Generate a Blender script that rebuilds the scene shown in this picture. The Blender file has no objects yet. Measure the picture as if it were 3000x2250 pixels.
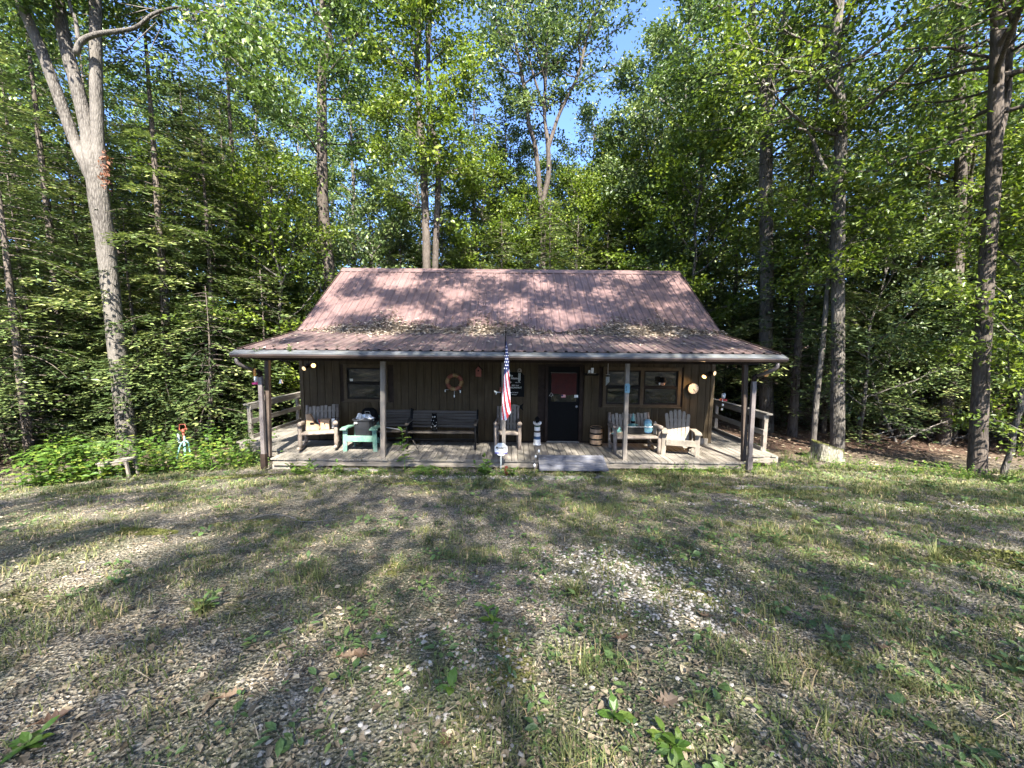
import bpy, math, random
import numpy as np
from mathutils import Vector, Matrix, Euler

random.seed(11)
rng = np.random.default_rng(11)
SC = bpy.context.scene
COL = SC.collection
R = math.radians

# ------------------------------------------------------------------ camera, sky, sun, exposure
EYE = Vector((0.0, 0.0, 2.60))
FPX = 1127.0                      # focal length in pixels of the 3000 px wide photograph
PITCH, ROLL = 5.75, 0.52
SUN_AZ, SUN_EL = 11.0, 46.0       # the sun stands behind the camera, a little to its right
cam_d = bpy.data.cameras.new("camera")
cam = bpy.data.objects.new("camera", cam_d)
COL.objects.link(cam)
CAMROT = Euler((R(90 - PITCH), 0, 0)).to_matrix() @ Matrix.Rotation(R(ROLL), 3, 'Z')
cam.matrix_world = Matrix.Translation(EYE) @ CAMROT.to_4x4()
cam_d.sensor_width = 36.0
cam_d.lens = 36.0 * FPX / 3000.0
cam_d.clip_start = 0.05
cam_d.clip_end = 3000
SC.camera = cam

w = bpy.data.worlds.new("World")
SC.world = w
w.use_nodes = True
wn = w.node_tree.nodes
sky = wn.new("ShaderNodeTexSky")
sky.sky_type = 'NISHITA'
sky.sun_disc = False
sky.sun_elevation = R(SUN_EL)
sky.sun_rotation = R(180 - SUN_AZ)
sky.air_density = 0.45
sky.dust_density = 1.0
sky.ozone_density = 6.0
wn["Background"].inputs[1].default_value = 0.15
w.node_tree.links.new(sky.outputs[0], wn["Background"].inputs[0])

sun_d = bpy.data.lights.new("sun", 'SUN')
sun_d.energy = 4.7
sun_d.angle = R(0.53)
sun_d.color = (1.0, 0.945, 0.85)
sun = bpy.data.objects.new("sun", sun_d)
COL.objects.link(sun)
SUNV = Vector((math.sin(R(SUN_AZ)) * math.cos(R(SUN_EL)), -math.cos(R(SUN_AZ)) * math.cos(R(SUN_EL)), math.sin(R(SUN_EL))))
sun.rotation_euler = SUNV.to_track_quat('Z', 'Y').to_euler()
sun.location = (4, -20, 30)

SC.view_settings.view_transform = 'Standard'
SC.view_settings.look = 'None'
SC.view_settings.exposure = 2.7
SC.view_settings.gamma = 1.0
SC.view_settings.use_curve_mapping = False
SC.render.engine = 'CYCLES'
SC.cycles.max_bounces = 5
SC.cycles.diffuse_bounces = 3
SC.cycles.glossy_bounces = 3
SC.cycles.transmission_bounces = 4
SC.cycles.transparent_max_bounces = 6
SC.cycles.sample_clamp_indirect = 6
SC.cycles.use_denoising = True
SC.cycles.use_adaptive_sampling = True
SC.cycles.adaptive_threshold = 0.02


# ------------------------------------------------------------------ pixel to place
def ray(px, py):
    d = CAMROT @ Vector(((px - 1500) / FPX, -(py - 1125) / FPX, -1.0))
    return d


def P(px, py, Y):
    """point seen at this pixel on the upright plane at depth Y"""
    d = ray(px, py)
    return EYE + d * (Y / d.y)


def G(px, py, z):
    """point seen at this pixel on the level plane z"""
    d = ray(px, py)
    return EYE + d * ((z - EYE.z) / d.z)


_YS = [-400, -60, -25, -3, 0, 2, 4, 6, 7.5, 8.3, 9.2, 14, 30, 48, 80, 140, 400]
_ZS = [3.0, 2.4, 1.8, 1.22, 1.02, 0.80, 0.50, 0.14, -0.10, -0.20, -0.32, -0.50, -0.8, 0.2, 2.0, 4.0, 6.0]


def gz(x, y):
    x = np.asarray(x, float)
    y = np.asarray(y, float)
    z = 0
    for o, k in ((-0.9, .25), (0, .5), (0.9, .25)):
        z = z + k * np.interp(y + o, _YS, _ZS)
    left = np.clip(-x - 4.5, 0, 14)
    near = np.clip((y + 4) / 8, 0, 1)
    z = z - left * 0.055 * near
    right = np.clip(x - 6, 0, 20)
    z = z - right * 0.012 * near
    hill = np.clip((y - 26) / 50, 0, 1) * np.clip((-x + 4) / 26, 0, 1)
    z = z + hill * 9.0
    amp = np.clip((8.2 - y) / 2, 0.25, 1)
    z = z + amp * (0.028 * np.sin(1.7 * x + 0.6 * y) * np.sin(1.3 * y - 0.4 * x) + 0.014 * np.sin(4.1 * x - 2.2 * y + 1) * np.sin(3.7 * y + 1.1 * x))
    return z


def gpt(x, y, dz=0.0):
    return Vector((x, y, float(gz(x, y)) + dz))


def GP(px, py):
    """point of the ground seen at this pixel"""
    z = -0.2
    for _ in range(12):
        p = G(px, py, z)
        z = 0.5 * z + 0.5 * float(gz(p.x, p.y))
    return G(px, py, z)


# ------------------------------------------------------------------ materials
def _nt(name):
    m = bpy.data.materials.new(name)
    m.use_nodes = True
    nt = m.node_tree
    return m, nt, nt.nodes, nt.links, nt.nodes["Principled BSDF"]


def _coords(nt, scale=(1, 1, 1), rnd=True):
    n, l = nt.nodes, nt.links
    tc = n.new("ShaderNodeTexCoord")
    mp = n.new("ShaderNodeMapping")
    mp.inputs["Scale"].default_value = scale
    if rnd:
        oi = n.new("ShaderNodeObjectInfo")
        ma = n.new("ShaderNodeVectorMath")
        ma.operation = 'MULTIPLY_ADD'
        l.new(oi.outputs["Random"], ma.inputs[0])
        ma.inputs[1].default_value = (37.0, 53.0, 71.0)
        l.new(tc.outputs["Object"], ma.inputs[2])
        l.new(ma.outputs[0], mp.inputs["Vector"])
    else:
        l.new(tc.outputs["Object"], mp.inputs["Vector"])
    return mp.outputs[0]


def _noise(nt, vec, scale, detail=4, rough=0.6):
    t = nt.nodes.new("ShaderNodeTexNoise")
    t.inputs["Scale"].default_value = scale
    t.inputs["Detail"].default_value = detail
    t.inputs["Roughness"].default_value = rough
    nt.links.new(vec, t.inputs["Vector"])
    return t.outputs["Fac"]


def _ramp(nt, fac, stops):
    r = nt.nodes.new("ShaderNodeValToRGB")
    e = r.color_ramp.elements
    while len(e) < len(stops):
        e.new(0.5)
    for i, (p, c) in enumerate(stops):
        e[i].position = p
        e[i].color = (*c, 1)
    nt.links.new(fac, r.inputs[0])
    return r.outputs[0]


def _mix(nt, fac, a, b, mode='MIX'):
    m = nt.nodes.new("ShaderNodeMix")
    m.data_type = 'RGBA'
    m.blend_type = mode
    for sock, v in ((m.inputs[0], fac), (m.inputs[6], a), (m.inputs[7], b)):
        if hasattr(v, "links"):
            nt.links.new(v, sock)
        elif isinstance(v, (int, float)):
            sock.default_value = v
        else:
            sock.default_value = (*v, 1)
    return m.outputs[2]


def _bump(nt, bsdf, h, strength, dist=0.02):
    b = nt.nodes.new("ShaderNodeBump")
    b.inputs["Strength"].default_value = strength
    b.inputs["Distance"].default_value = dist
    nt.links.new(h, b.inputs["Height"])
    nt.links.new(b.outputs[0], bsdf.inputs["Normal"])


def mat_noise(name, c1, c2, scale=6, rough=0.7, bump=0.2, stretch=(1, 1, 1), metallic=0, spec=0.4, detail=5, lo=0.3, hi=0.7, dirt=None):
    m, nt, n, l, b = _nt(name)
    v = _coords(nt, stretch)
    f = _noise(nt, v, scale, detail)
    col = _ramp(nt, f, [(lo, c1), (hi, c2)])
    if dirt:
        v2 = _coords(nt, (1, 1, 1))
        f2 = _noise(nt, v2, dirt[1], 5, 0.7)
        k = _ramp(nt, f2, [(0.48, (0, 0, 0)), (0.68, (1, 1, 1))])
        col = _mix(nt, k, col, dirt[0])
    l.new(col, b.inputs["Base Color"])
    b.inputs["Roughness"].default_value = rough
    b.inputs["Metallic"].default_value = metallic
    b.inputs["Specular IOR Level"].default_value = spec
    if bump:
        _bump(nt, b, f, bump)
    return m


def mat_plain(name, c, rough=0.5, metallic=0, spec=0.5, emit=None):
    m, nt, n, l, b = _nt(name)
    v = _coords(nt)
    f = _noise(nt, v, 18, 3)
    d = tuple(x * 0.8 for x in c)
    l.new(_ramp(nt, f, [(0.3, d), (0.7, c)]), b.inputs["Base Color"])
    b.inputs["Roughness"].default_value = rough
    b.inputs["Metallic"].default_value = metallic
    b.inputs["Specular IOR Level"].default_value = spec
    if emit:
        b.inputs["Emission Color"].default_value = (*emit[0], 1)
        b.inputs["Emission Strength"].default_value = emit[1]
    return m


def mat_leaf(name, stops, trans=0.4, rough=0.45, spec=0.5, tint=(1.0, 1.05, 0.45)):
    m, nt, n, l, b = _nt(name)
    at = n.new("ShaderNodeAttribute")
    at.attribute_name = "var"
    col = _ramp(nt, at.outputs["Fac"], stops)
    l.new(col, b.inputs["Base Color"])
    b.inputs["Roughness"].default_value = rough
    b.inputs["Specular IOR Level"].default_value = spec
    tr = n.new("ShaderNodeBsdfTranslucent")
    tc = _mix(nt, 1.0, col, tint, 'MULTIPLY')
    tcb = _mix(nt, 0.35, tc, col)
    l.new(tcb, tr.inputs["Color"])
    ms = n.new("ShaderNodeMixShader")
    ms.inputs[0].default_value = trans
    l.new(b.outputs[0], ms.inputs[1])
    l.new(tr.outputs[0], ms.inputs[2])
    l.new(ms.outputs[0], n["Material Output"].inputs["Surface"])
    return m


def mat_bark(name, c1, c2, scale=5, stretch=(1, 1, 0.22), bump=0.8, moss=None):
    m, nt, n, l, b = _nt(name)
    v = _coords(nt, stretch)
    vo = n.new("ShaderNodeTexVoronoi")
    vo.feature = 'DISTANCE_TO_EDGE'
    vo.inputs["Scale"].default_value = scale * 3.2
    l.new(v, vo.inputs["Vector"])
    f = _noise(nt, v, scale * 2.2, 6, 0.7)
    mm = n.new("ShaderNodeMath")
    mm.operation = 'MULTIPLY_ADD'
    l.new(vo.outputs["Distance"], mm.inputs[0])
    mm.inputs[1].default_value = 1.1
    l.new(f, mm.inputs[2])
    col = _ramp(nt, mm.outputs[0], [(0.38, c1), (0.78, c2)])
    v2 = _coords(nt, (1, 1, 0.5))
    f2 = _noise(nt, v2, 1.3, 4, 0.6)
    k = _ramp(nt, f2, [(0.45, (0, 0, 0)), (0.7, (1, 1, 1))])
    col = _mix(nt, k, col, moss or tuple(x * 1.25 for x in c2), 'MIX') if moss else _mix(nt, k, col, tuple(min(1, x * 1.3) for x in c2))
    l.new(col, b.inputs["Base Color"])
    b.inputs["Roughness"].default_value = 0.9
    b.inputs["Specular IOR Level"].default_value = 0.2
    _bump(nt, b, mm.outputs[0], bump, 0.03)
    return m


M = {}
M['bark_grey'] = mat_bark('bark_grey', (0.024, 0.021, 0.018), (0.105, 0.094, 0.081), 6.5)
M['bark_brown'] = mat_bark('bark_brown', (0.020, 0.016, 0.013), (0.078, 0.064, 0.053), 5.5)
M['bark_pale'] = mat_bark('bark_pale', (0.024, 0.021, 0.018), (0.110, 0.099, 0.086), 7.0)
M['bark_hemlock'] = mat_bark('bark_hemlock', (0.026, 0.021, 0.017), (0.10, 0.082, 0.068), 5.0)
M['dead_wood'] = mat_noise('dead_wood', (0.09, 0.08, 0.068), (0.22, 0.20, 0.175), 9, 0.85, 0.3)
GA = [(0.0, (0.0134, 0.0268, 0.0075)), (0.35, (0.0484, 0.088, 0.0174)), (0.7, (0.1216, 0.184, 0.0367)), (0.9, (0.2146, 0.2705, 0.0614)), (1.0, (0.336, 0.3751, 0.113))]  # leaf ramps: pale top stops paint in sun highlights, dark low stops shade
GB = [(0.0, (0.0171, 0.0345, 0.0113)), (0.35, (0.0572, 0.0946, 0.0282)), (0.7, (0.139, 0.1891, 0.0612)), (0.9, (0.2423, 0.2914, 0.116)), (1.0, (0.3819, 0.4133, 0.1959))]
GC = [(0.0, (0.024, 0.0429, 0.0073)), (0.35, (0.0713, 0.1151, 0.0141)), (0.7, (0.1526, 0.2067, 0.0246)), (0.9, (0.2318, 0.2784, 0.0417)), (1.0, (0.3514, 0.3655, 0.0799))]
GH = [(0.0, (0.0113, 0.0208, 0.0093)), (0.45, (0.0445, 0.0703, 0.0242)), (0.75, (0.1127, 0.154, 0.0479)), (0.9, (0.2102, 0.2469, 0.0829)), (1.0, (0.3398, 0.3568, 0.1437))]
M['leaf_a'] = mat_leaf('leaf_a', GA, 0.40, 0.45, 0.5)
M['leaf_b'] = mat_leaf('leaf_b', GB, 0.38, 0.45, 0.55)
M['leaf_c'] = mat_leaf('leaf_c', GC, 0.45, 0.45, 0.5)
M['needle'] = mat_leaf('needle', GH, 0.22, 0.42, 0.5)
M['weed'] = mat_leaf('weed', [(0, (0.037, 0.0851, 0.013)), (0.5, (0.0887, 0.1701, 0.0243)), (0.85, (0.1602, 0.2268, 0.0365)), (1, (0.2957, 0.2722, 0.0486))], 0.4, 0.45)
M['weed_cool'] = mat_leaf('weed_cool', [(0, (0.039, 0.0736, 0.022)), (0.5, (0.0906, 0.154, 0.046)), (0.9, (0.1798, 0.2343, 0.065)), (1, (0.3438, 0.3079, 0.07))], 0.3, 0.5)
M['grass'] = mat_leaf('grass', [(0, (0.0557, 0.0729, 0.0235)), (0.4, (0.1138, 0.1435, 0.0482)), (0.75, (0.2041, 0.2042, 0.0803)), (1, (0.4204, 0.3202, 0.1821))], 0.3, 0.55, 0.3)
M['litter'] = mat_leaf('litter', [(0, (0.058, 0.0458, 0.0315)), (0.3, (0.1375, 0.1089, 0.0727)), (0.6, (0.2245, 0.1806, 0.1236)), (0.85, (0.3258, 0.268, 0.1843)), (1, (0.4489, 0.3756, 0.257))], 0.1, 0.75, 0.25, tint=(1, .85, .6))
M['litter_brown'] = mat_leaf('litter_brown', [(0, (0.055, 0.03, 0.018)), (0.5, (0.13, 0.075, 0.042)), (1, (0.22, 0.155, 0.10))], 0.2, 0.6, tint=(1, .85, .6))
M['roof_litter'] = mat_leaf('roof_litter', [(0, (0.08, 0.062, 0.047)), (0.4, (0.24, 0.195, 0.15)), (0.8, (0.38, 0.32, 0.25)), (1, (0.48, 0.41, 0.32))], 0.2, 0.7, tint=(1, .85, .6))
M['dead_clump'] = mat_leaf('dead_clump', [(0, (0.05, 0.02, 0.012)), (0.6, (0.16, 0.065, 0.035)), (1, (0.26, 0.12, 0.06))], 0.2, 0.7, tint=(1, .85, .6))
M['gravel'] = mat_leaf('gravel', [(0, (0.1404, 0.1242, 0.1064)), (0.5, (0.2916, 0.2646, 0.2296)), (1, (0.4644, 0.432, 0.3808))], 0.0, 0.85, 0.2, tint=(1, .85, .6))
GREYW = dict(stretch=(1, 1, 1))
M['wood_x'] = mat_noise('wood_x', (0.12, 0.103, 0.084), (0.24, 0.21, 0.17), 10, 0.8, 0.35, (0.12, 2.2, 2.2))
M['wood_y'] = mat_noise('wood_y', (0.115, 0.103, 0.086), (0.22, 0.198, 0.168), 10, 0.75, 0.35, (2.2, 0.12, 2.2), dirt=((0.12, 0.11, 0.085), 1.6))
M['wood_z'] = mat_noise('wood_z', (0.12, 0.103, 0.084), (0.25, 0.215, 0.175), 10, 0.8, 0.35, (2.2, 2.2, 0.12), dirt=((0.13, 0.115, 0.095), 2.5))
M['wood_brown'] = mat_noise('wood_brown', (0.045, 0.034, 0.027), (0.095, 0.073, 0.059), 10, 0.8, 0.35, (2.2, 2.2, 0.12), spec=0.15)
M['wood_log'] = mat_noise('wood_log', (0.10, 0.080, 0.064), (0.26, 0.215, 0.175), 8, 0.8, 0.5, (1.5, 1.5, 0.6), dirt=((0.09, 0.07, 0.055), 3))
M['wood_pale'] = mat_noise('wood_pale', (0.13, 0.112, 0.088), (0.225, 0.198, 0.160), 9, 0.75, 0.3, (1.6, 1.6, 0.4), dirt=((0.2, 0.17, 0.13), 4))
M['wood_dark'] = mat_noise('wood_dark', (0.042, 0.036, 0.030), (0.095, 0.083, 0.070), 10, 0.7, 0.3, (0.12, 2.2, 2.2), spec=0.12)
M['wood_new'] = mat_noise('wood_new', (0.24, 0.15, 0.085), (0.36, 0.25, 0.155), 9, 0.65, 0.2, (1.5, 1.5, 0.4))
M['siding'] = mat_noise('siding', (0.036, 0.026, 0.014), (0.066, 0.049, 0.028), 9, 0.7, 0.25, (2.0, 2.0, 0.14), dirt=((0.036, 0.026, 0.015), 1.4), spec=0.08)
M['trim'] = mat_noise('trim', (0.046, 0.033, 0.019), (0.076, 0.056, 0.033), 7, 0.65, 0.2, spec=0.08)
M['dark_brown'] = mat_noise('dark_brown', (0.016, 0.011, 0.009), (0.034, 0.024, 0.019), 6, 0.7, 0.1, spec=0.08)
M['sash'] = mat_noise('sash', (0.007, 0.006, 0.005), (0.016, 0.013, 0.011), 6, 0.6, 0.1, spec=0.08)
M['black'] = mat_plain('black', (0.007, 0.007, 0.007), 0.7, spec=0.05)
M['black_iron'] = mat_plain('black_iron', (0.008, 0.008, 0.008), 0.6, spec=0.12)
M['black_plastic'] = mat_plain('black_plastic', (0.022, 0.023, 0.026), 0.38)
M['white'] = mat_noise('white', (0.62, 0.61, 0.58), (0.8, 0.79, 0.76), 12, 0.5, 0.1)
M['paper'] = mat_noise('paper', (0.55, 0.55, 0.53), (0.75, 0.75, 0.73), 9, 0.7, 0.1)
M['gutter_grey'] = mat_noise('gutter_grey', (0.045, 0.048, 0.052), (0.115, 0.12, 0.127), 3, 0.5, 0.1, (1, 1, 1), dirt=((0.10, 0.10, 0.085), 4))
M['gutter_brown'] = mat_noise('gutter_brown', (0.030, 0.020, 0.016), (0.055, 0.038, 0.031), 3, 0.4, 0.05)
M['downspout'] = mat_noise('downspout', (0.085, 0.072, 0.068), (0.125, 0.108, 0.102), 3, 0.45, 0.05)
M['green_paint'] = mat_noise('green_paint', (0.075, 0.165, 0.12), (0.115, 0.225, 0.17), 7, 0.6, 0.2, (1.5, 1.5, 0.5), dirt=((0.19, 0.25, 0.20), 5))
M['teal'] = mat_plain('teal', (0.09, 0.22, 0.195), 0.6)
M['pale_blue'] = mat_plain('pale_blue', (0.12, 0.25, 0.30), 0.55)
M['blue'] = mat_plain('blue', (0.04, 0.10, 0.20), 0.5)
M['dark_green'] = mat_plain('dark_green', (0.02, 0.07, 0.05), 0.5)
M['red'] = mat_plain('red', (0.48, 0.035, 0.03), 0.5)
M['rust_red'] = mat_noise('rust_red', (0.13, 0.028, 0.016), (0.22, 0.055, 0.03), 14, 0.6, 0.2)
M['orange'] = mat_plain('orange', (0.55, 0.24, 0.04), 0.5)
M['pink'] = mat_plain('pink', (0.72, 0.05, 0.20), 0.35)
M['skin'] = mat_plain('skin', (0.42, 0.24, 0.16), 0.6)
M['flag_red'] = mat_noise('flag_red', (0.40, 0.022, 0.030), (0.48, 0.035, 0.042), 30, 0.75, 0.1)
M['flag_white'] = mat_noise('flag_white', (0.66, 0.66, 0.68), (0.78, 0.78, 0.80), 30, 0.75, 0.1)
M['flag_blue'] = mat_noise('flag_blue', (0.012, 0.018, 0.07), (0.02, 0.03, 0.10), 30, 0.75, 0.1)
M['red_cloth'] = mat_noise('red_cloth', (0.025, 0.0025, 0.002), (0.05, 0.005, 0.004), 9, 0.85, 0.2)
M['ring_gold'] = mat_noise('ring_gold', (0.13, 0.075, 0.03), (0.24, 0.15, 0.06), 7, 0.6, 0.2)
M['brick_red'] = mat_noise('brick_red', (0.12, 0.035, 0.022), (0.18, 0.06, 0.035), 7, 0.8, 0.2)
M['block'] = mat_noise('block', (0.15, 0.135, 0.115), (0.26, 0.24, 0.205), 12, 0.9, 0.4)
M['stone'] = mat_noise('stone', (0.085, 0.08, 0.075), (0.18, 0.17, 0.155), 6, 0.85, 0.5, dirt=((0.10, 0.11, 0.06), 3))
M['slate'] = mat_noise('slate', (0.07, 0.075, 0.092), (0.13, 0.135, 0.16), 9, 0.6, 0.3, (0.15, 2, 2), dirt=((0.17, 0.165, 0.165), 2.5))
M['moss'] = mat_noise('moss', (0.075, 0.085, 0.02), (0.15, 0.15, 0.04), 20, 0.95, 0.6)
M['stump'] = mat_bark('stump', (0.06, 0.053, 0.042), (0.21, 0.192, 0.162), 6, (1, 1, 0.3), 0.7, moss=(0.12, 0.125, 0.072))
M['hose'] = mat_plain('hose', (0.25, 0.50, 0.46), 0.45)
M['galv'] = mat_plain('galv', (0.45, 0.5, 0.5), 0.4)
M['metal_grey'] = mat_plain('metal_grey', (0.4, 0.4, 0.4), 0.35, 0.6)
M['clock_face'] = mat_noise('clock_face', (0.42, 0.38, 0.30), (0.58, 0.54, 0.44), 10, 0.5, 0)
M['purple'] = mat_plain('purple', (0.10, 0.09, 0.30), 0.5)
M['glow'] = mat_plain('glow', (1, 0.8, 0.5), 0.4, emit=((1.0, 0.52, 0.16), 0.9))
M['glow_dim'] = mat_plain('glow_dim', (1, 0.85, 0.6), 0.4, emit=((1.0, 0.66, 0.30), 0.22))


def mat_roof(name='roof_metal', worn=0.0):
    m, nt, n, l, b = _nt(name)
    v = _coords(nt, (1, 1, 1))
    f = _noise(nt, v, 1.1, 5, 0.65)
    c = _ramp(nt, f, [(0.3, (0.105, 0.066, 0.060)), (0.7, (0.160, 0.104, 0.097))])
    v2 = _coords(nt, (7, 0.5, 7), True)
    f2 = _noise(nt, v2, 2.2, 6, 0.7)
    k = _ramp(nt, f2, [(0.45, (0, 0, 0)), (0.75, (1, 1, 1))])
    c = _mix(nt, k, c, (0.085, 0.054, 0.050))
    v3 = _coords(nt, (1, 1, 1), True)
    f3 = _noise(nt, v3, 9, 6, 0.8)
    k3 = _ramp(nt, f3, [(0.6, (0, 0, 0)), (0.74, (1, 1, 1))])
    c = _mix(nt, k3, c, (0.19, 0.13, 0.122))
    if worn:
        v4 = _coords(nt, (3.5, 0.8, 3.5), True)
        f4 = _noise(nt, v4, 3.0, 7, 0.75)
        k4 = _ramp(nt, f4, [(0.40, (0, 0, 0)), (0.66, (1, 1, 1))])
        c = _mix(nt, k4, c, (0.075, 0.060, 0.055))
    l.new(c, b.inputs["Base Color"])
    b.inputs["Roughness"].default_value = 0.42 + 0.2 * worn
    b.inputs["Specular IOR Level"].default_value = 0.45
    _bump(nt, b, f3, 0.05)
    return m


M['roof'] = mat_roof()
M['roof_worn'] = mat_roof('roof_metal_worn', 1.0)


def mat_glass():
    m, nt, n, l, b = _nt('window_glass')
    b.inputs["Base Color"].default_value = (0.010, 0.011, 0.010, 1)
    b.inputs["Roughness"].default_value = 0.5
    b.inputs["Specular IOR Level"].default_value = 0.0
    g = n.new("ShaderNodeBsdfGlossy")
    g.inputs["Roughness"].default_value = 0.015
    g.inputs["Color"].default_value = (0.9, 0.92, 0.9, 1)
    ms = n.new("ShaderNodeMixShader")
    ms.inputs[0].default_value = 0.085
    l.new(b.outputs[0], ms.inputs[1])
    l.new(g.outputs[0], ms.inputs[2])
    l.new(ms.outputs[0], n["Material Output"].inputs["Surface"])
    return m


M['glass'] = mat_glass()


def mat_ground():
    m, nt, n, l, b = _nt('ground_soil')
    v = _coords(nt, rnd=False)
    f1 = _noise(nt, v, 34, 6, 0.75)
    c = _ramp(nt, f1, [(0.28, (0.075, 0.060, 0.048)), (0.5, (0.18, 0.147, 0.118)), (0.72, (0.30, 0.25, 0.205))])
    warp = n.new("ShaderNodeTexNoise")
    warp.inputs["Scale"].default_value = 60
    l.new(v, warp.inputs["Vector"])
    wv = n.new("ShaderNodeVectorMath")
    wv.operation = 'MULTIPLY_ADD'
    l.new(warp.outputs["Color"], wv.inputs[0])
    wv.inputs[1].default_value = (0.014, 0.014, 0.014)
    l.new(v, wv.inputs[2])
    cells = None
    for sc_, amt in ((46, 0.7), (120, 0.6)):
        vo = n.new("ShaderNodeTexVoronoi")
        vo.inputs["Scale"].default_value = sc_
        l.new(wv.outputs[0], vo.inputs["Vector"])
        sp = n.new("ShaderNodeSeparateColor")
        l.new(vo.outputs["Color"], sp.inputs[0])
        cc = _ramp(nt, sp.outputs[0], [(0.05, (0.018, 0.016, 0.012)), (0.4, (0.095, 0.083, 0.062)), (0.75, (0.26, 0.228, 0.176)), (0.97, (0.50, 0.455, 0.37))])
        c = _mix(nt, amt, c, cc)
        cells = vo.outputs["Distance"] if cells is None else cells
    f2 = _noise(nt, v, 0.9, 5, 0.65)
    k2 = _ramp(nt, f2, [(0.42, (0, 0, 0)), (0.62, (1, 1, 1))])
    f3 = _noise(nt, v, 60, 4, 0.7)
    green = _ramp(nt, f3, [(0.3, (0.028, 0.042, 0.014)), (0.7, (0.095, 0.115, 0.038))])
    mk = n.new("ShaderNodeMath")
    mk.operation = 'MULTIPLY'
    l.new(k2, mk.inputs[0])
    mk.inputs[1].default_value = 0.55
    c = _mix(nt, mk.outputs[0], c, green)
    f4 = _noise(nt, v, 1.7, 4, 0.6)
    k4 = _ramp(nt, f4, [(0.60, (0, 0, 0)), (0.68, (1, 1, 1))])
    mossc = _ramp(nt, f3, [(0.3, (0.11, 0.11, 0.018)), (0.7, (0.22, 0.20, 0.045))])
    mk2 = n.new("ShaderNodeMath")
    mk2.operation = 'MULTIPLY'
    l.new(k4, mk2.inputs[0])
    mk2.inputs[1].default_value = 0.7
    c = _mix(nt, mk2.outputs[0], c, mossc)
    # the wood beyond the lawn keeps its brown leaf floor
    tc = n.new("ShaderNodeTexCoord")
    sx = n.new("ShaderNodeSeparateXYZ")
    l.new(tc.outputs["Object"], sx.inputs[0])
    ky = n.new("ShaderNodeMapRange")
    ky.inputs[1].default_value = 9.0
    ky.inputs[2].default_value = 11.5
    l.new(sx.outputs["Y"], ky.inputs[0])
    c2 = _ramp(nt, f1, [(0.3, (0.045, 0.027, 0.019)), (0.7, (0.15, 0.095, 0.066))])
    c = _mix(nt, ky.outputs[0], c, c2)
    l.new(c, b.inputs["Base Color"])
    b.inputs["Roughness"].default_value = 0.95
    b.inputs["Specular IOR Level"].default_value = 0.15
    _bump(nt, b, cells, 0.9, 0.03)
    return m


M['ground'] = mat_ground()


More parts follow.
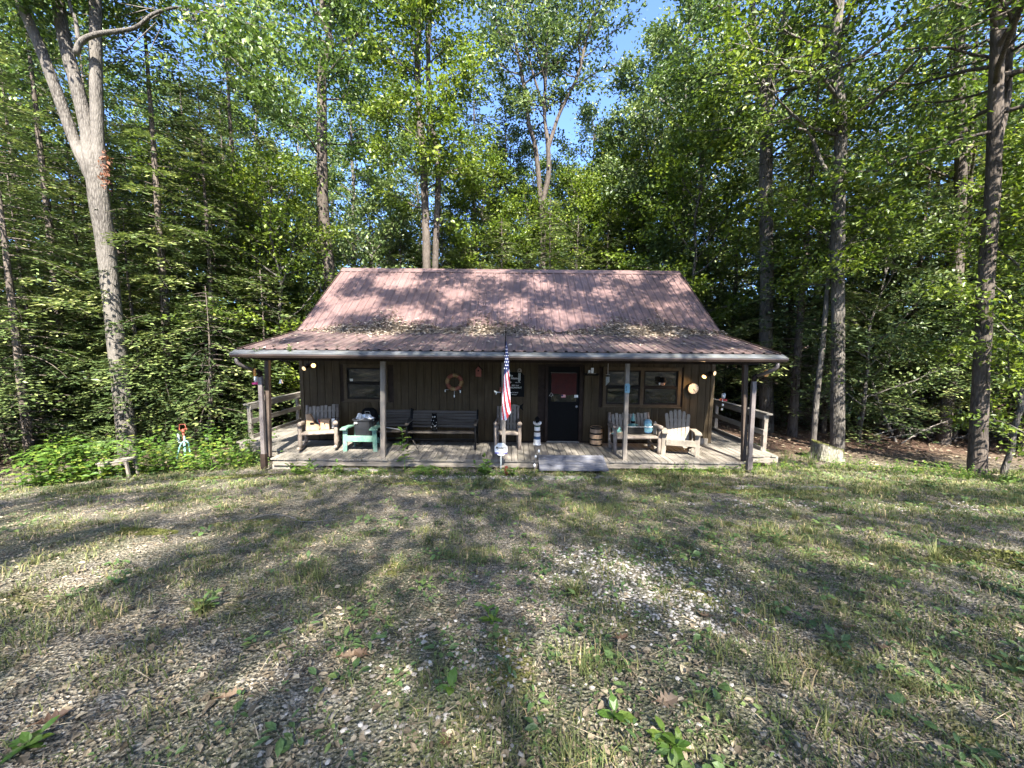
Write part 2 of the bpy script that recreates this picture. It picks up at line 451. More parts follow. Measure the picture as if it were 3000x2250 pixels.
# ------------------------------------------------------------------ mesh building
class Geo:
    """collects shapes of one part, all in the part's own space"""

    def __init__(self):
        self.V, self.F, self.var, self.mi, self.n = [], [], [], [], 0

    def add(self, V, F, var=0.5, mi=0):
        V = np.asarray(V, float).reshape(-1, 3)
        F = [np.asarray(f, np.int64) + self.n for f in F]
        self.V.append(V)
        self.var.append(np.full(len(V), var) if np.isscalar(var) else np.asarray(var, float))
        for f in F:
            self.F.append(f)
            self.mi.append(mi)
        self.n += len(V)
        return self

    def box(self, c, s, rot=None, mi=0):
        c = Vector(c)
        v = []
        for x in (-.5, .5):
            for y in (-.5, .5):
                for z in (-.5, .5):
                    p = Vector((x * s[0], y * s[1], z * s[2]))
                    if rot is not None:
                        p = rot @ p
                    v.append(c + p)
        f = [[0, 1, 3, 2], [4, 6, 7, 5], [0, 4, 5, 1], [2, 3, 7, 6], [0, 2, 6, 4], [1, 5, 7, 3]]
        return self.add([tuple(p) for p in v], [np.array(f)], mi=mi)

    def bar(self, a, b, wx, wz, up=(0, 0, 1), mi=0):
        a, b = Vector(a), Vector(b)
        d = b - a
        L = d.length
        y = d.normalized()
        x = y.cross(Vector(up))
        if x.length < 1e-5:
            x = y.cross(Vector((0, 1, 0)))
        x.normalize()
        z = x.cross(y)
        rot = Matrix((x, y, z)).transposed()
        return self.box((a + b) / 2, (wx, L, wz), rot, mi)

    def tube(self, pts, rad, n=8, cap=True, var=0.5, jitter=0.0, mi=0):
        pts = np.asarray([tuple(p) for p in pts], float)
        k = len(pts)
        rad = np.full(k, rad) if np.isscalar(rad) else np.asarray(rad, float)
        t = np.gradient(pts, axis=0)
        t /= np.linalg.norm(t, axis=1)[:, None] + 1e-9
        ref = np.array([0, 1.0, 0]) if abs(t[0][1]) < 0.8 else np.array([1.0, 0, 0])
        V = []
        a = np.linspace(0, 2 * math.pi, n, endpoint=False)
        for i in range(k):
            u = np.cross(t[i], ref)
            u /= np.linalg.norm(u) + 1e-9
            wv = np.cross(t[i], u)
            r = rad[i] * (1 + (rng.uniform(-jitter, jitter, n) if jitter else 0))
            V.append(pts[i] + (np.cos(a) * r)[:, None] * u + (np.sin(a) * r)[:, None] * wv)
        V = np.concatenate(V)
        i = np.arange(k - 1)[:, None] * n
        j = np.arange(n)[None, :]
        j2 = (j + 1) % n
        F = np.stack([i + j, i + j2, i + n + j2, i + n + j], -1).reshape(-1, 4)
        Fs = [F]
        if cap:
            Fs.append(np.arange(n)[None, ::-1])
            Fs.append(np.arange(n)[None, :] + (k - 1) * n)
        return self.add(V, Fs, var, mi)

    def lathe(self, prof, n=16, c=(0, 0, 0), mi=0):
        a = np.linspace(0, 2 * math.pi, n, endpoint=False)
        V = np.concatenate([np.stack([c[0] + r * np.cos(a), c[1] + r * np.sin(a), np.full(n, c[2] + z)], -1) for r, z in prof])
        k = len(prof)
        i = np.arange(k - 1)[:, None] * n
        j = np.arange(n)[None, :]
        j2 = (j + 1) % n
        F = np.stack([i + j, i + j2, i + n + j2, i + n + j], -1).reshape(-1, 4)
        return self.add(V, [F, np.arange(n)[None, ::-1], np.arange(n)[None, :] + (k - 1) * n], mi=mi)

    def prism(self, poly, a, b, axis='y', mi=0):
        """polygon (u, v) pushed from a to b along the axis"""
        V = []
        for t in (a, b):
            for u, v in poly:
                V.append({'y': (u, t, v), 'x': (t, u, v), 'z': (u, v, t)}[axis])
        n = len(poly)
        j = np.arange(n)
        j2 = (j + 1) % n
        return self.add(V, [np.stack([j, j2, j2 + n, j + n], -1), np.arange(n)[None, ::-1], np.arange(n)[None, :] + n], mi=mi)

    def leaves(self, C, D, N, L, W, var, fold=0.16, rounded=False):
        """leaf blades: base at C, axis D, face normal N, length L, width W"""
        D = D / (np.linalg.norm(D, axis=1)[:, None] + 1e-9)
        S = np.cross(D, N)
        S /= np.linalg.norm(S, axis=1)[:, None] + 1e-9
        N = np.cross(S, D)
        L, W = L[:, None], W[:, None]
        k = len(C)
        if not rounded:
            V = np.stack([C, C + D * L * .45 + S * W * .5 + N * W * fold, C + D * L, C + D * L * .45 - S * W * .5 + N * W * fold], 1)
            F = np.arange(k * 4).reshape(-1, 4)
            self.add(V.reshape(-1, 3), [F], np.repeat(var, 4))
        else:
            V = np.stack([C, C + D * L * .3 + S * W * .47 + N * W * fold, C + D * L * .68 + S * W * .42 + N * (W * fold * .6 - L * .05),
                          C + D * L - N * L * .14, C + D * L * .68 - S * W * .42 + N * (W * fold * .6 - L * .05), C + D * L * .3 - S * W * .47 + N * W * fold,
                          C + D * L * .5], 1)
            b = np.arange(k)[:, None] * 7
            F = np.concatenate([b + np.array([[0, 1, 2, 6]]), b + np.array([[6, 2, 3, 4]]), b + np.array([[0, 6, 4, 5]])])
            self.add(V.reshape(-1, 3), [F], np.repeat(var, 7))
        return self

    def mesh(self, name, mats, smooth=False):
        me = bpy.data.meshes.new(name)
        if not self.V:
            return me
        V = np.concatenate(self.V)
        me.vertices.add(len(V))
        me.vertices.foreach_set("co", V.astype(np.float32).ravel())
        idx = np.concatenate([f.ravel() for f in self.F])
        sizes = np.concatenate([np.full(f.shape[0], f.shape[1]) for f in self.F])
        mis = np.concatenate([np.full(f.shape[0], m) for f, m in zip(self.F, self.mi)])
        starts = np.concatenate([[0], np.cumsum(sizes)[:-1]])
        me.loops.add(len(idx))
        me.loops.foreach_set("vertex_index", idx.astype(np.int32))
        me.polygons.add(len(sizes))
        me.polygons.foreach_set("loop_start", starts.astype(np.int32))
        me.polygons.foreach_set("material_index", mis.astype(np.int32))
        me.polygons.foreach_set("use_smooth", np.full(len(sizes), bool(smooth)))
        at = me.attributes.new("var", 'FLOAT', 'POINT')
        at.data.foreach_set("value", np.concatenate(self.var).astype(np.float32))
        for m in (mats if isinstance(mats, (list, tuple)) else [mats]):
            me.materials.append(M[m])
        me.update(calc_edges=True)
        return me


def link(name, data, parent=None):
    o = bpy.data.objects.new(name, data)
    COL.objects.link(o)
    if parent is not None:
        o.parent = parent
    return o


def part(name, geo, mats, parent=None, smooth=False, loc=None, rot=None):
    o = link(name, geo.mesh(name, mats, smooth), parent)
    if loc is not None:
        o.location = loc
    if rot is not None:
        o.rotation_euler = rot
    return o


def tag(o, label, cat, group=None):
    o["label"] = label
    o["category"] = cat
    if group:
        o["group"] = group
    return o


def thing(name, label, cat, loc=(0, 0, 0), rotz=0.0, group=None):
    o = link(name, None)
    o.location = loc
    o.rotation_euler = (0, 0, rotz)
    o.empty_display_size = 0.1
    return tag(o, label, cat, group)


def structure(o):
    o["kind"] = "structure"
    return o


def stuff(o, label, cat):
    o["kind"] = "stuff"
    return tag(o, label, cat)


def text_geo(s, size, mat, name, parent, loc, rot, depth=0.001, shear=0.0, align='CENTER', bold=0.0):
    cu = bpy.data.curves.new(name, 'FONT')
    cu.body = s
    cu.size = size
    cu.extrude = depth
    cu.shear = shear
    cu.offset = bold
    cu.align_x = align
    cu.align_y = 'CENTER'
    cu.resolution_u = 2
    tmp = bpy.data.objects.new(name, cu)
    COL.objects.link(tmp)
    dg = bpy.context.evaluated_depsgraph_get()
    me = bpy.data.meshes.new_from_object(tmp.evaluated_get(dg))
    bpy.data.objects.remove(tmp)
    me.materials.clear()
    me.materials.append(M[mat])
    o = link(name, me, parent)
    o.location = loc
    o.rotation_euler = rot
    return o


FACE = (R(90), 0, 0)      # lettering that faces the camera side (-Y)
# ------------------------------------------------------------------ the ground
def build_ground():
    def axis(lo, hi, fine0, fine1, step, m):
        a = np.arange(fine0, fine1, step)
        up = fine1 + (hi - fine1) * (np.linspace(0, 1, m) ** 2.2)
        dn = fine0 - (fine0 - lo) * (np.linspace(0, 1, m) ** 2.2)
        return np.unique(np.concatenate([dn, a, up]))
    xs = axis(-700, 700, -15, 16, 0.16, 34)
    ys = axis(-500, 900, -2.0, 11, 0.13, 34)
    X, Y = np.meshgrid(xs, ys)
    Z = gz(X, Y) + np.where((Y < 9.5) & (Y > -2) & (abs(X) < 16), rng.normal(0, 0.007, X.shape), 0)
    # under the cabin the soil lies lower than the deck
    under = (X > -7.4) & (X < 7.0) & (Y > 8.75) & (Y < 16.5)
    Z = np.where(under, np.minimum(Z, -0.34), Z)
    g = Geo()
    nx = len(xs)
    i, j = np.meshgrid(np.arange(len(ys) - 1), np.arange(nx - 1), indexing='ij')
    a = (i * nx + j).ravel()
    F = np.stack([a, a + 1, a + nx + 1, a + nx], -1)
    g.add(np.stack([X, Y, Z], -1).reshape(-1, 3), [F])
    structure(part("ground", g, 'ground', smooth=True))


build_ground()

# ------------------------------------------------------------------ the cabin
XL, XR = -5.66, 5.52            # roof ends
WL, WR = -5.60, 5.34            # walls
YW = 10.20                      # front wall
YB = 16.05                      # back wall
YD = 8.52                       # deck front edge
EAVE = Vector((0, 7.97, 2.47))
JUNC = Vector((0, 10.26, 2.93))
RIDGE = Vector((0, 13.12, 5.06))

cabin = thing("cabin", "brown wooden cabin with rusty red metal roof and long front porch", "cabin", (0, YW, 0))


def cpart(name, geo, mats, parent=None, smooth=False):
    """part of the cabin, given in world coordinates"""
    o = part(name, geo, mats, parent or cabin, smooth)
    if parent is None:
        o.location = (0, -YW, 0)
    return o


# openings of the front wall in metres: x0, x1, z0, z1 (trim included)
def wall_rect(px0, py0, px1, py1, Y=YW):
    a, b = P(px0, py0, Y), P(px1, py1, Y)
    c, d = P(px0, py1, Y), P(px1, py0, Y)
    return (min(a.x, c.x) * .5 + max(a.x, c.x) * .5, (b.x + d.x) / 2, (b.z + c.z) / 2, (a.z + d.z) / 2)


OPEN = {
    'left': wall_rect(1008, 1068, 1136, 1178),
    'right': wall_rect(1766, 1076, 1994, 1194),
    'door': wall_rect(1597, 1074, 1704, 1303),
}
OPEN['door'] = (OPEN['door'][0], OPEN['door'][1], 0.0, 2.10)

# walls: backing and one board after another
front = Geo()
front.box(((WL + WR) / 2, YW + .075, 1.45), (WR - WL - .02, .09, 2.98))
fw = cpart("front_wall", front, 'dark_brown')
bw = 0.2032
x = WL
while x < WR - 0.01:
    x1 = min(x + bw, WR)
    spans = [(0.03, 2.93)]
    for (ox0, ox1, oz0, oz1) in OPEN.values():
        if x1 > ox0 + .004 and x < ox1 - .004:
            ns = []
            for a, b in spans:
                if oz0 > a:
                    ns.append((a, min(b, oz0)))
                if oz1 < b:
                    ns.append((max(a, oz1), b))
            spans = ns
    for a, b in spans:
        if b - a < .04:
            continue
        g = Geo()
        dy = random.uniform(-.0015, .0015)
        g.box(((x + x1) / 2, YW + .015 + dy, (a + b) / 2), (x1 - x - .011, .03, b - a))
        cpart("siding_board", g, 'siding', fw)
    x += bw
for sx in (WL + .003, WR - .05 + .047):
    g = Geo()
    g.box((sx, YW - .012, 1.47), (.09, .024, 2.9))
    cpart("corner_board", g, 'trim')

# side and back walls with gables
for nm, sx, sg in (("left_wall", WL, -1), ("right_wall", WR, 1)):
    g = Geo()
    g.prism([(YW + .122, -.3), (YB, -.3), (YB, 2.6), (RIDGE.y, RIDGE.z - .12), (YW + .122, 2.84)], sx - sg * .10, sx - sg * .02, 'x')
    sw = cpart(nm, g, 'dark_brown')
    y = YW + .122
    while y < YB - .05:
        ym = min(y + bw, YB)
        t = (y + ym) / 2
        top = 2.80 + (t - YW) * (RIDGE.z - 2.98) / (RIDGE.y - YW) if t < RIDGE.y else 2.52 + (YB - t) * (RIDGE.z - 2.70) / (YB - RIDGE.y)
        g = Geo()
        g.box((sx + sg * .0, (y + ym) / 2, (top - .28) / 2), (.028, ym - y - .011, top + .28))
        cpart("siding_board", g, 'siding', sw)
        y += bw
g = Geo()
g.box(((WL + WR) / 2, YB + .04, 1.2), (WR - WL, .08, 3.0))
cpart("back_wall", g, 'siding')
# foundation seen between deck and soil
g = Geo()
g.box(((WL + WR) / 2, YW + .10, -.2), (WR - WL - .1, .16, .36))
cpart("foundation", g, 'block')
# pale strips standing in for sunlight at the foot of the wall corner
for sx in (WR - .21, WR - .09):
    g = Geo()
    g.box((sx - .02, YW - .022, .075), (.115, .04, .15))
    cpart("sunlit_strip", g, 'wood_pale')

# windows
def window(rect, sashes, name="window"):
    x0, x1, z0, z1 = rect
    y = YW
    wf = Geo()
    t = .085
    root = link(name, None, cabin)
    root.location = (0, -YW, 0)
    for (cx, cz, sx, sz) in (((x0 + x1) / 2, z1 - t / 2, x1 - x0, t), ((x0 + x1) / 2, z0 + t / 2, x1 - x0, t),
                             (x0 + t / 2, (z0 + z1) / 2, t, z1 - z0 - 2 * t), (x1 - t / 2, (z0 + z1) / 2, t, z1 - z0 - 2 * t)):
        g = Geo()
        g.box((cx, y - .004, cz), (sx, .05, sz))
        cpart("trim_board", g, 'trim', root)
    g = Geo()
    g.box(((x0 + x1) / 2, y - .02, z0 + .012), (x1 - x0 + .05, .09, .024))
    cpart("sill", g, 'trim', root)
    n = len(sashes)
    for k, (a, b) in enumerate(sashes):
        za, zb = z0 + t, z1 - t
        zm = za + (zb - za) * .50
        for lo, hi, dy in ((zm + .012, zb, .0), (za, zm + .012 - .003, .018)):
            g = Geo()
            s = .042
            yy = y + .012 - dy
            g.box(((a + b) / 2, yy, hi - s / 2), (b - a, .03, s))
            g.box(((a + b) / 2, yy, lo + s / 2), (b - a, .03, s))
            g.box((a + s / 2, yy, (lo + hi) / 2), (s, .03, hi - lo - 2 * s))
            g.box((b - s / 2, yy, (lo + hi) / 2), (s, .03, hi - lo - 2 * s))
            cpart("sash", g, 'sash', root)
            g = Geo()
            g.box(((a + b) / 2, yy + .004, (lo + hi) / 2), (b - a - 2 * s, .008, hi - lo - 2 * s))
            cpart("pane", g, 'glass', root)
        if k < n - 1:
            g = Geo()
            g.box(((b + sashes[k + 1][0]) / 2, y - .004, (za + zb) / 2), (sashes[k + 1][0] - b, .05, zb - za))
            cpart("mullion", g, 'trim', root)
    return root


ol = OPEN['left']
w1 = window(ol, [(ol[0] + .085, ol[1] - .085)])
orr = OPEN['right']
wm = (orr[0] + orr[1]) / 2
w2 = window(orr, [(orr[0] + .085, wm - .045), (wm + .045, orr[1] - .085)])
g = Geo()
pp = P(1029, 1113, YW - .02)
g.box((pp.x, YW - .012, pp.z), (.075, .003, .06))
cpart("sticker", g, 'paper', w1)

# door
x0, x1, z0, z1 = OPEN['door']
door = link("door", None, cabin)
door.location = (0, -YW, 0)
g = Geo()
g.box((x0 + .035, YW - .006, 1.03), (.07, .06, 2.06))
cpart("door_jamb", g, 'dark_brown', door)
g = Geo()
g.box((x1 - .035, YW - .006, 1.03), (.07, .06, 2.06))
cpart("door_jamb", g, 'dark_brown', door)
g = Geo()
g.box(((x0 + x1) / 2, YW - .006, 2.06 + .03), (x1 - x0, .06, .06))
cpart("door_head", g, 'dark_brown', door)
g = Geo()
dx0, dx1 = x0 + .07, x1 - .07
g.box(((dx0 + dx1) / 2, YW + .03, 1.035), (dx1 - dx0 - .01, .04, 2.03))
cpart("door_leaf", g, 'black', door)
g = Geo()
g.box(((dx0 + dx1) / 2, YW + .006, 1.50), (dx1 - dx0 - .16, .008, .78))
cpart("pane", g, 'glass', door)
g = Geo()
g.box(((dx0 + dx1) / 2, YW - .006, .022), (dx1 - dx0 + .04, .09, .022))
cpart("threshold", g, 'metal_grey', door)
g = Geo()
g.lathe([(.028, 0), (.034, .02), (.02, .045), (.008, .05)], 12)
kn = cpart("door_knob", g, 'metal_grey', door)
kn.location = (dx1 - .07, YW + .008, .98)
kn.rotation_euler = (R(90), 0, 0)
a, b = P(1616, 1093, YW), P(1688, 1156, YW)
g = Geo()
cloth = []
nx, nz = 14, 8
for iz in range(nz + 1):
    for ix in range(nx + 1):
        u, v_ = ix / nx, iz / nz
        cloth.append((a.x + (b.x - a.x) * u, YW - .004 + .006 * math.sin(u * 17) * v_, a.z + (b.z - a.z) * v_ + .02 * math.sin(u * 7) * v_))
F = [[iz * (nx + 1) + ix, iz * (nx + 1) + ix + 1, (iz + 1) * (nx + 1) + ix + 1, (iz + 1) * (nx + 1) + ix] for iz in range(nz) for ix in range(nx)]
g.add(cloth, [np.array(F)])
rc = cpart("red_cloth", g, 'red_cloth', door)
rc["label"] = "dark red cloth hung inside the door glass"
# stickers on the door
p = P(1615, 1157, YW)
g = Geo()
for s in (-1, 1):
    g.bar((0, 0, .062), (s * .052, 0, -.03), .004, .012, (0, 1, 0))
    g.bar((0, 0, -.05), (s * .05, 0, .006), .004, .010, (0, 1, 0))
st = cpart("emblem_sticker", g, 'paper', door)
st.location = (p.x, YW - .003, p.z)
p = P(1651, 1160, YW)
g = Geo()
for k in range(7):
    g.box((p.x, YW - .003, p.z - .035 + k * .0117), (.115, .003, .0112), mi=(1 if k % 2 == 0 else 0))
g.box((p.x - .034, YW - .0055, p.z + .016), (.046, .003, .042), mi=2)
cpart("flag_sticker", g, ['paper', 'flag_red', 'flag_blue'], door)
p = P(1688, 1161, YW)
g = Geo()
g.box((p.x, YW - .003, p.z), (.10, .003, .07))
cpart("sticker", g, 'paper', door)
g = Geo()
for k in range(2):
    g.box((p.x, YW - .006, p.z + .012 - k * .022), (.05, .002, .010))
cpart("sticker_print", g, 'metal_grey', door)

# deck: one board after another
deck = link("deck", None, cabin)
deck.location = (0, -YW, 0)


def board(x0, x1, y0, y1, z=0.0, th=.038, mat='wood_y', parent=None, name="deck_board"):
    g = Geo()
    c = .006
    dz = random.uniform(-.0025, .0025)
    g.prism([(x0, z - th + dz), (x1, z - th + dz), (x1, z - c + dz), (x1 - c, z + dz), (x0 + c, z + dz), (x0, z - c + dz)], y0, y1, 'y')
    return cpart(name, g, mat, parent or deck)


bx = 0.148
x = -5.47
while x < 5.26:
    board(x, x + bx - .009, YD + random.uniform(-.012, .012), YW - .03)
    x += bx
x = -7.28
while x < -5.48 - .1:
    board(x, min(x + bx, -5.48) - .009, 9.25 + random.uniform(-.015, .015) + max(0, (-6.0 - x)) * .55, 15.6)
    x += bx
x = 5.275
while x < 6.42:
    board(x, x + bx - .009, 9.12 + random.uniform(-.015, .015), 15.6)
    x += bx
g = Geo()
g.box((-.1, YD + .06, -.11), (10.7, .04, .138))
cpart("rim_joist", g, 'wood_x', deck)
for (xa, ya, xb, yb) in ((5.30, 9.17, 6.50, 9.17), (6.48, 9.2, 6.48, 15.5), (-5.52, 9.32, -5.98, 9.32), (-6.0, 9.34, -7.22, 10.02), (-7.24, 10.06, -7.24, 15.5)):
    g = Geo()
    g.bar((xa, ya, -.115), (xb, yb, -.115), .04, .15)
    cpart("rim_joist", g, 'wood_x', deck)
for xx in (-5.3, -4.5, -2.9, -1.2, .6, 2.3, 4.0, 5.1):
    g = Geo()
    g.box((xx, YD + .2, -.27), (.40, .2, .2))
    cpart("footing_block", g, 'block', deck)
# railings on both side decks
for sx, ys, yend in ((-7.16, 10.38, 15.4), (6.42, 9.60, 15.4)):
    rl = link("railing", None, cabin)
    rl.location = (0, -YW, 0)
    y = ys
    while y < yend:
        g = Geo()
        g.box((sx, y, .42), (.09, .09, 1.0))
        cpart("rail_post", g, 'wood_z', rl)
        y += 2.34
    g = Geo()
    g.box((sx, (ys + yend) / 2, .945), (.15, yend - ys + .3, .04))
    cpart("top_rail", g, 'wood_y', rl)
    g = Geo()
    g.box((sx - math.copysign(.066, sx), (ys + yend) / 2, .86), (.038, yend - ys + .16, .12))
    cpart("upper_rail", g, 'wood_y', rl)
    g = Geo()
    g.box((sx - math.copysign(.066, sx), (ys + yend) / 2, .47), (.038, yend - ys + .16, .13))
    cpart("middle_rail", g, 'wood_y', rl)
    g = Geo()
    g.box((sx - math.copysign(.07, sx), (ys + yend) / 2, .05), (.05, yend - ys + .1, .085))
    cpart("toe_rail", g, 'wood_y', rl)

# porch posts and beam
for px_top, px_bot, wdt, mt in ((783, 789, .09, 'wood_brown'), (1122, 1123, .10, 'wood_z'), (1475, 1476, .085, 'wood_z'), (1839, 1829, .085, 'wood_z'), (2184, 2178, .09, 'wood_brown')):
    b_ = P(px_bot, 1352, 8.64)
    t_ = P(px_top, 1075, 8.62)
    g = Geo()
    g.bar((b_.x, 8.64, 0.001), (t_.x, 8.64, 2.215), wdt, wdt, (0, 1, 0))
    cpart("porch_post", g, mt)
g = Geo()
g.box((-.06, 8.64, 2.30), (11.1, .13, .17))
cpart("porch_beam", g, 'dark_brown')
g = Geo()
g.box((-.04, 8.12, 2.345), (11.2, .03, .15))
cpart("fascia", g, 'dark_brown')
g = Geo()
for k in range(18):
    xx = -5.45 + k * (10.85 / 17)
    g.bar((xx, 8.15, 2.39), (xx, 10.15, 2.80), .04, .11)
cpart("rafters", g, 'dark_brown')["kind"] = "stuff"

# gutter
g = Geo()
pf = [(7.84, 2.385), (7.835, 2.35), (7.865, 2.305), (7.97, 2.30), (7.98, 2.40), (7.975, 2.40), (7.96, 2.31), (7.872, 2.313), (7.845, 2.352), (7.85, 2.38)]
g.prism(pf, XL - .10, XR + .10, 'x')
gut = cpart("gutter", g, 'gutter_brown')
g = Geo()
g.prism([(7.842, 2.389), (7.842, 2.395), (7.992, 2.462), (7.992, 2.456)], XL - .09, XR + .09, 'x')
cpart("gutter_guard", g, 'gutter_grey', gut)
g = Geo()
g.prism([(7.832, 2.378), (7.832, 2.391), (7.846, 2.391), (7.846, 2.378)], XL - .10, XR + .10, 'x')
cpart("gutter_lip", g, 'gutter_grey', gut)

# downspouts: elbow under the gutter, then down in front of the corner post
for pxs, x_out in ((771, -5.80), (2200, 5.50)):
    xb = P(pxs, 1240, 8.50).x
    root = link("downspout", None, cabin)
    root.location = (0, -YW, 0)
    g = Geo()
    sgn = 1 if pxs < 1500 else -1
    xo = xb - sgn * .10
    g.tube([(xo, 7.92, 2.285), (xo, 7.93, 2.20), (xo + sgn * .05, 8.02, 2.12), (xb - sgn * .02, 8.42, 1.98)], .038, 8)
    cpart("elbow", g, 'downspout', root, True)
    g = Geo()
    g.tube([(xb - sgn * .02, 8.42, 1.99), (xb, 8.49, 1.94), (xb, 8.50, 1.86)], .052, 8)
    cpart("lower_elbow", g, 'dark_brown', root, True)
    g = Geo()
    zb = -.22 if pxs < 1500 else -.15
    g.bar((xb, 8.50, 1.87), (xb, 8.46, .12), .085, .07, (0, 1, 0))
    cpart("pipe", g, 'downspout', root)
    g = Geo()
    g.bar((xb, 8.46, .12), (xb, 8.455, zb), .11, .09, (0, 1, 0))
    cpart("drain_pipe", g, 'dark_brown' if pxs < 1500 else 'downspout', root)

# roofs: sheathing and ribbed metal panels
def slope(name, a, b, xs0, xs1, parent_name, seed):
    """a: lower edge (y, z), b: upper edge"""
    root = link(parent_name, None, cabin)
    root.location = (0, -YW, 0)
    d = Vector((0, b[0] - a[0], b[1] - a[1]))
    L = d.length
    ang = math.atan2(d.z, d.y)
    nrm = Vector((0, -math.sin(ang), math.cos(ang))) if d.y > 0 else Vector((0, -math.sin(ang), math.cos(ang)))
    if nrm.z < 0:
        nrm = -nrm
    g = Geo()
    u = d.normalized()
    A = Vector((0, a[0], a[1])) + u * .02 - nrm * .03
    B = Vector((0, b[0], b[1])) - u * .02 - nrm * .03
    g.bar((0, A.y, A.z), (0, B.y, B.z), xs1 - xs0 - .03, .03, nrm)
    sh = cpart("sheathing", g, 'dark_brown', root)
    sh.location.x = (xs0 + xs1) / 2
    pw = 0.9144
    nfull = int((xs1 - xs0) / pw + .999)
    pw = (xs1 - xs0) / nfull
    prof = []
    rib = pw / 4
    for k in range(4):
        c = (k + .5) * rib
        prof += [(c - .036, 0), (c - .017, .026), (c + .017, .026), (c + .036, 0)]
        # two low stiffening beads in the flat between
        m_ = c + rib / 2
        if k < 3:
            prof += [(m_ - .03, 0), (m_ - .024, .004), (m_ - .018, 0), (m_ + .018, 0), (m_ + .024, .004), (m_ + .030, 0)]
    prof = [(0, 0)] + prof + [(pw - .002, 0)]
    V = []
    for t in (0, L):
        for (px_, h) in prof:
            V.append((px_, t, h))
    n = len(prof)
    F = [[i, i + 1, i + 1 + n, i + n] for i in range(n - 1)]
    gg = Geo()
    gg.add(V, [np.array(F)])
    me = gg.mesh("roof_panel", 'roof_worn' if name == "porch" else 'roof')
    for k in range(nfull):
        o = link("roof_panel", me, root)
        if d.y > 0:
            o.matrix_local = Matrix.Translation((xs0 + k * pw, a[0], a[1] + random.uniform(0, .002))) @ Matrix.Rotation(ang, 4, 'X')
        else:
            o.matrix_local = Matrix.Translation((xs0 + (k + 1) * pw, a[0], a[1] + random.uniform(0, .002))) @ Matrix.Rotation(math.pi, 4, 'Z') @ Matrix.Rotation(math.pi - ang, 4, 'X')
    return root


slope("porch", (EAVE.y, EAVE.z), (JUNC.y, JUNC.z), XL, XR, "porch_roof", 1)
slope("main", (JUNC.y - .03, JUNC.z + .02), (RIDGE.y, RIDGE.z), XL, XR, "main_roof", 2)
slope("back", (16.35, 2.65), (RIDGE.y, RIDGE.z), XL, XR, "rear_roof", 3)
g = Geo()
g.prism([(RIDGE.y - .17, RIDGE.z - .095), (RIDGE.y - .17, RIDGE.z - .075), (RIDGE.y, RIDGE.z + .055), (RIDGE.y + .17, RIDGE.z - .075), (RIDGE.y + .17, RIDGE.z - .095), (RIDGE.y, RIDGE.z + .035)], XL - .02, XR + .02, 'x')
cpart("ridge_cap", g, 'roof')
for sx in (XL - .012, XR + .012):
    for (a, b) in ((EAVE, JUNC), (JUNC, RIDGE)):
        g = Geo()
        g.bar((sx, a.y, a.z - .05), (sx, b.y, b.z - .05), .02, .16)
        cpart("rake_trim", g, 'gutter_brown')

# step in front of the door: dark planks sloping to the stone
a, b = 1.62 * .0 + G(1577, 1341, .03).x, G(1767, 1341, .03).x
step = thing("ramp_step", "dark slate-grey plank ramp leading up to the cabin door", "ramp", (0.5 * (a + b), 8.5, -.1))
npl = 6
for k in range(npl):
    t0, t1 = k / npl, (k + 1) / npl
    y0, y1 = 8.16 + .60 * t0, 8.16 + .60 * t1 - .008
    z0_, z1_ = -.10 + .15 * t0, -.10 + .15 * t1
    g = Geo()
    hw = (b - a) / 2 + .0
    ang = math.atan2(.15, .6)
    g.box((0, (y0 + y1) / 2 - 8.5, (z0_ + z1_) / 2 + .1), (2 * hw + random.uniform(-.01, .01), (y1 - y0), .038), Matrix.Rotation(ang, 3, 'X'))
    part("plank", g, 'slate', step)
for s in (-1, 1):
    g = Geo()
    g.box((s * (hw - .06), -.02, .0), (.05, .55, .14), Matrix.Rotation(ang, 3, 'X'))
    part("side_rail", g, 'slate', step)
# ------------------------------------------------------------------ trees
def unit(v):
    return v / (np.linalg.norm(v, axis=-1, keepdims=True) + 1e-9)


def leaf_sprays(geo, K, out, r, per, size, sig=(.25, .13), flat=.6, droop=.35, vbase=None):
    """K cluster centres, out their outward directions"""
    k = len(K)
    if k == 0:
        return
    C = np.repeat(K, per, 0) + r.normal(0, 1, (k * per, 3)) * np.array([sig[0], sig[0], sig[1]])
    D = np.repeat(out, per, 0) + r.normal(0, .75, (k * per, 3)) + np.array([0, 0, -droop])
    N = np.array([0, 0, 1.0]) + r.normal(0, flat, (k * per, 3))
    L = size * r.uniform(.65, 1.45, k * per)
    W = L * r.uniform(.5, .72, k * per)
    vb = r.uniform(0, 1, k) if vbase is None else vbase
    var = np.clip(np.repeat(vb, per) * .62 + r.uniform(0, .38, k * per) + (r.uniform(0, 1, k * per) > .985) * .3, 0, 1)
    geo.leaves(C, D, N, L, W, var)


def smooth_path(pts, n):
    pts = np.asarray([tuple(p) for p in pts], float)
    k = len(pts)
    t = np.linspace(0, k - 1, n)
    out = []
    for tt in t:
        i = min(int(tt), k - 2)
        f = tt - i
        p0, p1, p2, p3 = pts[max(i - 1, 0)], pts[i], pts[i + 1], pts[min(i + 2, k - 1)]
        out.append(.5 * ((2 * p1) + (-p0 + p2) * f + (2 * p0 - 5 * p1 + 4 * p2 - p3) * f * f + (-p0 + 3 * p1 - 3 * p2 + p3) * f ** 3))
    return np.array(out)


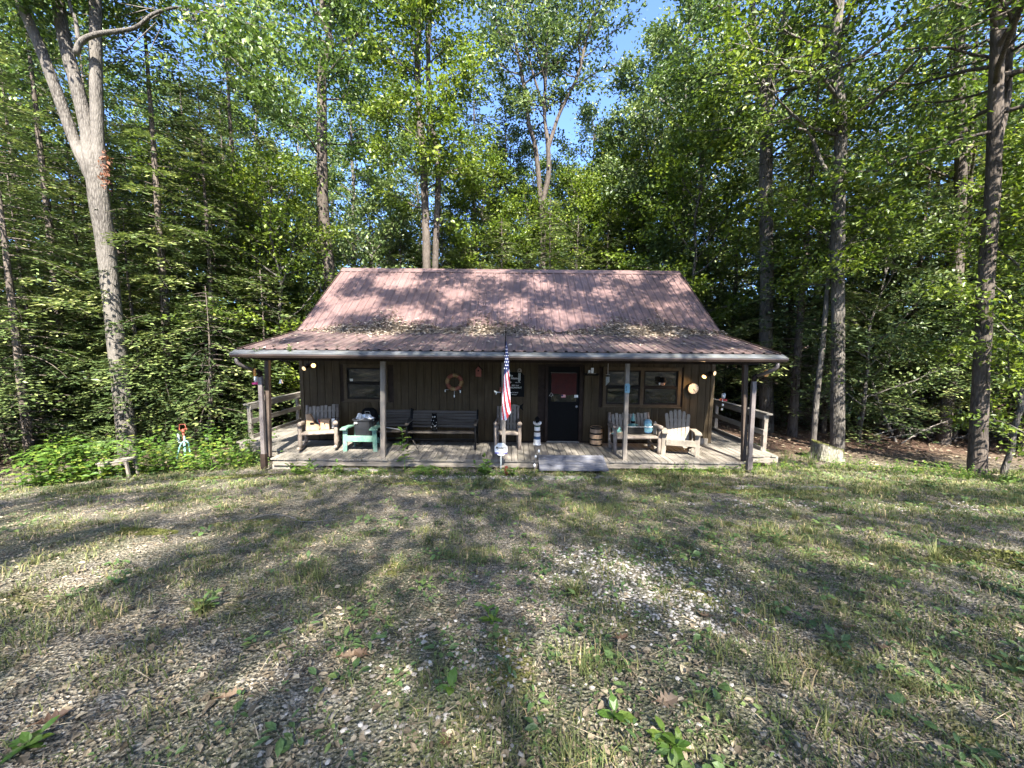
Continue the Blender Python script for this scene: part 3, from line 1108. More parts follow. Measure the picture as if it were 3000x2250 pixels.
def grow_broad(wood, leaf, stem, rad, r, n_limb, t0, Lmax, size=.13, per=26, el=(15, 55), sig=(.25, .13), sub=7, shape='oval', side=None, thin=1.0):
    """limbs, branches and leaf sprays along a stem path (array of points)"""
    stem = np.asarray(stem)
    n = len(stem)
    az = r.uniform(0, 6.28)
    Ks, outs = [], []
    for i in range(n_limb):
        tt = (i + r.uniform(0, 1)) / n_limb
        t = t0 + (1 - t0) * tt
        p = stem[min(int(t * (n - 1)), n - 1)] if t < 1 else stem[-1]
        f = t * (n - 1)
        a_ = int(min(f, n - 2))
        p = stem[a_] + (stem[a_ + 1] - stem[a_]) * (f - a_)
        az += 2.4 + r.uniform(-.5, .5)
        if side is not None and r.uniform() < .6:
            az = side + r.normal(0, .7)
        prof = {'oval': .35 + .65 * math.sin(math.pi * min(1, .18 + .78 * tt)), 'top': .3 + .7 * tt, 'cone': 1.0 - .8 * tt}[shape]
        L = Lmax * prof * r.uniform(.7, 1.1)
        e = R(el[0] + (el[1] - el[0]) * tt + r.uniform(-8, 8))
        d = np.array([math.cos(az) * math.cos(e), math.sin(az) * math.cos(e), math.sin(e)])
        path = [p]
        dd = d.copy()
        q = p.copy()
        for k in range(6):
            dd = unit(dd + r.normal(0, .13, 3) + np.array([0, 0, .06 if k < 3 else -.05]))
            q = q + dd * L / 6
            path.append(q)
        path = np.array(path)
        r0 = min(rad * .55, .012 * L + .012)
        wood.tube(path, np.linspace(r0, .006, 7), 5, cap=False)
        for s in range(sub):
            u = .25 + .75 * (s + r.uniform(0, 1)) / sub
            f = u * 6
            a_ = int(min(f, 5))
            b0 = path[a_] + (path[a_ + 1] - path[a_]) * (f - a_)
            az2 = az + r.choice([-1, 1]) * r.uniform(.4, 1.2)
            e2 = e * .5 + r.uniform(-.25, .35)
            d2 = np.array([math.cos(az2) * math.cos(e2), math.sin(az2) * math.cos(e2), math.sin(e2)])
            L2 = L * .42 * (1.15 - .6 * u) * r.uniform(.6, 1.2) + .25
            b1 = b0 + d2 * L2 * .55 + r.normal(0, .05, 3)
            b2 = b0 + d2 * L2 + r.normal(0, .09, 3) - np.array([0, 0, .05 * L2])
            wood.tube([b0, b1, b2], [r0 * .4 + .003, .006, .003], 3, cap=False)
            for v in ((.35, .65, 1.0) if L2 < 1 else (.25, .5, .75, 1.0)):
                if r.uniform() > thin:
                    continue
                c = b0 + (b2 - b0) * v + r.normal(0, .12, 3)
                Ks.append(c)
                outs.append(d2)
        Ks.append(path[-1])
        outs.append(d)
    leaf_sprays(leaf, np.array(Ks), np.array(outs), r, per, size, sig)


def hemlock_geo(H, Lmax, z0, seed, step=.30, dens=1.0, dead=14):
    r = np.random.default_rng(seed)
    wood, leaf = Geo(), Geo()
    bend = r.normal(0, .12, 2)
    zs = np.linspace(-.4, H, 14)
    path = np.stack([bend[0] * np.sin(zs / H * 2.2), bend[1] * np.sin(zs / H * 1.7), zs], -1)
    r0 = .0085 * H + .025
    wood.tube(path, np.clip(r0 * (1 - zs / H * .95), .012, None) * np.where(zs < .2, 1.2, 1), 10, cap=False, jitter=.05)

    def at(z):
        return np.array([bend[0] * math.sin(z / H * 2.2), bend[1] * math.sin(z / H * 1.7), z])
    z = z0
    az = r.uniform(0, 6.28)
    C, D, Nn, LL, WW, VV = [], [], [], [], [], []
    while z < H - .1:
        for b in range(3):
            az += 2.4 + r.uniform(-.6, .6)
            f = 1 - (z - z0) / (H - z0)
            L = (Lmax * (f ** .75) + .22) * r.uniform(.65, 1.12)
            base = at(z)
            e0 = r.uniform(.0, .35) + (.25 if f < .3 else 0)
            n = max(4, int(L / .115))
            u = np.linspace(0, 1, n)
            hd = np.array([math.cos(az), math.sin(az), 0])
            sd = np.array([-math.sin(az), math.cos(az), 0])
            wob = r.normal(0, .06) * L
            pts = base + hd * (u * L)[:, None] + np.array([0, 0, 1]) * (math.tan(e0) * u * L * .5 - (.34 * L + .05) * u ** 2)[:, None] + sd * (wob * u ** 2)[:, None]
            wood.tube(pts[::max(1, n // 5)], np.linspace(.009 + .004 * L, .003, len(pts[::max(1, n // 5)])), 3, cap=False)
            vb = r.uniform(0, .6)
            # flat spray of side twigs
            for i in range(1, n):
                if r.uniform() > .93 * dens:
                    continue
                ui = u[i]
                if ui < .18:
                    continue
                tl = (.55 * L * (1 - ui) ** .8 * min(1, (ui - .1) * 3) + .12) * r.uniform(.6, 1.1)
                for s in (-1, 1):
                    tdir = unit(hd * .75 + sd * s * .8 + np.array([0, 0, -.12]) + r.normal(0, .12, 3))
                    m = max(2, int(tl / .08))
                    v = (np.arange(m) + r.uniform(0, 1, m)) / m
                    pos = pts[i] + tdir * (v * tl)[:, None] + np.array([0, 0, -1]) * (.25 * tl * v ** 2)[:, None]
                    sgn = np.where(np.arange(m) % 2 == 0, 1.0, -1.0)
                    td = tdir + sgn[:, None] * np.cross(tdir, [0, 0, 1]) * .7 + r.normal(0, .18, (m, 3))
                    C.append(pos)
                    D.append(td)
                    Nn.append(np.array([0, 0, 1.0]) + r.normal(0, .28, (m, 3)))
                    LL.append(r.uniform(.12, .22, m))
                    WW.append(r.uniform(.05, .085, m))
                    VV.append(np.clip(vb + r.uniform(0, .4, m) + .12 * v, 0, 1))
        z += step * r.uniform(.7, 1.3) * (1.0 if z < H * .7 else .7)
    leaf.leaves(np.concatenate(C), np.concatenate(D), np.concatenate(Nn), np.concatenate(LL), np.concatenate(WW), np.concatenate(VV), .08)
    # bare dead twigs low on the trunk
    for k in range(dead):
        z = r.uniform(.6, max(1.0, z0 + .6))
        az = r.uniform(0, 6.28)
        L = r.uniform(.5, 1.7)
        p0 = at(z)
        d = np.array([math.cos(az), math.sin(az), r.uniform(-.35, .25)])
        p1 = p0 + d * L * .5 + r.normal(0, .05, 3)
        p2 = p0 + d * L + r.normal(0, .12, 3) + np.array([0, 0, -.1 * L])
        wood.tube([p0, p1, p2], [.014, .009, .003], 3, cap=False)
        for q in range(3):
            e = p1 + (p2 - p1) * r.uniform(0, .9)
            wood.tube([e, e + r.normal(0, .2, 3) + d * .15], [.006, .002], 3, cap=False)
    return wood, leaf


def tree_root(name, label, cat, loc, rotz=0, group=None, scale=1.0):
    t = thing(name, label, cat, loc, rotz, group)
    t.scale = (scale, scale, scale)
    return t


LIB = {}


def lib_hemlock(key, *a, **k):
    wd, lf = hemlock_geo(*a, **k)
    LIB[key] = (wd.mesh("trunk", 'bark_hemlock', True), lf.mesh("crown", 'needle'), 'hemlock_tree')


lib_hemlock('h_tall', 17.0, 3.3, 1.3, 1, step=.36)
lib_hemlock('h_mid', 12.0, 2.8, 1.0, 2, step=.28)
lib_hemlock('h_low', 8.5, 2.3, .7, 3, step=.23)
lib_hemlock('h_bare', 15.0, 3.2, 2.7, 4, step=.34, dens=.95, dead=46)
lib_hemlock('h_thin', 15.0, 2.6, 2.0, 6, step=.5, dens=.8, dead=40)
lib_hemlock('h_small', 4.6, 1.5, .4, 5, step=.18, dead=4)


def lib_broad(key, H, Lmax, t0, n_limb, mat, bark, seed, size=.15, per=24, r0=.2, shape='oval', thin=1.0, sub=7):
    r = np.random.default_rng(seed)
    wood, leaf = Geo(), Geo()
    zs = np.linspace(-.4, H, 16)
    path = np.stack([np.cumsum(r.normal(0, .06, 16)), np.cumsum(r.normal(0, .06, 16)), zs], -1)
    path[:2, :2] = 0
    wood.tube(path, r0 * (1 - .9 * np.clip(zs, 0, None) / H) + .01, 10, cap=False, jitter=.06)
    grow_broad(wood, leaf, path, r0, r, n_limb, t0, Lmax, size, per, shape=shape, thin=thin, sub=sub)
    LIB[key] = (wood.mesh("trunk", bark, True), leaf.mesh("crown", mat), 'broadleaf_tree')


lib_broad('oak_far', 23, 5.0, .25, 30, 'leaf_a', 'bark_grey', 21, .19, 22, .24)
lib_broad('maple_far', 20, 4.2, .18, 30, 'leaf_b', 'bark_pale', 22, .18, 22, .19)
lib_broad('poplar_far', 25, 3.8, .30, 32, 'leaf_a', 'bark_pale', 23, .19, 20, .22)
lib_broad('maple_thin', 17, 3.4, .15, 26, 'leaf_b', 'bark_brown', 28, .17, 16, .13, thin=.7)
lib_broad('under_maple', 9.5, 2.9, .16, 22, 'leaf_c', 'bark_pale', 24, .135, 20, .075)
lib_broad('under_beech', 7.0, 2.5, .14, 18, 'leaf_b', 'bark_pale', 25, .115, 20, .06)
lib_broad('yellow_maple', 12.0, 3.0, .30, 22, 'leaf_c', 'bark_grey', 26, .15, 22, .10)


def place(key, x, y, label, scale=1.0, rot=None, group=None, cat=None, sz=1.0, lean=(0, 0)):
    tr, cr, nm = LIB[key]
    t = thing(nm, label, cat or "tree", (x, y, float(gz(x, y)) - .05), 0, group)
    t.rotation_euler = (lean[0], lean[1], random.uniform(0, 6.28) if rot is None else rot)
    t.scale = (scale, scale, scale * sz)
    link("trunk", tr, t)
    link("crown", cr, t)
    return t


def at_px(px, Y):
    """ground spot under this picture column at depth Y"""
    d = ray(px, 1250)
    return d.x / d.y * Y, Y


def px_stems(stems, base):
    """stems given as (px, py, Y, radius) -> smooth local paths with radii"""
    out = []
    for st in stems:
        pts = [np.array(P(a, b, Y)) - np.array(base) for a, b, Y, _ in st]
        rad = [q[3] for q in st]
        n = 4 * len(st)
        path = smooth_path(pts, n)
        rr = np.interp(np.linspace(0, 1, n), np.linspace(0, 1, len(rad)), rad)
        out.append((path, rr))
    return out


def extend(path, rr, H, r, bend=.12):
    """carry a stem on upwards out of the picture to height H"""
    d = unit(path[-1] - path[-4])
    p = path[-1].copy()
    P2, R2 = [], []
    n = max(2, int((H - p[2]) / 1.2))
    for k in range(n):
        d = unit(d * .9 + np.array([0, 0, .16]) + r.normal(0, bend * .4, 3))
        p = p + d * 1.2
        P2.append(p.copy())
        R2.append(max(.015, rr[-1] * (1 - (k + 1) / (n + .3))))
    return np.concatenate([path, np.array(P2)]), np.concatenate([rr, R2])


def custom_tree(name, label, base, stems, seed, bark, mat, H, n_limb, t0, Lmax, size=.13, per=24, ext=None, shape='oval', el=(5, 50), sig=(.25, .13), thin=1.0, extra=None, sub=7, sides=None, rs=1.0):
    r = np.random.default_rng(seed)
    t = thing(name, label, "tree", base)
    wood, leaf = Geo(), Geo()
    stems = [[(a, b, Y, q * rs) for a, b, Y, q in st] for st in stems]
    paths = px_stems(stems, base)
    for i, (path, rr) in enumerate(paths):
        if ext is None or i in ext:
            path, rr = extend(path, rr, H, r)
            grow_broad(wood, leaf, path, rr.mean(), r, n_limb, t0[i] if isinstance(t0, (list, tuple)) else t0, Lmax, size, per, el, sig, shape=shape, thin=thin, sub=sub, side=None if sides is None else sides.get(i))
        if i == 0:
            # root flare reaching into the soil
            path = np.concatenate([path[:1] + np.array([[0, 0, -.45]]), path])
            rr = np.concatenate([[rr[0] * 1.25], rr])
        wood.tube(path, rr, 14, cap=True, jitter=.035)
    if extra:
        extra(t, wood, leaf, r, paths)
    part("trunk", wood, bark, t, True)
    part("crown", leaf, mat, t)
    return t


# 1 triple-stemmed tree left of the porch
b1 = GP(377, 1335)
Y1 = b1.y


def tri_extra(t, wood, leaf, r, paths):
    bb = np.array(b1)
    limb = [np.array(P(a, b, Y1 - .3)) - bb for a, b in ((222, 158), (240, 120), (285, 100), (340, 92), (400, 80), (450, 40), (520, 20))]
    wood.tube(smooth_path(limb, 18), np.linspace(.075, .03, 18), 7)
    limb2 = [np.array(P(a, b, Y1 - .3)) - bb for a, b in ((230, 130), (222, 60), (205, 15), (200, -60))]
    wood.tube(smooth_path(limb2, 10), np.linspace(.05, .025, 10), 6)
    # leafy sprays of the low limb that hangs over the gap of sky
    K = []
    for (px, py, n, s) in ((620, 60, 15, 60), (720, 70, 18, 70), (800, 130, 18, 70), (700, 160, 14, 60), (560, 30, 8, 40), (880, 90, 14, 70), (780, 230, 12, 60), (860, 270, 10, 50), (500, 190, 3, 30), (640, 120, 12, 50), (60, 200, 12, 60), (130, 120, 8, 50), (20, 60, 10, 60), (90, 330, 9, 50)):
        back = 2.2 if px < 300 else 0
        for _ in range(n):
            K.append(np.array(P(px + r.normal(0, s), py + r.normal(0, s * .7), Y1 + back + r.uniform(-1.3, 1.3))) - bb)
    K = np.array(K)
    leaf_sprays(leaf, K, unit(r.normal(0, 1, K.shape)), r, 26, .125, (.26, .15))
    hub = np.array(P(520, 20, Y1 - .3)) - bb
    for c in K[::6]:
        mid = (hub + c) / 2 + r.normal(0, .25, 3)
        wood.tube([hub + (c - hub) * .1, mid, c], [.016, .010, .004], 3, cap=False)
    # dead vine leaves at the fork
    g = Geo()
    K = np.array([np.array(P(305 + r.normal(0, 7), 455 + 28 * i, Y1 - .32)) - bb for i in np.linspace(0, 3, 22)])
    leaf_sprays(g, K, unit(r.normal(0, 1, K.shape)), r, 5, .08, (.05, .06), droop=.9)
    part("dead_vine", g, 'dead_clump', t)


custom_tree("triple_stem_tree", "big pale grey tree forking into three stems left of the porch", b1, [
    [(377, 1335, Y1, .33), (368, 1240, Y1, .29), (350, 1080, Y1, .275), (330, 900, Y1, .265), (312, 740, Y1, .27), (292, 590, Y1, .30), (272, 480, Y1, .25), (252, 360, Y1, .21), (205, 180, Y1, .19), (180, 70, Y1, .175), (168, -20, Y1, .165)],
    [(287, 560, Y1, .20), (250, 480, Y1 - .05, .19), (222, 420, Y1 - .05, .175), (165, 265, Y1 - .1, .165), (120, 145, Y1 - .2, .155), (78, 50, Y1 - .25, .145), (40, -30, Y1 - .3, .135)],
    [(296, 580, Y1, .20), (292, 470, Y1 + .05, .2), (286, 390, Y1 + .05, .185), (281, 200, Y1 + .1, .18), (280, 80, Y1 + .1, .17), (278, -30, Y1 + .1, .16)]],
    31, 'bark_pale', 'leaf_a', 17, 7, .84, 3.2, .13, 24, shape='top', extra=tri_extra, rs=.74 * Y1 / 11)

# 2 dark-trunked oak behind the left roof end
Y2 = 17.0
xb, _ = at_px(960, Y2)
b2 = gpt(xb, Y2)
custom_tree("oak_tree", "dark-trunked oak rising behind the roof's left end", b2, [
    [(966, 1080, Y2, .25), (964, 800, Y2, .235), (946, 600, Y2, .215), (943, 340, Y2, .195), (945, 200, Y2, .17), (968, 120, Y2, .13), (944, 50, Y2, .11), (950, -40, Y2, .10)]],
    32, 'bark_brown', 'leaf_a', 17, 26, .30, 3.6, .14, 26, el=(10, 60))

# 3 twin slender stems with yellow-green leaves
Y3 = 16.6
xb, _ = at_px(1258, Y3)
b3 = gpt(xb, Y3)
custom_tree("twin_stem_tree", "twin slender stems with yellow-green leaves behind the roof", b3, [
    [(1252, 1080, Y3, .19), (1250, 796, Y3, .17), (1247, 650, Y3, .16), (1240, 480, Y3, .145), (1224, 240, Y3, .12), (1231, 0, Y3, .10)],
    [(1278, 1080, Y3 + .2, .15), (1275, 790, Y3 + .2, .135), (1284, 480, Y3 + .2, .115), (1260, 337, Y3 + .2, .10), (1255, 145, Y3 + .2, .09), (1263, 0, Y3 + .2, .08)]],
    33, 'bark_brown', 'leaf_c', 16, 19, .36, 2.8, .14, 24, el=(10, 60))

# 4 wide V of limbs against the sky
Y4 = 21.0
xb, _ = at_px(1588, Y4)
b4 = gpt(xb, Y4)
custom_tree("forked_tree", "tall tree splitting into a wide V against the blue sky", b4, [
    [(1590, 1080, Y4, .30), (1590, 700, Y4, .28), (1590, 600, Y4, .24), (1607, 511, Y4, .21), (1605, 425, Y4, .19), (1598, 366, Y4, .14), (1595, 313, Y4, .13), (1603, 120, Y4, .11), (1603, -10, Y4, .10)],
    [(1590, 640, Y4, .22), (1583, 574, Y4 + .2, .22), (1569, 434, Y4 + .3, .19), (1550, 366, Y4 + .3, .17), (1535, 251, Y4 + .3, .15), (1515, 150, Y4 + .3, .12)],
    [(1605, 440, Y4, .16), (1620, 390, Y4, .15), (1641, 328, Y4, .14), (1694, 217, Y4, .12), (1723, 96, Y4, .10), (1767, -10, Y4, .09)],
    [(1597, 345, Y4, .11), (1590, 308, Y4, .105), (1559, 207, Y4, .09), (1535, 111, Y4, .08), (1487, -10, Y4, .07)]],
    34, 'bark_brown', 'leaf_b', 23, 13, [.62, .62, .40, .40], 3.3, .17, 24, shape='oval', el=(5, 65), thin=.6, rs=.62)

# 5 pale forked trunk right of the cabin
Y5 = 14.2
xb, _ = at_px(2246, Y5)
b5 = gpt(xb, Y5)
custom_tree("maple_tree", "pale forked trunk just beyond the roof's right corner", b5, [
    [(2246, 1335, Y5, .24), (2244, 1000, Y5, .22), (2247, 796, Y5, .215), (2243, 579, Y5, .21), (2246, 434, Y5, .20), (2250, 337, Y5, .19), (2262, 217, Y5, .14), (2290, 106, Y5, .12), (2310, -10, Y5, .11)],
    [(2250, 350, Y5, .15), (2232, 250, Y5, .13), (2212, 165, Y5, .12), (2205, 40, Y5, .10)]],
    35, 'bark_grey', 'leaf_a', 16, 18, [.42, .1], 3.4, .13, 24, el=(0, 45), thin=.7)

# 6 straight slim trunk behind the stump
b6 = GP(2453, 1318)
Y6 = b6.y


def six_extra(t, wood, leaf, r, paths):
    bb = np.array(b6)
    limb = [np.array(P(a, b, Y6)) - bb for a, b in ((2458, 570), (2430, 520), (2400, 460), (2386, 420), (2365, 385), (2337, 376))]
    wood.tube(smooth_path(limb, 14), np.linspace(.07, .03, 14), 6)
    limb = [np.array(P(a, b, Y6)) - bb for a, b in ((2470, 610), (2505, 602), (2540, 612))]
    wood.tube(limb, [.025, .02, .012], 5)


custom_tree("maple_tree", "straight mottled trunk standing directly behind the stump", b6, [
    [(2453, 1318, Y6, .21), (2455, 1000, Y6, .185), (2455, 796, Y6, .18), (2458, 555, Y6, .18), (2463, 386, Y6, .165), (2453, 217, Y6, .15), (2448, 120, Y6, .13), (2463, -20, Y6, .12)]],
    36, 'bark_grey', 'leaf_c', 15.5, 20, .45, 3.6, .125, 24, el=(-5, 45), extra=six_extra, thin=.62, rs=.92 * Y6 / 12)

# 7 thin leaning sapling
b7 = GP(2381, 1312)
Y7 = b7.y
custom_tree("sapling", "thin leaning sapling between the ramp railing and the stump", b7, [
    [(2381, 1312, Y7, .08), (2394, 1152, Y7, .075), (2412, 994, Y7, .07), (2426, 836, Y7, .065), (2435, 745, Y7, .06), (2445, 600, Y7, .05)]],
    37, 'bark_pale', 'leaf_c', 9.5, 12, .55, 2.0, .12, 22)

# 8 thick trunk at the right edge, its shade put into a darker bark
b8 = GP(2862, 1385)
Y8 = b8.y
custom_tree("oak_tree", "thick shaded trunk near the photo's right edge", b8, [
    [(2862, 1385, Y8, .28), (2872, 1150, Y8, .245), (2890, 800, Y8, .225), (2906, 600, Y8, .21), (2916, 337, Y8, .20), (2921, 145, Y8, .18), (2926, -20, Y8, .17)],
    [(2920, 430, Y8 + .1, .12), (2948, 290, Y8 + .15, .12), (2957, 145, Y8 + .2, .11), (2985, -20, Y8 + .2, .10)]],
    38, 'bark_brown', 'leaf_a', 15, 15, [.55, .35], 3.6, .125, 24, el=(-5, 45), thin=.6, rs=.66 * Y8 / 10)

# 9, 10 pair of darker trunks
for (px0, Y9, stem, rad, lab, sd) in (
        (2760, 12.6, [(2760, 1369), (2769, 1242), (2797, 1016), (2802, 836), (2812, 600), (2815, 380), (2810, 150), (2820, -20)], .16, "darker trunk leaning behind the thick right-edge trunk", 39),
        (2788, 13.2, [(2788, 1364), (2800, 1150), (2818, 950), (2830, 790), (2838, 600), (2842, 380)], .095, "slimmer dark trunk close beside the leaning dark trunk", 40)):
    b9 = gpt(at_px(px0, Y9)[0], Y9)
    custom_tree("maple_tree", lab, b9, [[(a, b, Y9, rad * (1.1 - .4 * i / 8)) for i, (a, b) in enumerate(stem)]], sd, 'bark_brown', 'leaf_c', 14, 14, .5, 3.0, .13, 24, thin=.6)

# hemlocks one can point at: picture column, depth, kind, size
for (px, Y, k, s, lab) in (
        (2322, 13.4, 'h_bare', .95, "hemlock with bare lower trunk behind the right railing"),
        (1385, 22.0, 'h_bare', 1.25, "tall hemlock with bare grey branches above the roof's centre-left"),
        (1615, 18.6, 'h_low', 1.18, "pale green pointed hemlock under the wide V tree"),
        (640, 13.6, 'h_mid', 1.0, "hemlock with drooping boughs just left of the porch roof"),
        (505, 12.8, 'h_tall', .95, "tall hemlock between the triple-stemmed tree and the cabin"),
        (720, 16.0, 'h_tall', 1.05, "dark-trunked hemlock right above the porch roof's left tip"),
        (215, 13.5, 'h_tall', 1.0, "tall hemlock close left of the triple-stemmed tree"),
        (78, 10.6, 'h_mid', .95, "hemlock with dark slim trunk at the lawn's left edge"),
        (2570, 15.0, 'h_bare', 1.0, "hemlock behind the fallen leaning log right of the stump"),
        (2660, 17.0, 'h_tall', 1.0, "tall shaded hemlock between the stump and the dark trunks"),
        (2950, 14.2, 'h_tall', 1.0, "hemlock right of the thick right-edge trunk"),
        (2130, 18.0, 'h_mid', 1.05, "hemlock showing above the roof's right slope end"),
        (2360, 17.5, 'h_tall', 1.0, "hemlock between the pale forked trunk and the straight mottled trunk"),
        (1480, 19.5, 'h_low', 1.1, "low hemlock behind the roof ridge left of the V tree"),
        (1760, 20.0, 'h_mid', .86, "thin hemlock behind the ridge just right of the V tree")):
    x, y = at_px(px, Y)
    place(k, x, y, lab, s)

# understory trees
for (px, Y, k, s, lab) in (
        (850, 15.4, 'under_maple', 1.0, "young maple with bright leaves behind the roof's left slope"),
        (1080, 18.5, 'under_beech', 1.25, "small leafy beech behind the ridge left of the twin stems"),
        (560, 17.5, 'under_maple', 1.15, "leafy young maple in the gap left of the cabin"),
        (2020, 17.0, 'yellow_maple', 1.0, "rounded dark maple above the roof's right end"),
        (2520, 12.6, 'under_beech', 1.0, "small beech with layered twigs right of the straight trunk"),
        (2960, 8.8, 'under_maple', .72, "young maple with first yellow and red leaves, right edge")):
    x, y = at_px(px, Y)
    place(k, x, y, lab, s)

# the woods behind, alike and one behind the other
spots = [(610, 11.8, 'h_small', 1.1), (455, 12.3, 'h_low', .9), (690, 14.6, 'h_low', 1.0), (560, 15.5, 'h_mid', 1.0), (140, 12.2, 'h_low', 1.0), (275, 14.5, 'h_mid', 1.0), (20, 11.2, 'h_small', 1.2), (390, 15.0, 'h_mid', 1.0), (820, 18.0, 'h_mid', 1.05), (770, 13.8, 'h_small', 1.3),
         (2290, 15.5, 'h_mid', 1.0), (2410, 14.2, 'h_mid', 1.0), (2500, 17, 'h_mid', 1.1), (2720, 14.0, 'h_bare', .95), (2830, 14.5, 'h_bare', 1.0), (2640, 13.6, 'h_bare', .8), (3000, 11.8, 'h_mid', .9), (2550, 19.5, 'h_mid', 1.2), (2200, 17.0, 'h_low', 1.1),
         (1450, 25, 'h_thin', 1.05), (1330, 23, 'h_thin', 1.0), (1700, 25, 'h_thin', .9), (1850, 26, 'h_thin', .95), (1770, 23, 'h_low', 1.1), (1960, 21, 'h_mid', .95), (1230, 20, 'h_low', 1.2), (1100, 22, 'h_mid', 1.05), (960, 19.5, 'h_low', 1.3), (1550, 24, 'h_low', 1.1), (1640, 28, 'h_mid', 1.1), (1360, 19.5, 'h_low', .95), (1880, 19.5, 'h_low', 1.0), (2060, 19, 'h_low', 1.15),
         (1400, 20.5, 'h_mid', .85), (1540, 21, 'h_mid', .82), (1680, 19.5, 'h_mid', .80), (1730, 22, 'h_mid', .95), (1820, 20.5, 'h_mid', .88), (1940, 18.5, 'h_mid', .80), (1480, 23.5, 'h_tall', 1.0), (1660, 23, 'h_mid', 1.1), (1790, 25, 'h_tall', .85), (1880, 22.5, 'h_mid', 1.15), (1300, 18.5, 'h_mid', .8), (1180, 19, 'h_mid', .85), (-60, 12.5, 'h_mid', 1.0), (20, 15.5, 'h_tall', 1.05), (330, 17.0, 'h_tall', 1.0), (430, 19, 'h_mid', 1.2), (130, 19, 'h_tall', 1.1), (600, 20, 'h_tall', 1.05), (820, 21, 'h_mid', 1.1),
         (1330, 25, 'h_low', 1.2), (1900, 24, 'h_low', 1.15), (2060, 23, 'h_mid', 1.0), (2200, 21, 'h_tall', .95), (2460, 21, 'h_tall', 1.05), (2760, 20, 'h_tall', 1.1), (2870, 16, 'h_mid', 1.1), (3060, 12.5, 'h_mid', 1.1), (2600, 22, 'h_bare', 1.1), (3150, 17, 'h_tall', 1.1), (-200, 17, 'h_tall', 1.1),
         (240, 22.5, 'h_mid', 1.2), (700, 24, 'h_tall', 1.1), (3250, 13, 'h_tall', 1.0), (-320, 14, 'h_tall', 1.0)]
for (px, Y, k, s) in spots:
    x, y = at_px(px, Y)
    zone = ("left of the cabin", "behind the cabin's roof", "right of the cabin")[(px > 760) + (px > 2120)]
    place(k, x, y, "hemlock deep in the woods " + zone, s, group="hemlocks in the woods " + zone)
spots = [(40, 26, 'oak_far', 1.1), (200, 30, 'maple_far', 1.2), (330, 25, 'oak_far', 1.0), (470, 33, 'poplar_far', .92), (640, 30, 'maple_far', 1.05), (800, 27, 'oak_far', .95), (900, 36, 'maple_far', 1.1), (1050, 26, 'poplar_far', .95), (1150, 34, 'oak_far', .95),
         (1240, 27, 'maple_far', .85), (1970, 19.5, 'maple_far', .92), (1720, 26, 'maple_far', .86), (1400, 27, 'maple_far', .68), (1690, 30, 'maple_thin', .92), (1800, 27, 'maple_thin', .85), (1910, 29, 'maple_thin', .95), (1430, 29, 'maple_thin', .80), (1545, 33, 'maple_thin', .85), (2000, 33, 'maple_far', .85), (1870, 24, 'maple_thin', 1.05), (1885, 21, 'maple_far', .88), (1480, 25.5, 'maple_far', .78), (1620, 27, 'maple_far', .72), (1780, 25, 'maple_far', .74), (1560, 29, 'oak_far', .7), (1960, 26, 'poplar_far', .82), (2080, 30, 'oak_far', .95), (2180, 25, 'maple_far', 1.0), (2330, 28, 'oak_far', .7), (2480, 32, 'poplar_far', .62), (2600, 26, 'maple_far', .72), (2740, 30, 'oak_far', .7), (2900, 25, 'maple_far', .85), (3050, 28, 'oak_far', 1.1), (-120, 24, 'maple_far', 1.1), (-250, 28, 'oak_far', 1.1), (3200, 24, 'oak_far', 1.0), (130, 38, 'oak_far', 1.15), (560, 42, 'oak_far', 1.1), (2200, 38, 'maple_far', .75), (2700, 40, 'oak_far', .7), (3000, 38, 'poplar_far', 1.1), (740, 46, 'maple_far', 1.2), (1000, 46, 'oak_far', 1.0)]
for (px, Y, k, s) in spots:
    x, y = at_px(px, Y)
    zone = ("left of the cabin", "behind the cabin's roof", "right of the cabin")[(px > 760) + (px > 2120)]
    place(k, x, y, "tall leafy tree in the back rows of the woods " + zone, s, group="leafy trees at the back " + zone)
spots = [(1430, 21, 'yellow_maple', 1.0), (1530, 22, 'yellow_maple', .9), (1665, 21.5, 'yellow_maple', .95), (1760, 23, 'yellow_maple', 1.1), (1860, 21, 'yellow_maple', 1.05), (450, 22, 'under_maple', 1.1), (900, 22, 'under_beech', 1.4), (1180, 21, 'under_beech', 1.3), (1700, 23, 'under_beech', 1.1), (1850, 27, 'under_beech', 1.2), (300, 20, 'under_beech', 1.4), (1450, 28, 'under_beech', 1.0), (2420, 24, 'under_maple', 1.1), (2150, 26, 'under_maple', 1.1), (20, 21, 'under_maple', 1.1), (2830, 23, 'under_maple', 1.1), (1600, 30, 'under_beech', 1.1), (760, 19, 'under_maple', 1.0), (1320, 21, 'under_beech', 1.15)]
for (px, Y, k, s) in spots:
    x, y = at_px(px, Y)
    zone = ("left of the cabin", "behind the cabin's roof", "right of the cabin")[(px > 760) + (px > 2120)]
    place(k, x, y, "small leafy tree within the woods " + zone, s, group="small trees in the woods " + zone)

# far woods that read as one mass
def far_woods():
    r = np.random.default_rng(77)
    g = Geo()
    n = 3000
    ang = r.uniform(-62, 62, n)
    Yd = np.where(np.arange(n) % 4 == 0, r.uniform(-48, -30, n), r.uniform(44, 78, n))
    X = np.tan(np.radians(ang)) * np.abs(Yd)
    top = np.where(Yd < 0, 11, np.where(X < -6, 12, np.where(X < 22, 5.0, 9.0))) * r.uniform(.1, 1.0, n) ** .8
    Z = gz(X, Yd) + top
    K = np.stack([X, Yd, Z], -1)
    leaf_sprays(g, K, unit(r.normal(0, 1, K.shape)), r, 30, .42, (1.3, .8), vbase=r.uniform(.1, 1, n))
    o = part("distant_woods", g, 'leaf_c')
    stuff(o, "far-off sunlit woods filling the gaps between the trunks", "woods")


far_woods()

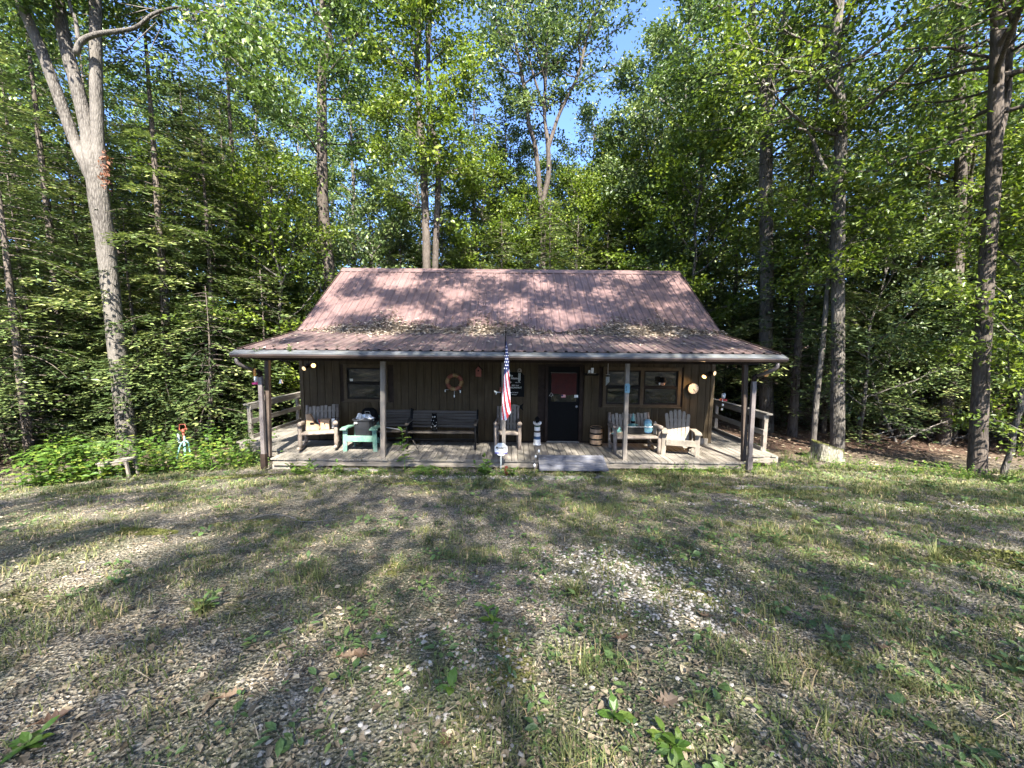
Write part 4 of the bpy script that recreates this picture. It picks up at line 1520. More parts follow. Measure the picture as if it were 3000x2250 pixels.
# ------------------------------------------------------------------ trees behind the camera that shade lawn and roof
def lit_mask(x, y):
    """where sunlight reaches the level plane z = 0 (roof points carried down along the rays)"""
    n = (np.sin(2.1 * x + .8 * y + .5) * np.sin(1.9 * y - .7 * x + 1.1) + .6 * np.sin(4.3 * x - 2.4 * y) * np.sin(3.6 * y + 1.7 * x + 2) + .35 * np.sin(7.9 * x + 3.1 * y + 1) * np.sin(7.1 * y - 2.7 * x))
    lit = np.zeros_like(x, bool)
    roof = y > 10.45
    # roof: left third mostly lit, diagonal shade through the middle, dapples on the right
    bias = np.where(x < -3.2, .55, np.where(x > 2.5, .10, -.05)) + .25 * np.sin(.9 * x + .55 * y)
    bias = bias - .45 * np.exp(-((y - 12.2 - .35 * (x + 1)) / .9) ** 2) * (x > -3)
    lit |= roof & (n + bias > .20)
    porch = (y > 8.2) & (y <= 10.45)
    lit |= porch & ((x < -3.6) | (x > 3.3)) & (n > -.55)
    lit |= porch & (x >= -3.9) & (x <= 3.6) & (n > .85)
    lawn = y <= 8.2

    def blob(cx, cy, ax, ay, rot=0):
        c, s = math.cos(rot), math.sin(rot)
        u, v = (x - cx) * c + (y - cy) * s, -(x - cx) * s + (y - cy) * c
        return (u / ax) ** 2 + (v / ay) ** 2 + n * .75 < 1
    for (px, py, ax, ay, rot) in ((560, 1420, 2.2, .40, .15), (330, 1500, 1.7, .36, .25), (420, 1600, 1.1, .28, .2), (90, 1680, .8, .2, .1), (650, 1585, .7, .14, .1), (250, 1400, 2.5, .25, .1),
                                  (2650, 1400, 5.0, .55, 0), (2500, 1560, 1.6, .20, -.35), (2850, 1690, 1.5, .22, -.4), (2350, 1480, .9, .18, -.3), (2900, 1500, 2.2, .25, -.1), (1340, 1620, .18, .08, 0), (1480, 2080, .10, .16, 0), (1000, 1400, .8, .1, 0), (1560, 1700, .12, .08, 0), (1850, 1400, .6, .1, 0), (2950, 2000, .25, .15, .5), (1480, 1840, .1, .06, 0), (700, 1470, 1.0, .12, .1)):
        p = GP(px, py)
        x0 = p.x - SUNV.x / SUNV.z * p.z
        y0 = p.y - SUNV.y / SUNV.z * p.z
        lit |= lawn & blob(x0, y0, ax, ay, rot)
    lit |= (x < -8.6 - .25 * (8 - y)) & (y > 4.5)
    lit |= (x > 8.8) & (y > 7.2)
    lit |= (y > 9.2) & (x < -6.9) & (n > np.where(x > -11.5, .0, -.45))
    lit |= (y > 9.2) & (x > 6.6) & (n > np.where(y < 13, .30, -.2))
    return lit


def shade_trees():
    r = np.random.default_rng(5)
    n = 20000
    x = r.uniform(-13, 13, n)
    y = r.uniform(-2.5, 18.6, n)
    roof = (y > 10.3) & (x > -7.5) & (x < 7)
    keep = ~lit_mask(x, y) & (roof | (r.uniform(0, 1, n) < .56))
    x, y = x[keep], y[keep]
    z = r.uniform(11.5, 16.5, len(x))
    K = np.stack([x + SUNV.x / SUNV.z * z, y + SUNV.y / SUNV.z * z, z], -1)
    trunks = [(-11.0, -14.0, "oak behind the viewer whose crown shades the lawn's left half"), (4.0, -25.0, "oak behind the viewer whose crown shades the middle of the lawn"),
              (14.5, -13.0, "oak behind the viewer whose crown shades the lawn's right half"), (-13.5, -3.0, "wide oak left behind the viewer shading the roof's left half"),
              (17.5, -2.0, "wide oak right behind the viewer shading the roof's right half")]
    T = np.array([(a, b) for a, b, _ in trunks])
    who = np.argmin(((K[:, None, :2] - T[None]) ** 2).sum(-1), 1)
    for i, (tx, ty, lab) in enumerate(trunks):
        base = gpt(tx, ty)
        bb = np.array(base)
        t = thing("oak_tree", lab, "tree", base)
        wood, leaf = Geo(), Geo()
        Hh = 16.0
        path = smooth_path([(0, 0, -.4), (.1, 0, 3), (-.1, .1, 7), (.1, 0, 12), (0, 0, Hh)], 16)
        wood.tube(path, np.linspace(.36, .08, 16), 12, jitter=.05)
        Q = K[who == i] - bb
        # limbs to a coarse grid of clusters, twigs from limb to cluster
        cells = {}
        for q in Q:
            cells.setdefault((round(q[0] / 3.4), round(q[1] / 3.4), round(q[2] / 6.5)), []).append(q)
        for c in cells.values():
            c = np.array(c)
            m = c.mean(0)
            h0 = max(8.0, min(Hh - .5, m[2] - .55 * math.hypot(m[0], m[1])))
            s = path[np.argmin(abs(path[:, 2] - h0))]
            mid = (s + m) / 2 + np.array([0, 0, .5]) + r.normal(0, .15, 3)
            wood.tube(smooth_path([s, mid, m], 6), np.linspace(.045, .012, 6), 4, cap=False)
            for q in c[::5]:
                wood.tube([m, (m + q) / 2 + r.normal(0, .08, 3), q], [.008, .006, .003], 3, cap=False)
        leaf_sprays(leaf, Q, unit(r.normal(0, 1, Q.shape)), r, 26, .11, (.17, .14), flat=.5)
        part("trunk", wood, 'bark_grey', t, True)
        part("crown", leaf, 'leaf_a', t)


shade_trees()
# woods closing the clearing on both sides
for (x, y, k, s) in ((-21, 4, 'h_tall', 1.0), (-24, 9, 'maple_far', 1.0), (-19, 8, 'h_mid', 1.1), (-27, 2, 'oak_far', 1.0), (-23, 13, 'h_tall', 1.0), (-30, 7, 'h_tall', 1.1), (-32, 14, 'oak_far', 1.1), (22, 5, 'h_tall', 1.0), (25, 10, 'maple_far', 1.0), (28, 3, 'oak_far', 1.0), (24, 14, 'h_tall', 1.0), (-38, 9, 'maple_far', 1.1), (-36, 3, 'oak_far', 1.1), (34, 8, 'maple_far', 1.1)):
    place(k, x, y, "tree closing the clearing far to its side", s, group="trees far to the side of the clearing")
# woods behind the viewer, seen in the window panes
for (x, y, k, s) in ((-22, -30, 'maple_far', .8), (-15, -33, 'oak_far', .75), (-6, -31, 'maple_far', .8), (3, -34, 'oak_far', .72), (9, -31, 'maple_far', .8), (18, -32, 'oak_far', .75), (26, -30, 'maple_far', .8), (-3, -18, 'h_low', 1.0), (6, -19, 'under_maple', 1.0), (-11, -18, 'under_maple', 1.0), (13, -18, 'h_low', 1.0), (-18, -15, 'h_mid', .8), (20, -14, 'h_mid', .8), (1, -21, 'h_mid', .8)):
    place(k, x, y, "tree of the wood's edge behind the viewer", s, group="trees behind the viewer")
# ------------------------------------------------------------------ ground cover
def lawn_points(n, r, y0=1.1, y1=8.5, power=1.0, spread=1.55):
    """scatter over the clearing, denser where it is near"""
    u = r.uniform(0, 1, n)
    if power == 0:
        y = y0 * (y1 / y0) ** u
    else:
        y = (y0 ** power + u * (y1 ** power - y0 ** power)) ** (1 / power)
    x = r.uniform(-1, 1, n) * (spread * y + .9)
    return x, y


def fnoise(x, y, s, seed=0):
    a = np.sin(x * s + 1.3 * seed + .7 * np.sin(y * s * .8)) * np.sin(y * s * 1.1 + seed + .8 * np.sin(x * s * .7 + seed))
    b = np.sin(x * s * 2.3 + y * s * 1.1 + seed * 2.1) * np.sin(y * s * 2.1 - x * s * .9 + seed)
    return .65 * a + .35 * b


def litter():
    r = np.random.default_rng(101)
    g = Geo()
    # whole leaves over the whole clearing and its edges
    x, y = lawn_points(30000, r, 1.0, 9.0, 1.4)
    k = fnoise(x, y, 1.5, 3) * .6 + .3 * (x < 0) * (y < 6) + r.uniform(-.7, .9, len(x)) > .0
    x, y = x[k], y[k]
    n = len(x)
    C = np.stack([x, y, gz(x, y) + r.uniform(.001, .022, n)], -1)
    a = r.uniform(0, 6.28, n)
    D = np.stack([np.cos(a), np.sin(a), r.normal(0, .22, n)], -1)
    N = np.stack([r.normal(0, .32, n), r.normal(0, .32, n), np.ones(n)], -1)
    L = r.uniform(.016, .055, n) * r.uniform(.6, 1.2, n)
    g.leaves(C, D, N, L, L * r.uniform(.35, .75, n), r.beta(1.3, 1.5, n), .3, rounded=True)
    # broken pieces close by
    x, y = lawn_points(120000, r, .95, 7.0, .9)
    k = fnoise(x, y, 2.1, 5) + .3 * (x < .5) + r.uniform(-.7, .9, len(x)) > .0
    x, y = x[k], y[k]
    n = len(x)
    C = np.stack([x, y, gz(x, y) + r.uniform(.001, .016, n)], -1)
    a = r.uniform(0, 6.28, n)
    D = np.stack([np.cos(a), np.sin(a), r.normal(0, .4, n)], -1)
    N = np.stack([r.normal(0, .6, n), r.normal(0, .6, n), np.ones(n)], -1)
    L = r.uniform(.006, .022, n)
    g.leaves(C, D, N, L, L * r.uniform(.3, .8, n), r.beta(1.2, 1.4, n), .2)
    # thin twigs and stems
    x, y = lawn_points(4200, r, 1.0, 8.5, 1.2)
    n = len(x)
    C = np.stack([x, y, gz(x, y) + r.uniform(.006, .03, n)], -1)
    a = r.uniform(0, 6.28, n)
    D = np.stack([np.cos(a), np.sin(a), r.normal(0, .12, n)], -1)
    g.leaves(C, D, np.stack([0 * a, 0 * a, 0 * a + 1], -1), r.uniform(.04, .20, n), r.uniform(.003, .007, n), r.uniform(.1, 1, n), .3)
    # the wood floor
    n = 14000
    x = r.uniform(-16, 20, n)
    y = r.uniform(8.6, 22, n)
    k = ~((x > -7.4) & (x < 6.9) & (y > 8.3) & (y < 16.2))
    x, y = x[k], y[k]
    n = len(x)
    C = np.stack([x, y, gz(x, y) + r.uniform(.0, .02, n)], -1)
    a = r.uniform(0, 6.28, n)
    D = np.stack([np.cos(a), np.sin(a), r.normal(0, .2, n)], -1)
    N = np.stack([r.normal(0, .3, n), r.normal(0, .3, n), np.ones(n)], -1)
    L = r.uniform(.07, .15, n)
    g.leaves(C, D, N, L, L * .6, r.uniform(.1, .7, n), .2)
    stuff(part("leaf_litter", g, 'litter'), "dry grey-brown leaf litter strewn over the clearing", "leaf litter")


def grass():
    r = np.random.default_rng(102)
    g = Geo()
    x, y = lawn_points(36000, r, 1.0, 9.3, 1.1)
    dens = fnoise(x, y, 1.15, 1) * .40 + fnoise(x, y, 3.1, 2) * .45 + fnoise(x, y, 7.3, 4) * .3 + np.clip(x * .05, -.15, .15) + np.where((y > 6.5), .2, 0) - .22
    k = dens + r.uniform(-.5, .5, len(x)) > 0
    x, y, dens = x[k], y[k], dens[k]
    far = np.clip((y - 4) / 4, 0, 1)
    per = 6
    n = len(x) * per
    X = np.repeat(x, per) + r.normal(0, .022, n)
    Y = np.repeat(y, per) + r.normal(0, .022, n)
    a = r.uniform(0, 6.28, n)
    H = (r.uniform(.025, .075, n) + np.repeat((fnoise(x, y, 1.7, 7) > .45) * .05, per)) * (1 + .25 * np.repeat(far, per))
    lean = r.uniform(.25, 1.5, n)
    W = r.uniform(.0011, .0028, n) * (1 + np.repeat(y, per) * .22)
    B = np.stack([X, Y, gz(X, Y) - .004], -1)
    hd = np.stack([np.cos(a), np.sin(a), np.zeros(n)], -1)
    sd = np.stack([-np.sin(a), np.cos(a), np.zeros(n)], -1)
    up = np.array([0, 0, 1.0])
    p1 = B + up * (H * .62)[:, None] + hd * (H * lean * .30)[:, None]
    p2 = B + up * (H * (1.0 - .25 * lean))[:, None] + hd * (H * lean)[:, None]
    V = np.stack([B - sd * W[:, None], B + sd * W[:, None], p1 + sd * W[:, None] * .8, p1 - sd * W[:, None] * .8, p2], 1)
    b = np.arange(n)[:, None] * 5
    var = np.clip(np.repeat(r.uniform(.1, .7, len(x)), per) + r.uniform(-.2, .2, n) + (r.uniform(0, 1, n) > .88) * .5, 0, 1)
    g.add(V.reshape(-1, 3), [b + np.array([[0, 1, 2, 3]]), b + np.array([[3, 2, 4]])], np.repeat(var, 5))
    stuff(part("grass", g, 'grass'), "thin patchy grass growing through the leaf litter", "grass")


def weeds():
    """low broad-leaved weeds of the lawn"""
    r = np.random.default_rng(103)
    g = Geo()
    x, y = lawn_points(7600, r, 1.05, 8.6, 1.15)
    dens = fnoise(x, y, 1.3, 11) * .6 + fnoise(x, y, 4.3, 12) * .4 + np.clip(x * .15 - .08, -.4, .2) + np.where(y > 6.8, .3, 0)
    k = dens + r.uniform(-.4, .4, len(x)) > 0
    x, y = x[k], y[k]
    m = len(x)
    big = r.uniform(0, 1, m) ** 3.0
    per = 6
    n = m * per
    a = np.repeat(r.uniform(0, 6.28, m), per) + np.tile(np.arange(per) * 2.4, m) + r.normal(0, .3, n)
    rad = np.repeat(.012 + .035 * big, per) * r.uniform(.5, 1.4, n)
    X = np.repeat(x, per) + np.cos(a) * rad
    Y = np.repeat(y, per) + np.sin(a) * rad
    hz = np.repeat(.012 + .07 * big, per) * r.uniform(.3, 1.0, n)
    C = np.stack([X, Y, gz(X, Y) + hz], -1)
    D = np.stack([np.cos(a), np.sin(a), r.normal(.15, .25, n)], -1)
    N = np.stack([r.normal(0, .25, n), r.normal(0, .25, n), np.ones(n)], -1)
    L = np.repeat(.016 + .046 * big, per) * r.uniform(.5, 1.2, n) * (1 + .05 * Y)
    var = np.clip(np.repeat(r.uniform(.1, .75, m), per) + r.uniform(-.15, .2, n), 0, 1)
    g.leaves(C, D, N, L, L * np.repeat(r.uniform(.28, .75, m), per) * r.uniform(.85, 1.15, n), var, .14, rounded=True)
    # stems
    B = np.stack([np.repeat(x, per), np.repeat(y, per)], -1)
    Bz = gz(B[:, 0], B[:, 1]) - .003
    B = np.concatenate([B, Bz[:, None]], 1)
    s = np.stack([-np.sin(a), np.cos(a), 0 * a], -1) * .0016
    V = np.stack([B - s, B + s, C + s * .6, C - s * .6], 1)
    g.add(V.reshape(-1, 3), [np.arange(n * 4).reshape(-1, 4)], np.repeat(var * .6, 4))
    stuff(part("ground_cover", g, 'weed_cool'), "low broad-leaved weeds scattered over the lawn", "weeds")


def gravel():
    r = np.random.default_rng(104)
    g = Geo()
    # one small stone, 8-sided and lumpy, written out many times
    base = np.array([(1, 0, 0), (.6, .75, .1), (-.3, .9, 0), (-1, .2, .05), (-.5, -.8, 0), (.5, -.85, .1), (.1, .05, .75), (0, 0, -.4)])
    F = np.array([(0, 1, 6), (1, 2, 6), (2, 3, 6), (3, 4, 6), (4, 5, 6), (5, 0, 6), (1, 0, 7), (2, 1, 7), (3, 2, 7), (4, 3, 7), (5, 4, 7), (0, 5, 7)])
    X, Y, S = [], [], []
    for (px, py, sx, sy, n) in ((1880, 1690, .45, .30, 800), (1960, 1770, .35, .22, 520), (1780, 1640, .35, .2, 300), (2750, 1490, 1.8, .18, 500), (2300, 1480, .7, .2, 250), (1350, 2060, .25, .15, 120), (1260, 1900, .3, .2, 130), (1120, 1960, .5, .3, 120), (1470, 1400, 1.2, .10, 500), (1280, 1398, .9, .08, 260), (1900, 2100, .4, .2, 70), (850, 2150, .6, .3, 70)):
        p = GP(px, py)
        X.append(r.normal(p.x, sx, n))
        Y.append(r.normal(p.y, sy, n))
        S.append(r.uniform(.005, .016, n) * (1.0 + .07 * p.y))
    X, Y, S = map(np.concatenate, (X, Y, S))
    n = len(X)
    a = r.uniform(0, 6.28, n)
    V = base[None] * (1 + r.normal(0, .16, (n, 8, 1))) * np.array([1, .8, .7])
    c, s = np.cos(a)[:, None], np.sin(a)[:, None]
    V = np.stack([V[..., 0] * c - V[..., 1] * s, V[..., 0] * s + V[..., 1] * c, V[..., 2]], -1) * S[:, None, None]
    V += np.stack([X, Y, gz(X, Y) + S * .35], -1)[:, None]
    F = (np.arange(n)[:, None, None] * 8 + F[None]).reshape(-1, 3)
    g.add(V.reshape(-1, 3), [F], np.repeat(r.uniform(0, 1, n), 8))
    stuff(part("gravel", g, 'gravel'), "pale limestone gravel showing through the lawn", "gravel")


def moss():
    r = np.random.default_rng(105)
    for i, (px, py, ax, ay, lab) in enumerate(((640, 1400, 1.1, .20, "yellow-green moss bed by the weeds left of the porch"), (420, 1560, .30, .10, "small moss bed in the lawn's left sun streak"), (2230, 1440, .9, .22, "mossy bed in the sun before the right deck end"), (2920, 1640, .7, .3, "moss bed along the lawn's right edge"), (1240, 1418, .7, .12, "moss bed before the middle of the porch"))):
        p = GP(px, py)
        g = Geo()
        n = 2600
        a = r.uniform(0, 6.28, n)
        q = np.sqrt(r.uniform(0, 1, n))
        X = p.x + np.cos(a) * q * ax * (1 + .25 * np.sin(3 * a + i))
        Y = p.y + np.sin(a) * q * ay * (1 + .25 * np.sin(2 * a + i))
        C = np.stack([X, Y, gz(X, Y)], -1)
        D = np.stack([r.normal(0, .7, n), r.normal(0, .7, n), np.ones(n)], -1)
        L = r.uniform(.012, .030, n)
        g.leaves(C, D, r.normal(0, 1, (n, 3)), L, L * 1.2, r.uniform(0, 1, n), .2)
        stuff(part("moss", g, 'moss'), lab, "moss")


litter()
grass()
weeds()
gravel()
moss()


# single plants one can point at
def leafy_plant(name, label, loc, H, pairs, L, mat='weed', seed=0, lean=(0, 0), stems=1, spread=.0, wl=.42, up=.25, cat="weed", group=None, droop=.3):
    """upright stems with leaves in alternating pairs"""
    r = np.random.default_rng(seed)
    t = thing(name, label, cat, loc, 0, group)
    wood, leaf = Geo(), Geo()
    for s in range(stems):
        az = r.uniform(0, 6.28)
        ln = np.array([lean[0] + math.cos(az) * spread * r.uniform(.4, 1), lean[1] + math.sin(az) * spread * r.uniform(.4, 1), 0])
        h = H * (1 if s == 0 else r.uniform(.5, .95))
        tt = np.linspace(0, 1, 8)
        path = np.stack([ln[0] * tt ** 1.5, ln[1] * tt ** 1.5, tt * h - .02], -1)
        wood.tube(path, np.linspace(.006 + .004 * h, .003, 8), 5)
        m = max(2, int(pairs * (1 if s == 0 else h / H)))
        C, D, N, LL, VV = [], [], [], [], []
        for k in range(m):
            u = .28 + .72 * (k + .6) / m
            p = np.array([np.interp(u, tt, path[:, j]) for j in range(3)])
            ph = k * 1.57 + r.normal(0, .2)
            for q in range(2):
                b = ph + q * math.pi + r.normal(0, .2)
                d = np.array([math.cos(b), math.sin(b), up + r.normal(0, .15) + (.5 if k == m - 1 else 0)])
                C.append(p)
                D.append(d)
                N.append(np.array([0, 0, 1]) + r.normal(0, .2, 3))
                LL.append(L * (1.05 - .45 * abs(u - .55)) * r.uniform(.75, 1.15))
                VV.append(r.uniform(.3, .85))
        LL = np.array(LL)
        leaf.leaves(np.array(C), np.array(D), np.array(N), LL, LL * wl, np.array(VV), .12, rounded=True)
    part("stem", wood, 'weed', t)
    part("foliage", leaf, mat, t)
    return t


def pinnate_plant(name, label, loc, H, fronds, FL, n_leaflet, L, seed, mat='weed'):
    r = np.random.default_rng(seed)
    t = thing(name, label, "sapling", loc)
    wood, leaf = Geo(), Geo()
    wood.tube([(0, 0, -.03), (.01, 0, H * .5), (0, .02, H)], [.016, .013, .008], 6)
    for f in range(fronds):
        az = f * 6.28 / fronds + r.uniform(-.25, .25)
        el = r.uniform(.1, .7)
        hd = np.array([math.cos(az), math.sin(az), 0])
        u = np.linspace(0, 1, n_leaflet)
        fl = FL * r.uniform(.75, 1.1)
        pts = np.array([0, 0, H * r.uniform(.85, 1.0)]) + hd * (u * fl)[:, None] + np.array([0, 0, 1]) * (fl * (math.sin(el) * u - .55 * u ** 2))[:, None]
        wood.tube(pts, np.linspace(.006, .002, n_leaflet), 3, cap=False)
        sd = np.array([-math.sin(az), math.cos(az), 0])
        for s in (-1, 1):
            C = pts[1:]
            D = np.tile(sd * s + hd * .55, (n_leaflet - 1, 1)) + r.normal(0, .1, (n_leaflet - 1, 3)) + np.array([0, 0, -.15])
            LL = L * (1.1 - .6 * abs(u[1:] - .5)) * r.uniform(.85, 1.1, n_leaflet - 1)
            leaf.leaves(C, D, np.array([0, 0, 1.]) + r.normal(0, .2, (n_leaflet - 1, 3)), LL, LL * .36, r.uniform(.35, .85, n_leaflet - 1), .1, rounded=True)
        leaf.leaves(pts[-1:], hd[None] + np.array([[0, 0, -.3]]), np.array([[0, 0, 1.]]), np.array([L]), np.array([L * .36]), np.array([.6]), .1, rounded=True)
    part("stem", wood, 'weed', t)
    part("foliage", leaf, mat, t)


pinnate_plant("tree_seedling", "bright seedling with long feathered leaves at the lawn's left edge", GP(160, 1408), .72, 7, .62, 9, .20, 201)
pinnate_plant("tree_seedling", "darker feather-leaved seedling between the bright seedling and big tree", GP(282, 1372), .66, 8, .62, 9, .19, 202, 'weed_cool')
pinnate_plant("tree_seedling", "low feather-leaved seedling behind the little bench", GP(265, 1390), .30, 6, .50, 8, .18, 203, 'weed_cool')
leafy_plant("tall_weed", "single tall weed with paired leaves right of the hand pump", GP(622, 1378), 1.02, 9, .15, 'weed', 204, (-.03, 0))
leafy_plant("pokeweed", "tall leafy weed growing up before the porch bench", GP(1187, 1387), .98, 9, .22, 'weed', 205, (-.05, 0), 1, wl=.40, cat="weed")
pinnate_plant("fern", "low ferny plant before the porch between weed and sign", GP(1245, 1392), .16, 6, .34, 8, .10, 206)
leafy_plant("weed_clump", "leafy weed clump around the white octagonal sign", GP(1420, 1392), .36, 6, .15, 'weed', 207, (0, 0), 7, .26)
leafy_plant("weed_clump", "yellow-green weeds before the porch under the rocking chair", GP(885, 1392), .30, 5, .15, 'weed', 208, (0, 0), 7, .32)
leafy_plant("weed_clump", "yellow-green weeds before the porch under the green chair", GP(985, 1388), .22, 4, .13, 'weed', 209, (0, 0), 5, .26)
leafy_plant("weed_clump", "small leafy weeds at the right foot of the sign clump", GP(1500, 1396), .22, 4, .12, 'weed', 210, (0, 0), 4, .16)
leafy_plant("lawn_weed", "yellowish three-leaved sprig in the middle of the lawn", GP(1440, 1830), .14, 3, .075, 'weed', 211, (0, 0), 2, .06)
leafy_plant("lawn_weed", "bright single sprig on the lawn below the sign", GP(1552, 1620), .12, 2, .07, 'weed', 212)
leafy_plant("broad_leaf_weed", "weed with one big oval leaf near the bottom centre", GP(1320, 2030), .06, 2, .09, 'weed', 213, wl=.6, up=.1)
leafy_plant("broad_leaf_weed", "big oval-leaved weed right of the bottom centre", GP(1800, 2110), .07, 2, .10, 'weed', 214, wl=.6, up=.1)
leafy_plant("broad_leaf_weed", "broad-leaved weed cluster at the bottom edge right of centre", GP(1960, 2190), .07, 3, .085, 'weed', 215, (0, 0), 3, .06, wl=.55, up=.15)
leafy_plant("broad_leaf_weed", "broad-leaved weed in the bottom left corner", GP(70, 2190), .07, 3, .09, 'weed', 216, (0, 0), 2, .08, wl=.55, up=.1)
leafy_plant("dry_stalk_weed", "leafy weed before the dead brown stalk on the left lawn", GP(600, 1790), .16, 4, .09, 'weed_cool', 217, (0, 0), 3, .1)
leafy_plant("wispy_weed", "wispy white-flowered weed left of the thick right-edge trunk", GP(2835, 1412), .42, 10, .06, 'weed', 218, (-.1, 0), 5, .2)
leafy_plant("wispy_weed", "wispy weed right of the thick right-edge trunk", GP(2945, 1418), .36, 9, .06, 'weed', 219, (.1, 0), 5, .2)
leafy_plant("young_weed", "thin weed growing before the pale garden chair", GP(2005, 1385), .34, 5, .06, 'weed_cool', 220, (0, 0), 3, .14)


def undergrowth():
    """the leafy margin of the clearing: too dense to count"""
    r = np.random.default_rng(301)
    for (pts, n, hmin, hmax, L, mat, lab, sd) in (
            ([(0, 1440), (120, 1428), (260, 1410), (420, 1392), (560, 1385), (700, 1378)], 270, .12, .95, .13, 'weed', "dense leafy undergrowth along the lawn's left margin", 1),
            ([(700, 1345), (680, 1335), (720, 1352), (770, 1372)], 60, .15, .50, .08, 'weed_cool', "tangled shrubby growth against the porch's left corner", 2),
            ([(2190, 1388), (2330, 1378), (2480, 1378), (2650, 1392), (2850, 1405), (3040, 1425)], 380, .05, .24, .06, 'weed', "sunlit low weeds along the lawn's right margin", 3),
            ([(1860, 1390), (1980, 1388), (2100, 1386), (2190, 1384)], 150, .04, .2, .055, 'weed', "low weeds along the deck's front right edge", 4),
            ([(800, 1395), (1000, 1392), (1250, 1393), (1560, 1398)], 120, .04, .16, .055, 'weed', "low weeds along the deck's front left edge", 5)):
        g = Geo()
        C, D, N, LL, VV = [], [], [], [], []
        P3 = [GP(a, b) for a, b in pts]
        for i in range(n):
            u = r.uniform(0, len(P3) - 1)
            k = int(min(u, len(P3) - 2))
            p = P3[k].lerp(P3[k + 1], u - k)
            depth = abs(r.normal(0, .7)) if sd in (1, 3) else abs(r.normal(0, .10))
            x, y = p.x + r.normal(0, .15), p.y + depth + r.normal(0, .05)
            h = r.uniform(hmin, hmax) * (1.15 if depth > .4 else .8)
            z = float(gz(x, y))
            m = int(4 + h * 16)
            for q in range(m):
                uu = (q + 1) / m
                a = q * 2.4 + r.normal(0, .4)
                C.append((x + r.normal(0, .02), y + r.normal(0, .02), z + h * uu))
                D.append((math.cos(a), math.sin(a), r.uniform(-.1, .5)))
                N.append((r.normal(0, .3), r.normal(0, .3), 1))
                LL.append(L * r.uniform(.55, 1.2))
                VV.append(r.uniform(.15, .95))
            g.tube([(x, y, z - .02), (x + r.normal(0, .02), y, z + h)], [.004, .002], 3, cap=False, var=.3)
        LL = np.array(LL)
        g.leaves(np.array(C), np.array(D), np.array(N), LL, LL * r.uniform(.4, .6, len(LL)), np.array(VV), .12, rounded=True)
        stuff(part("undergrowth", g, mat), lab, "undergrowth")


undergrowth()


def grass_tuft(label, loc, H, n, seed, W=.004, cat="grass tuft"):
    r = np.random.default_rng(seed)
    g = Geo()
    for i in range(n):
        a = r.uniform(0, 6.28)
        h = H * r.uniform(.5, 1.1)
        ln = r.uniform(.15, .75) * h
        hd = np.array([math.cos(a), math.sin(a), 0])
        sd = np.array([-math.sin(a), math.cos(a), 0]) * W
        b = hd * r.uniform(0, .05)
        pts = [b + hd * ln * t ** 2 + np.array([0, 0, h * (t - .35 * t ** 2 * (ln / h))]) for t in (0, .35, .7, 1)]
        V = []
        for k, p in enumerate(pts[:3]):
            V += [p - sd * (1 - .25 * k), p + sd * (1 - .25 * k)]
        V.append(pts[3])
        g.add(V, [np.array([[0, 1, 3, 2], [2, 3, 5, 4]]), np.array([[4, 5, 6]])], r.uniform(.2, .95))
    o = part("grass_tuft", g, 'grass', loc=loc)
    tag(o, label, cat)


grass_tuft("thick green grass tuft just below the gravel patch", GP(1680, 1745), .13, 130, 401)
grass_tuft("long-bladed grass tuft on the left lawn above the leaf weed", GP(590, 1800), .19, 60, 402)
grass_tuft("pale grass tuft in the left sun streak", GP(400, 1560), .18, 45, 403)
grass_tuft("tall grass tuft in the right lawn's sun streak", GP(2740, 1640), .22, 40, 404)
grass_tuft("grass tuft on the lawn below the deck's right end", GP(2330, 1520), .2, 40, 405)
grass_tuft("tall bent grass blades left of the stump", GP(2375, 1365), .62, 26, 406, .007)
grass_tuft("tall thin grass by the ramp's right corner", GP(2300, 1362), .62, 14, 407, .006)
grass_tuft("grass tuft growing before the plank ramp", GP(1632, 1400), .2, 60, 408)
grass_tuft("loose grass tuft in the upper middle lawn", GP(2560, 1500), .2, 40, 409)

# fallen oak leaves big enough to see singly
def oak_leaf(label, px, py, L, az, curl, seed, var=.5):
    r = np.random.default_rng(seed)
    half = [(0, .02), (.10, .05), (.20, .20), (.27, .10), (.38, .34), (.47, .15), (.60, .36), (.68, .15), (.80, .22), (.90, .08), (1, 0)]
    V, F = [], []
    for (u, v) in half:
        z = curl * (u - .5) ** 2 * L * 2
        V += [(u * L, v * L, z + .35 * v * L * (1 + r.uniform(-.3, .6))), (u * L, 0, z), (u * L, -v * L, z + .35 * v * L * (1 + r.uniform(-.3, .6)))]
    for i in range(len(half) - 1):
        a = i * 3
        F += [[a, a + 1, a + 4, a + 3], [a + 1, a + 2, a + 5, a + 4]]
    g = Geo()
    g.add(V, [np.array(F)], var)
    g.bar((-.18 * L, 0, curl * L * .5), (.02, 0, curl * L * .5), .003, .003)
    p = GP(px, py)
    o = part("oak_leaf", g, 'litter_brown', loc=(p.x, p.y, p.z + .018), rot=(r.uniform(-.3, .3), r.uniform(-.25, .25), az))
    tag(o, label, "fallen leaf")


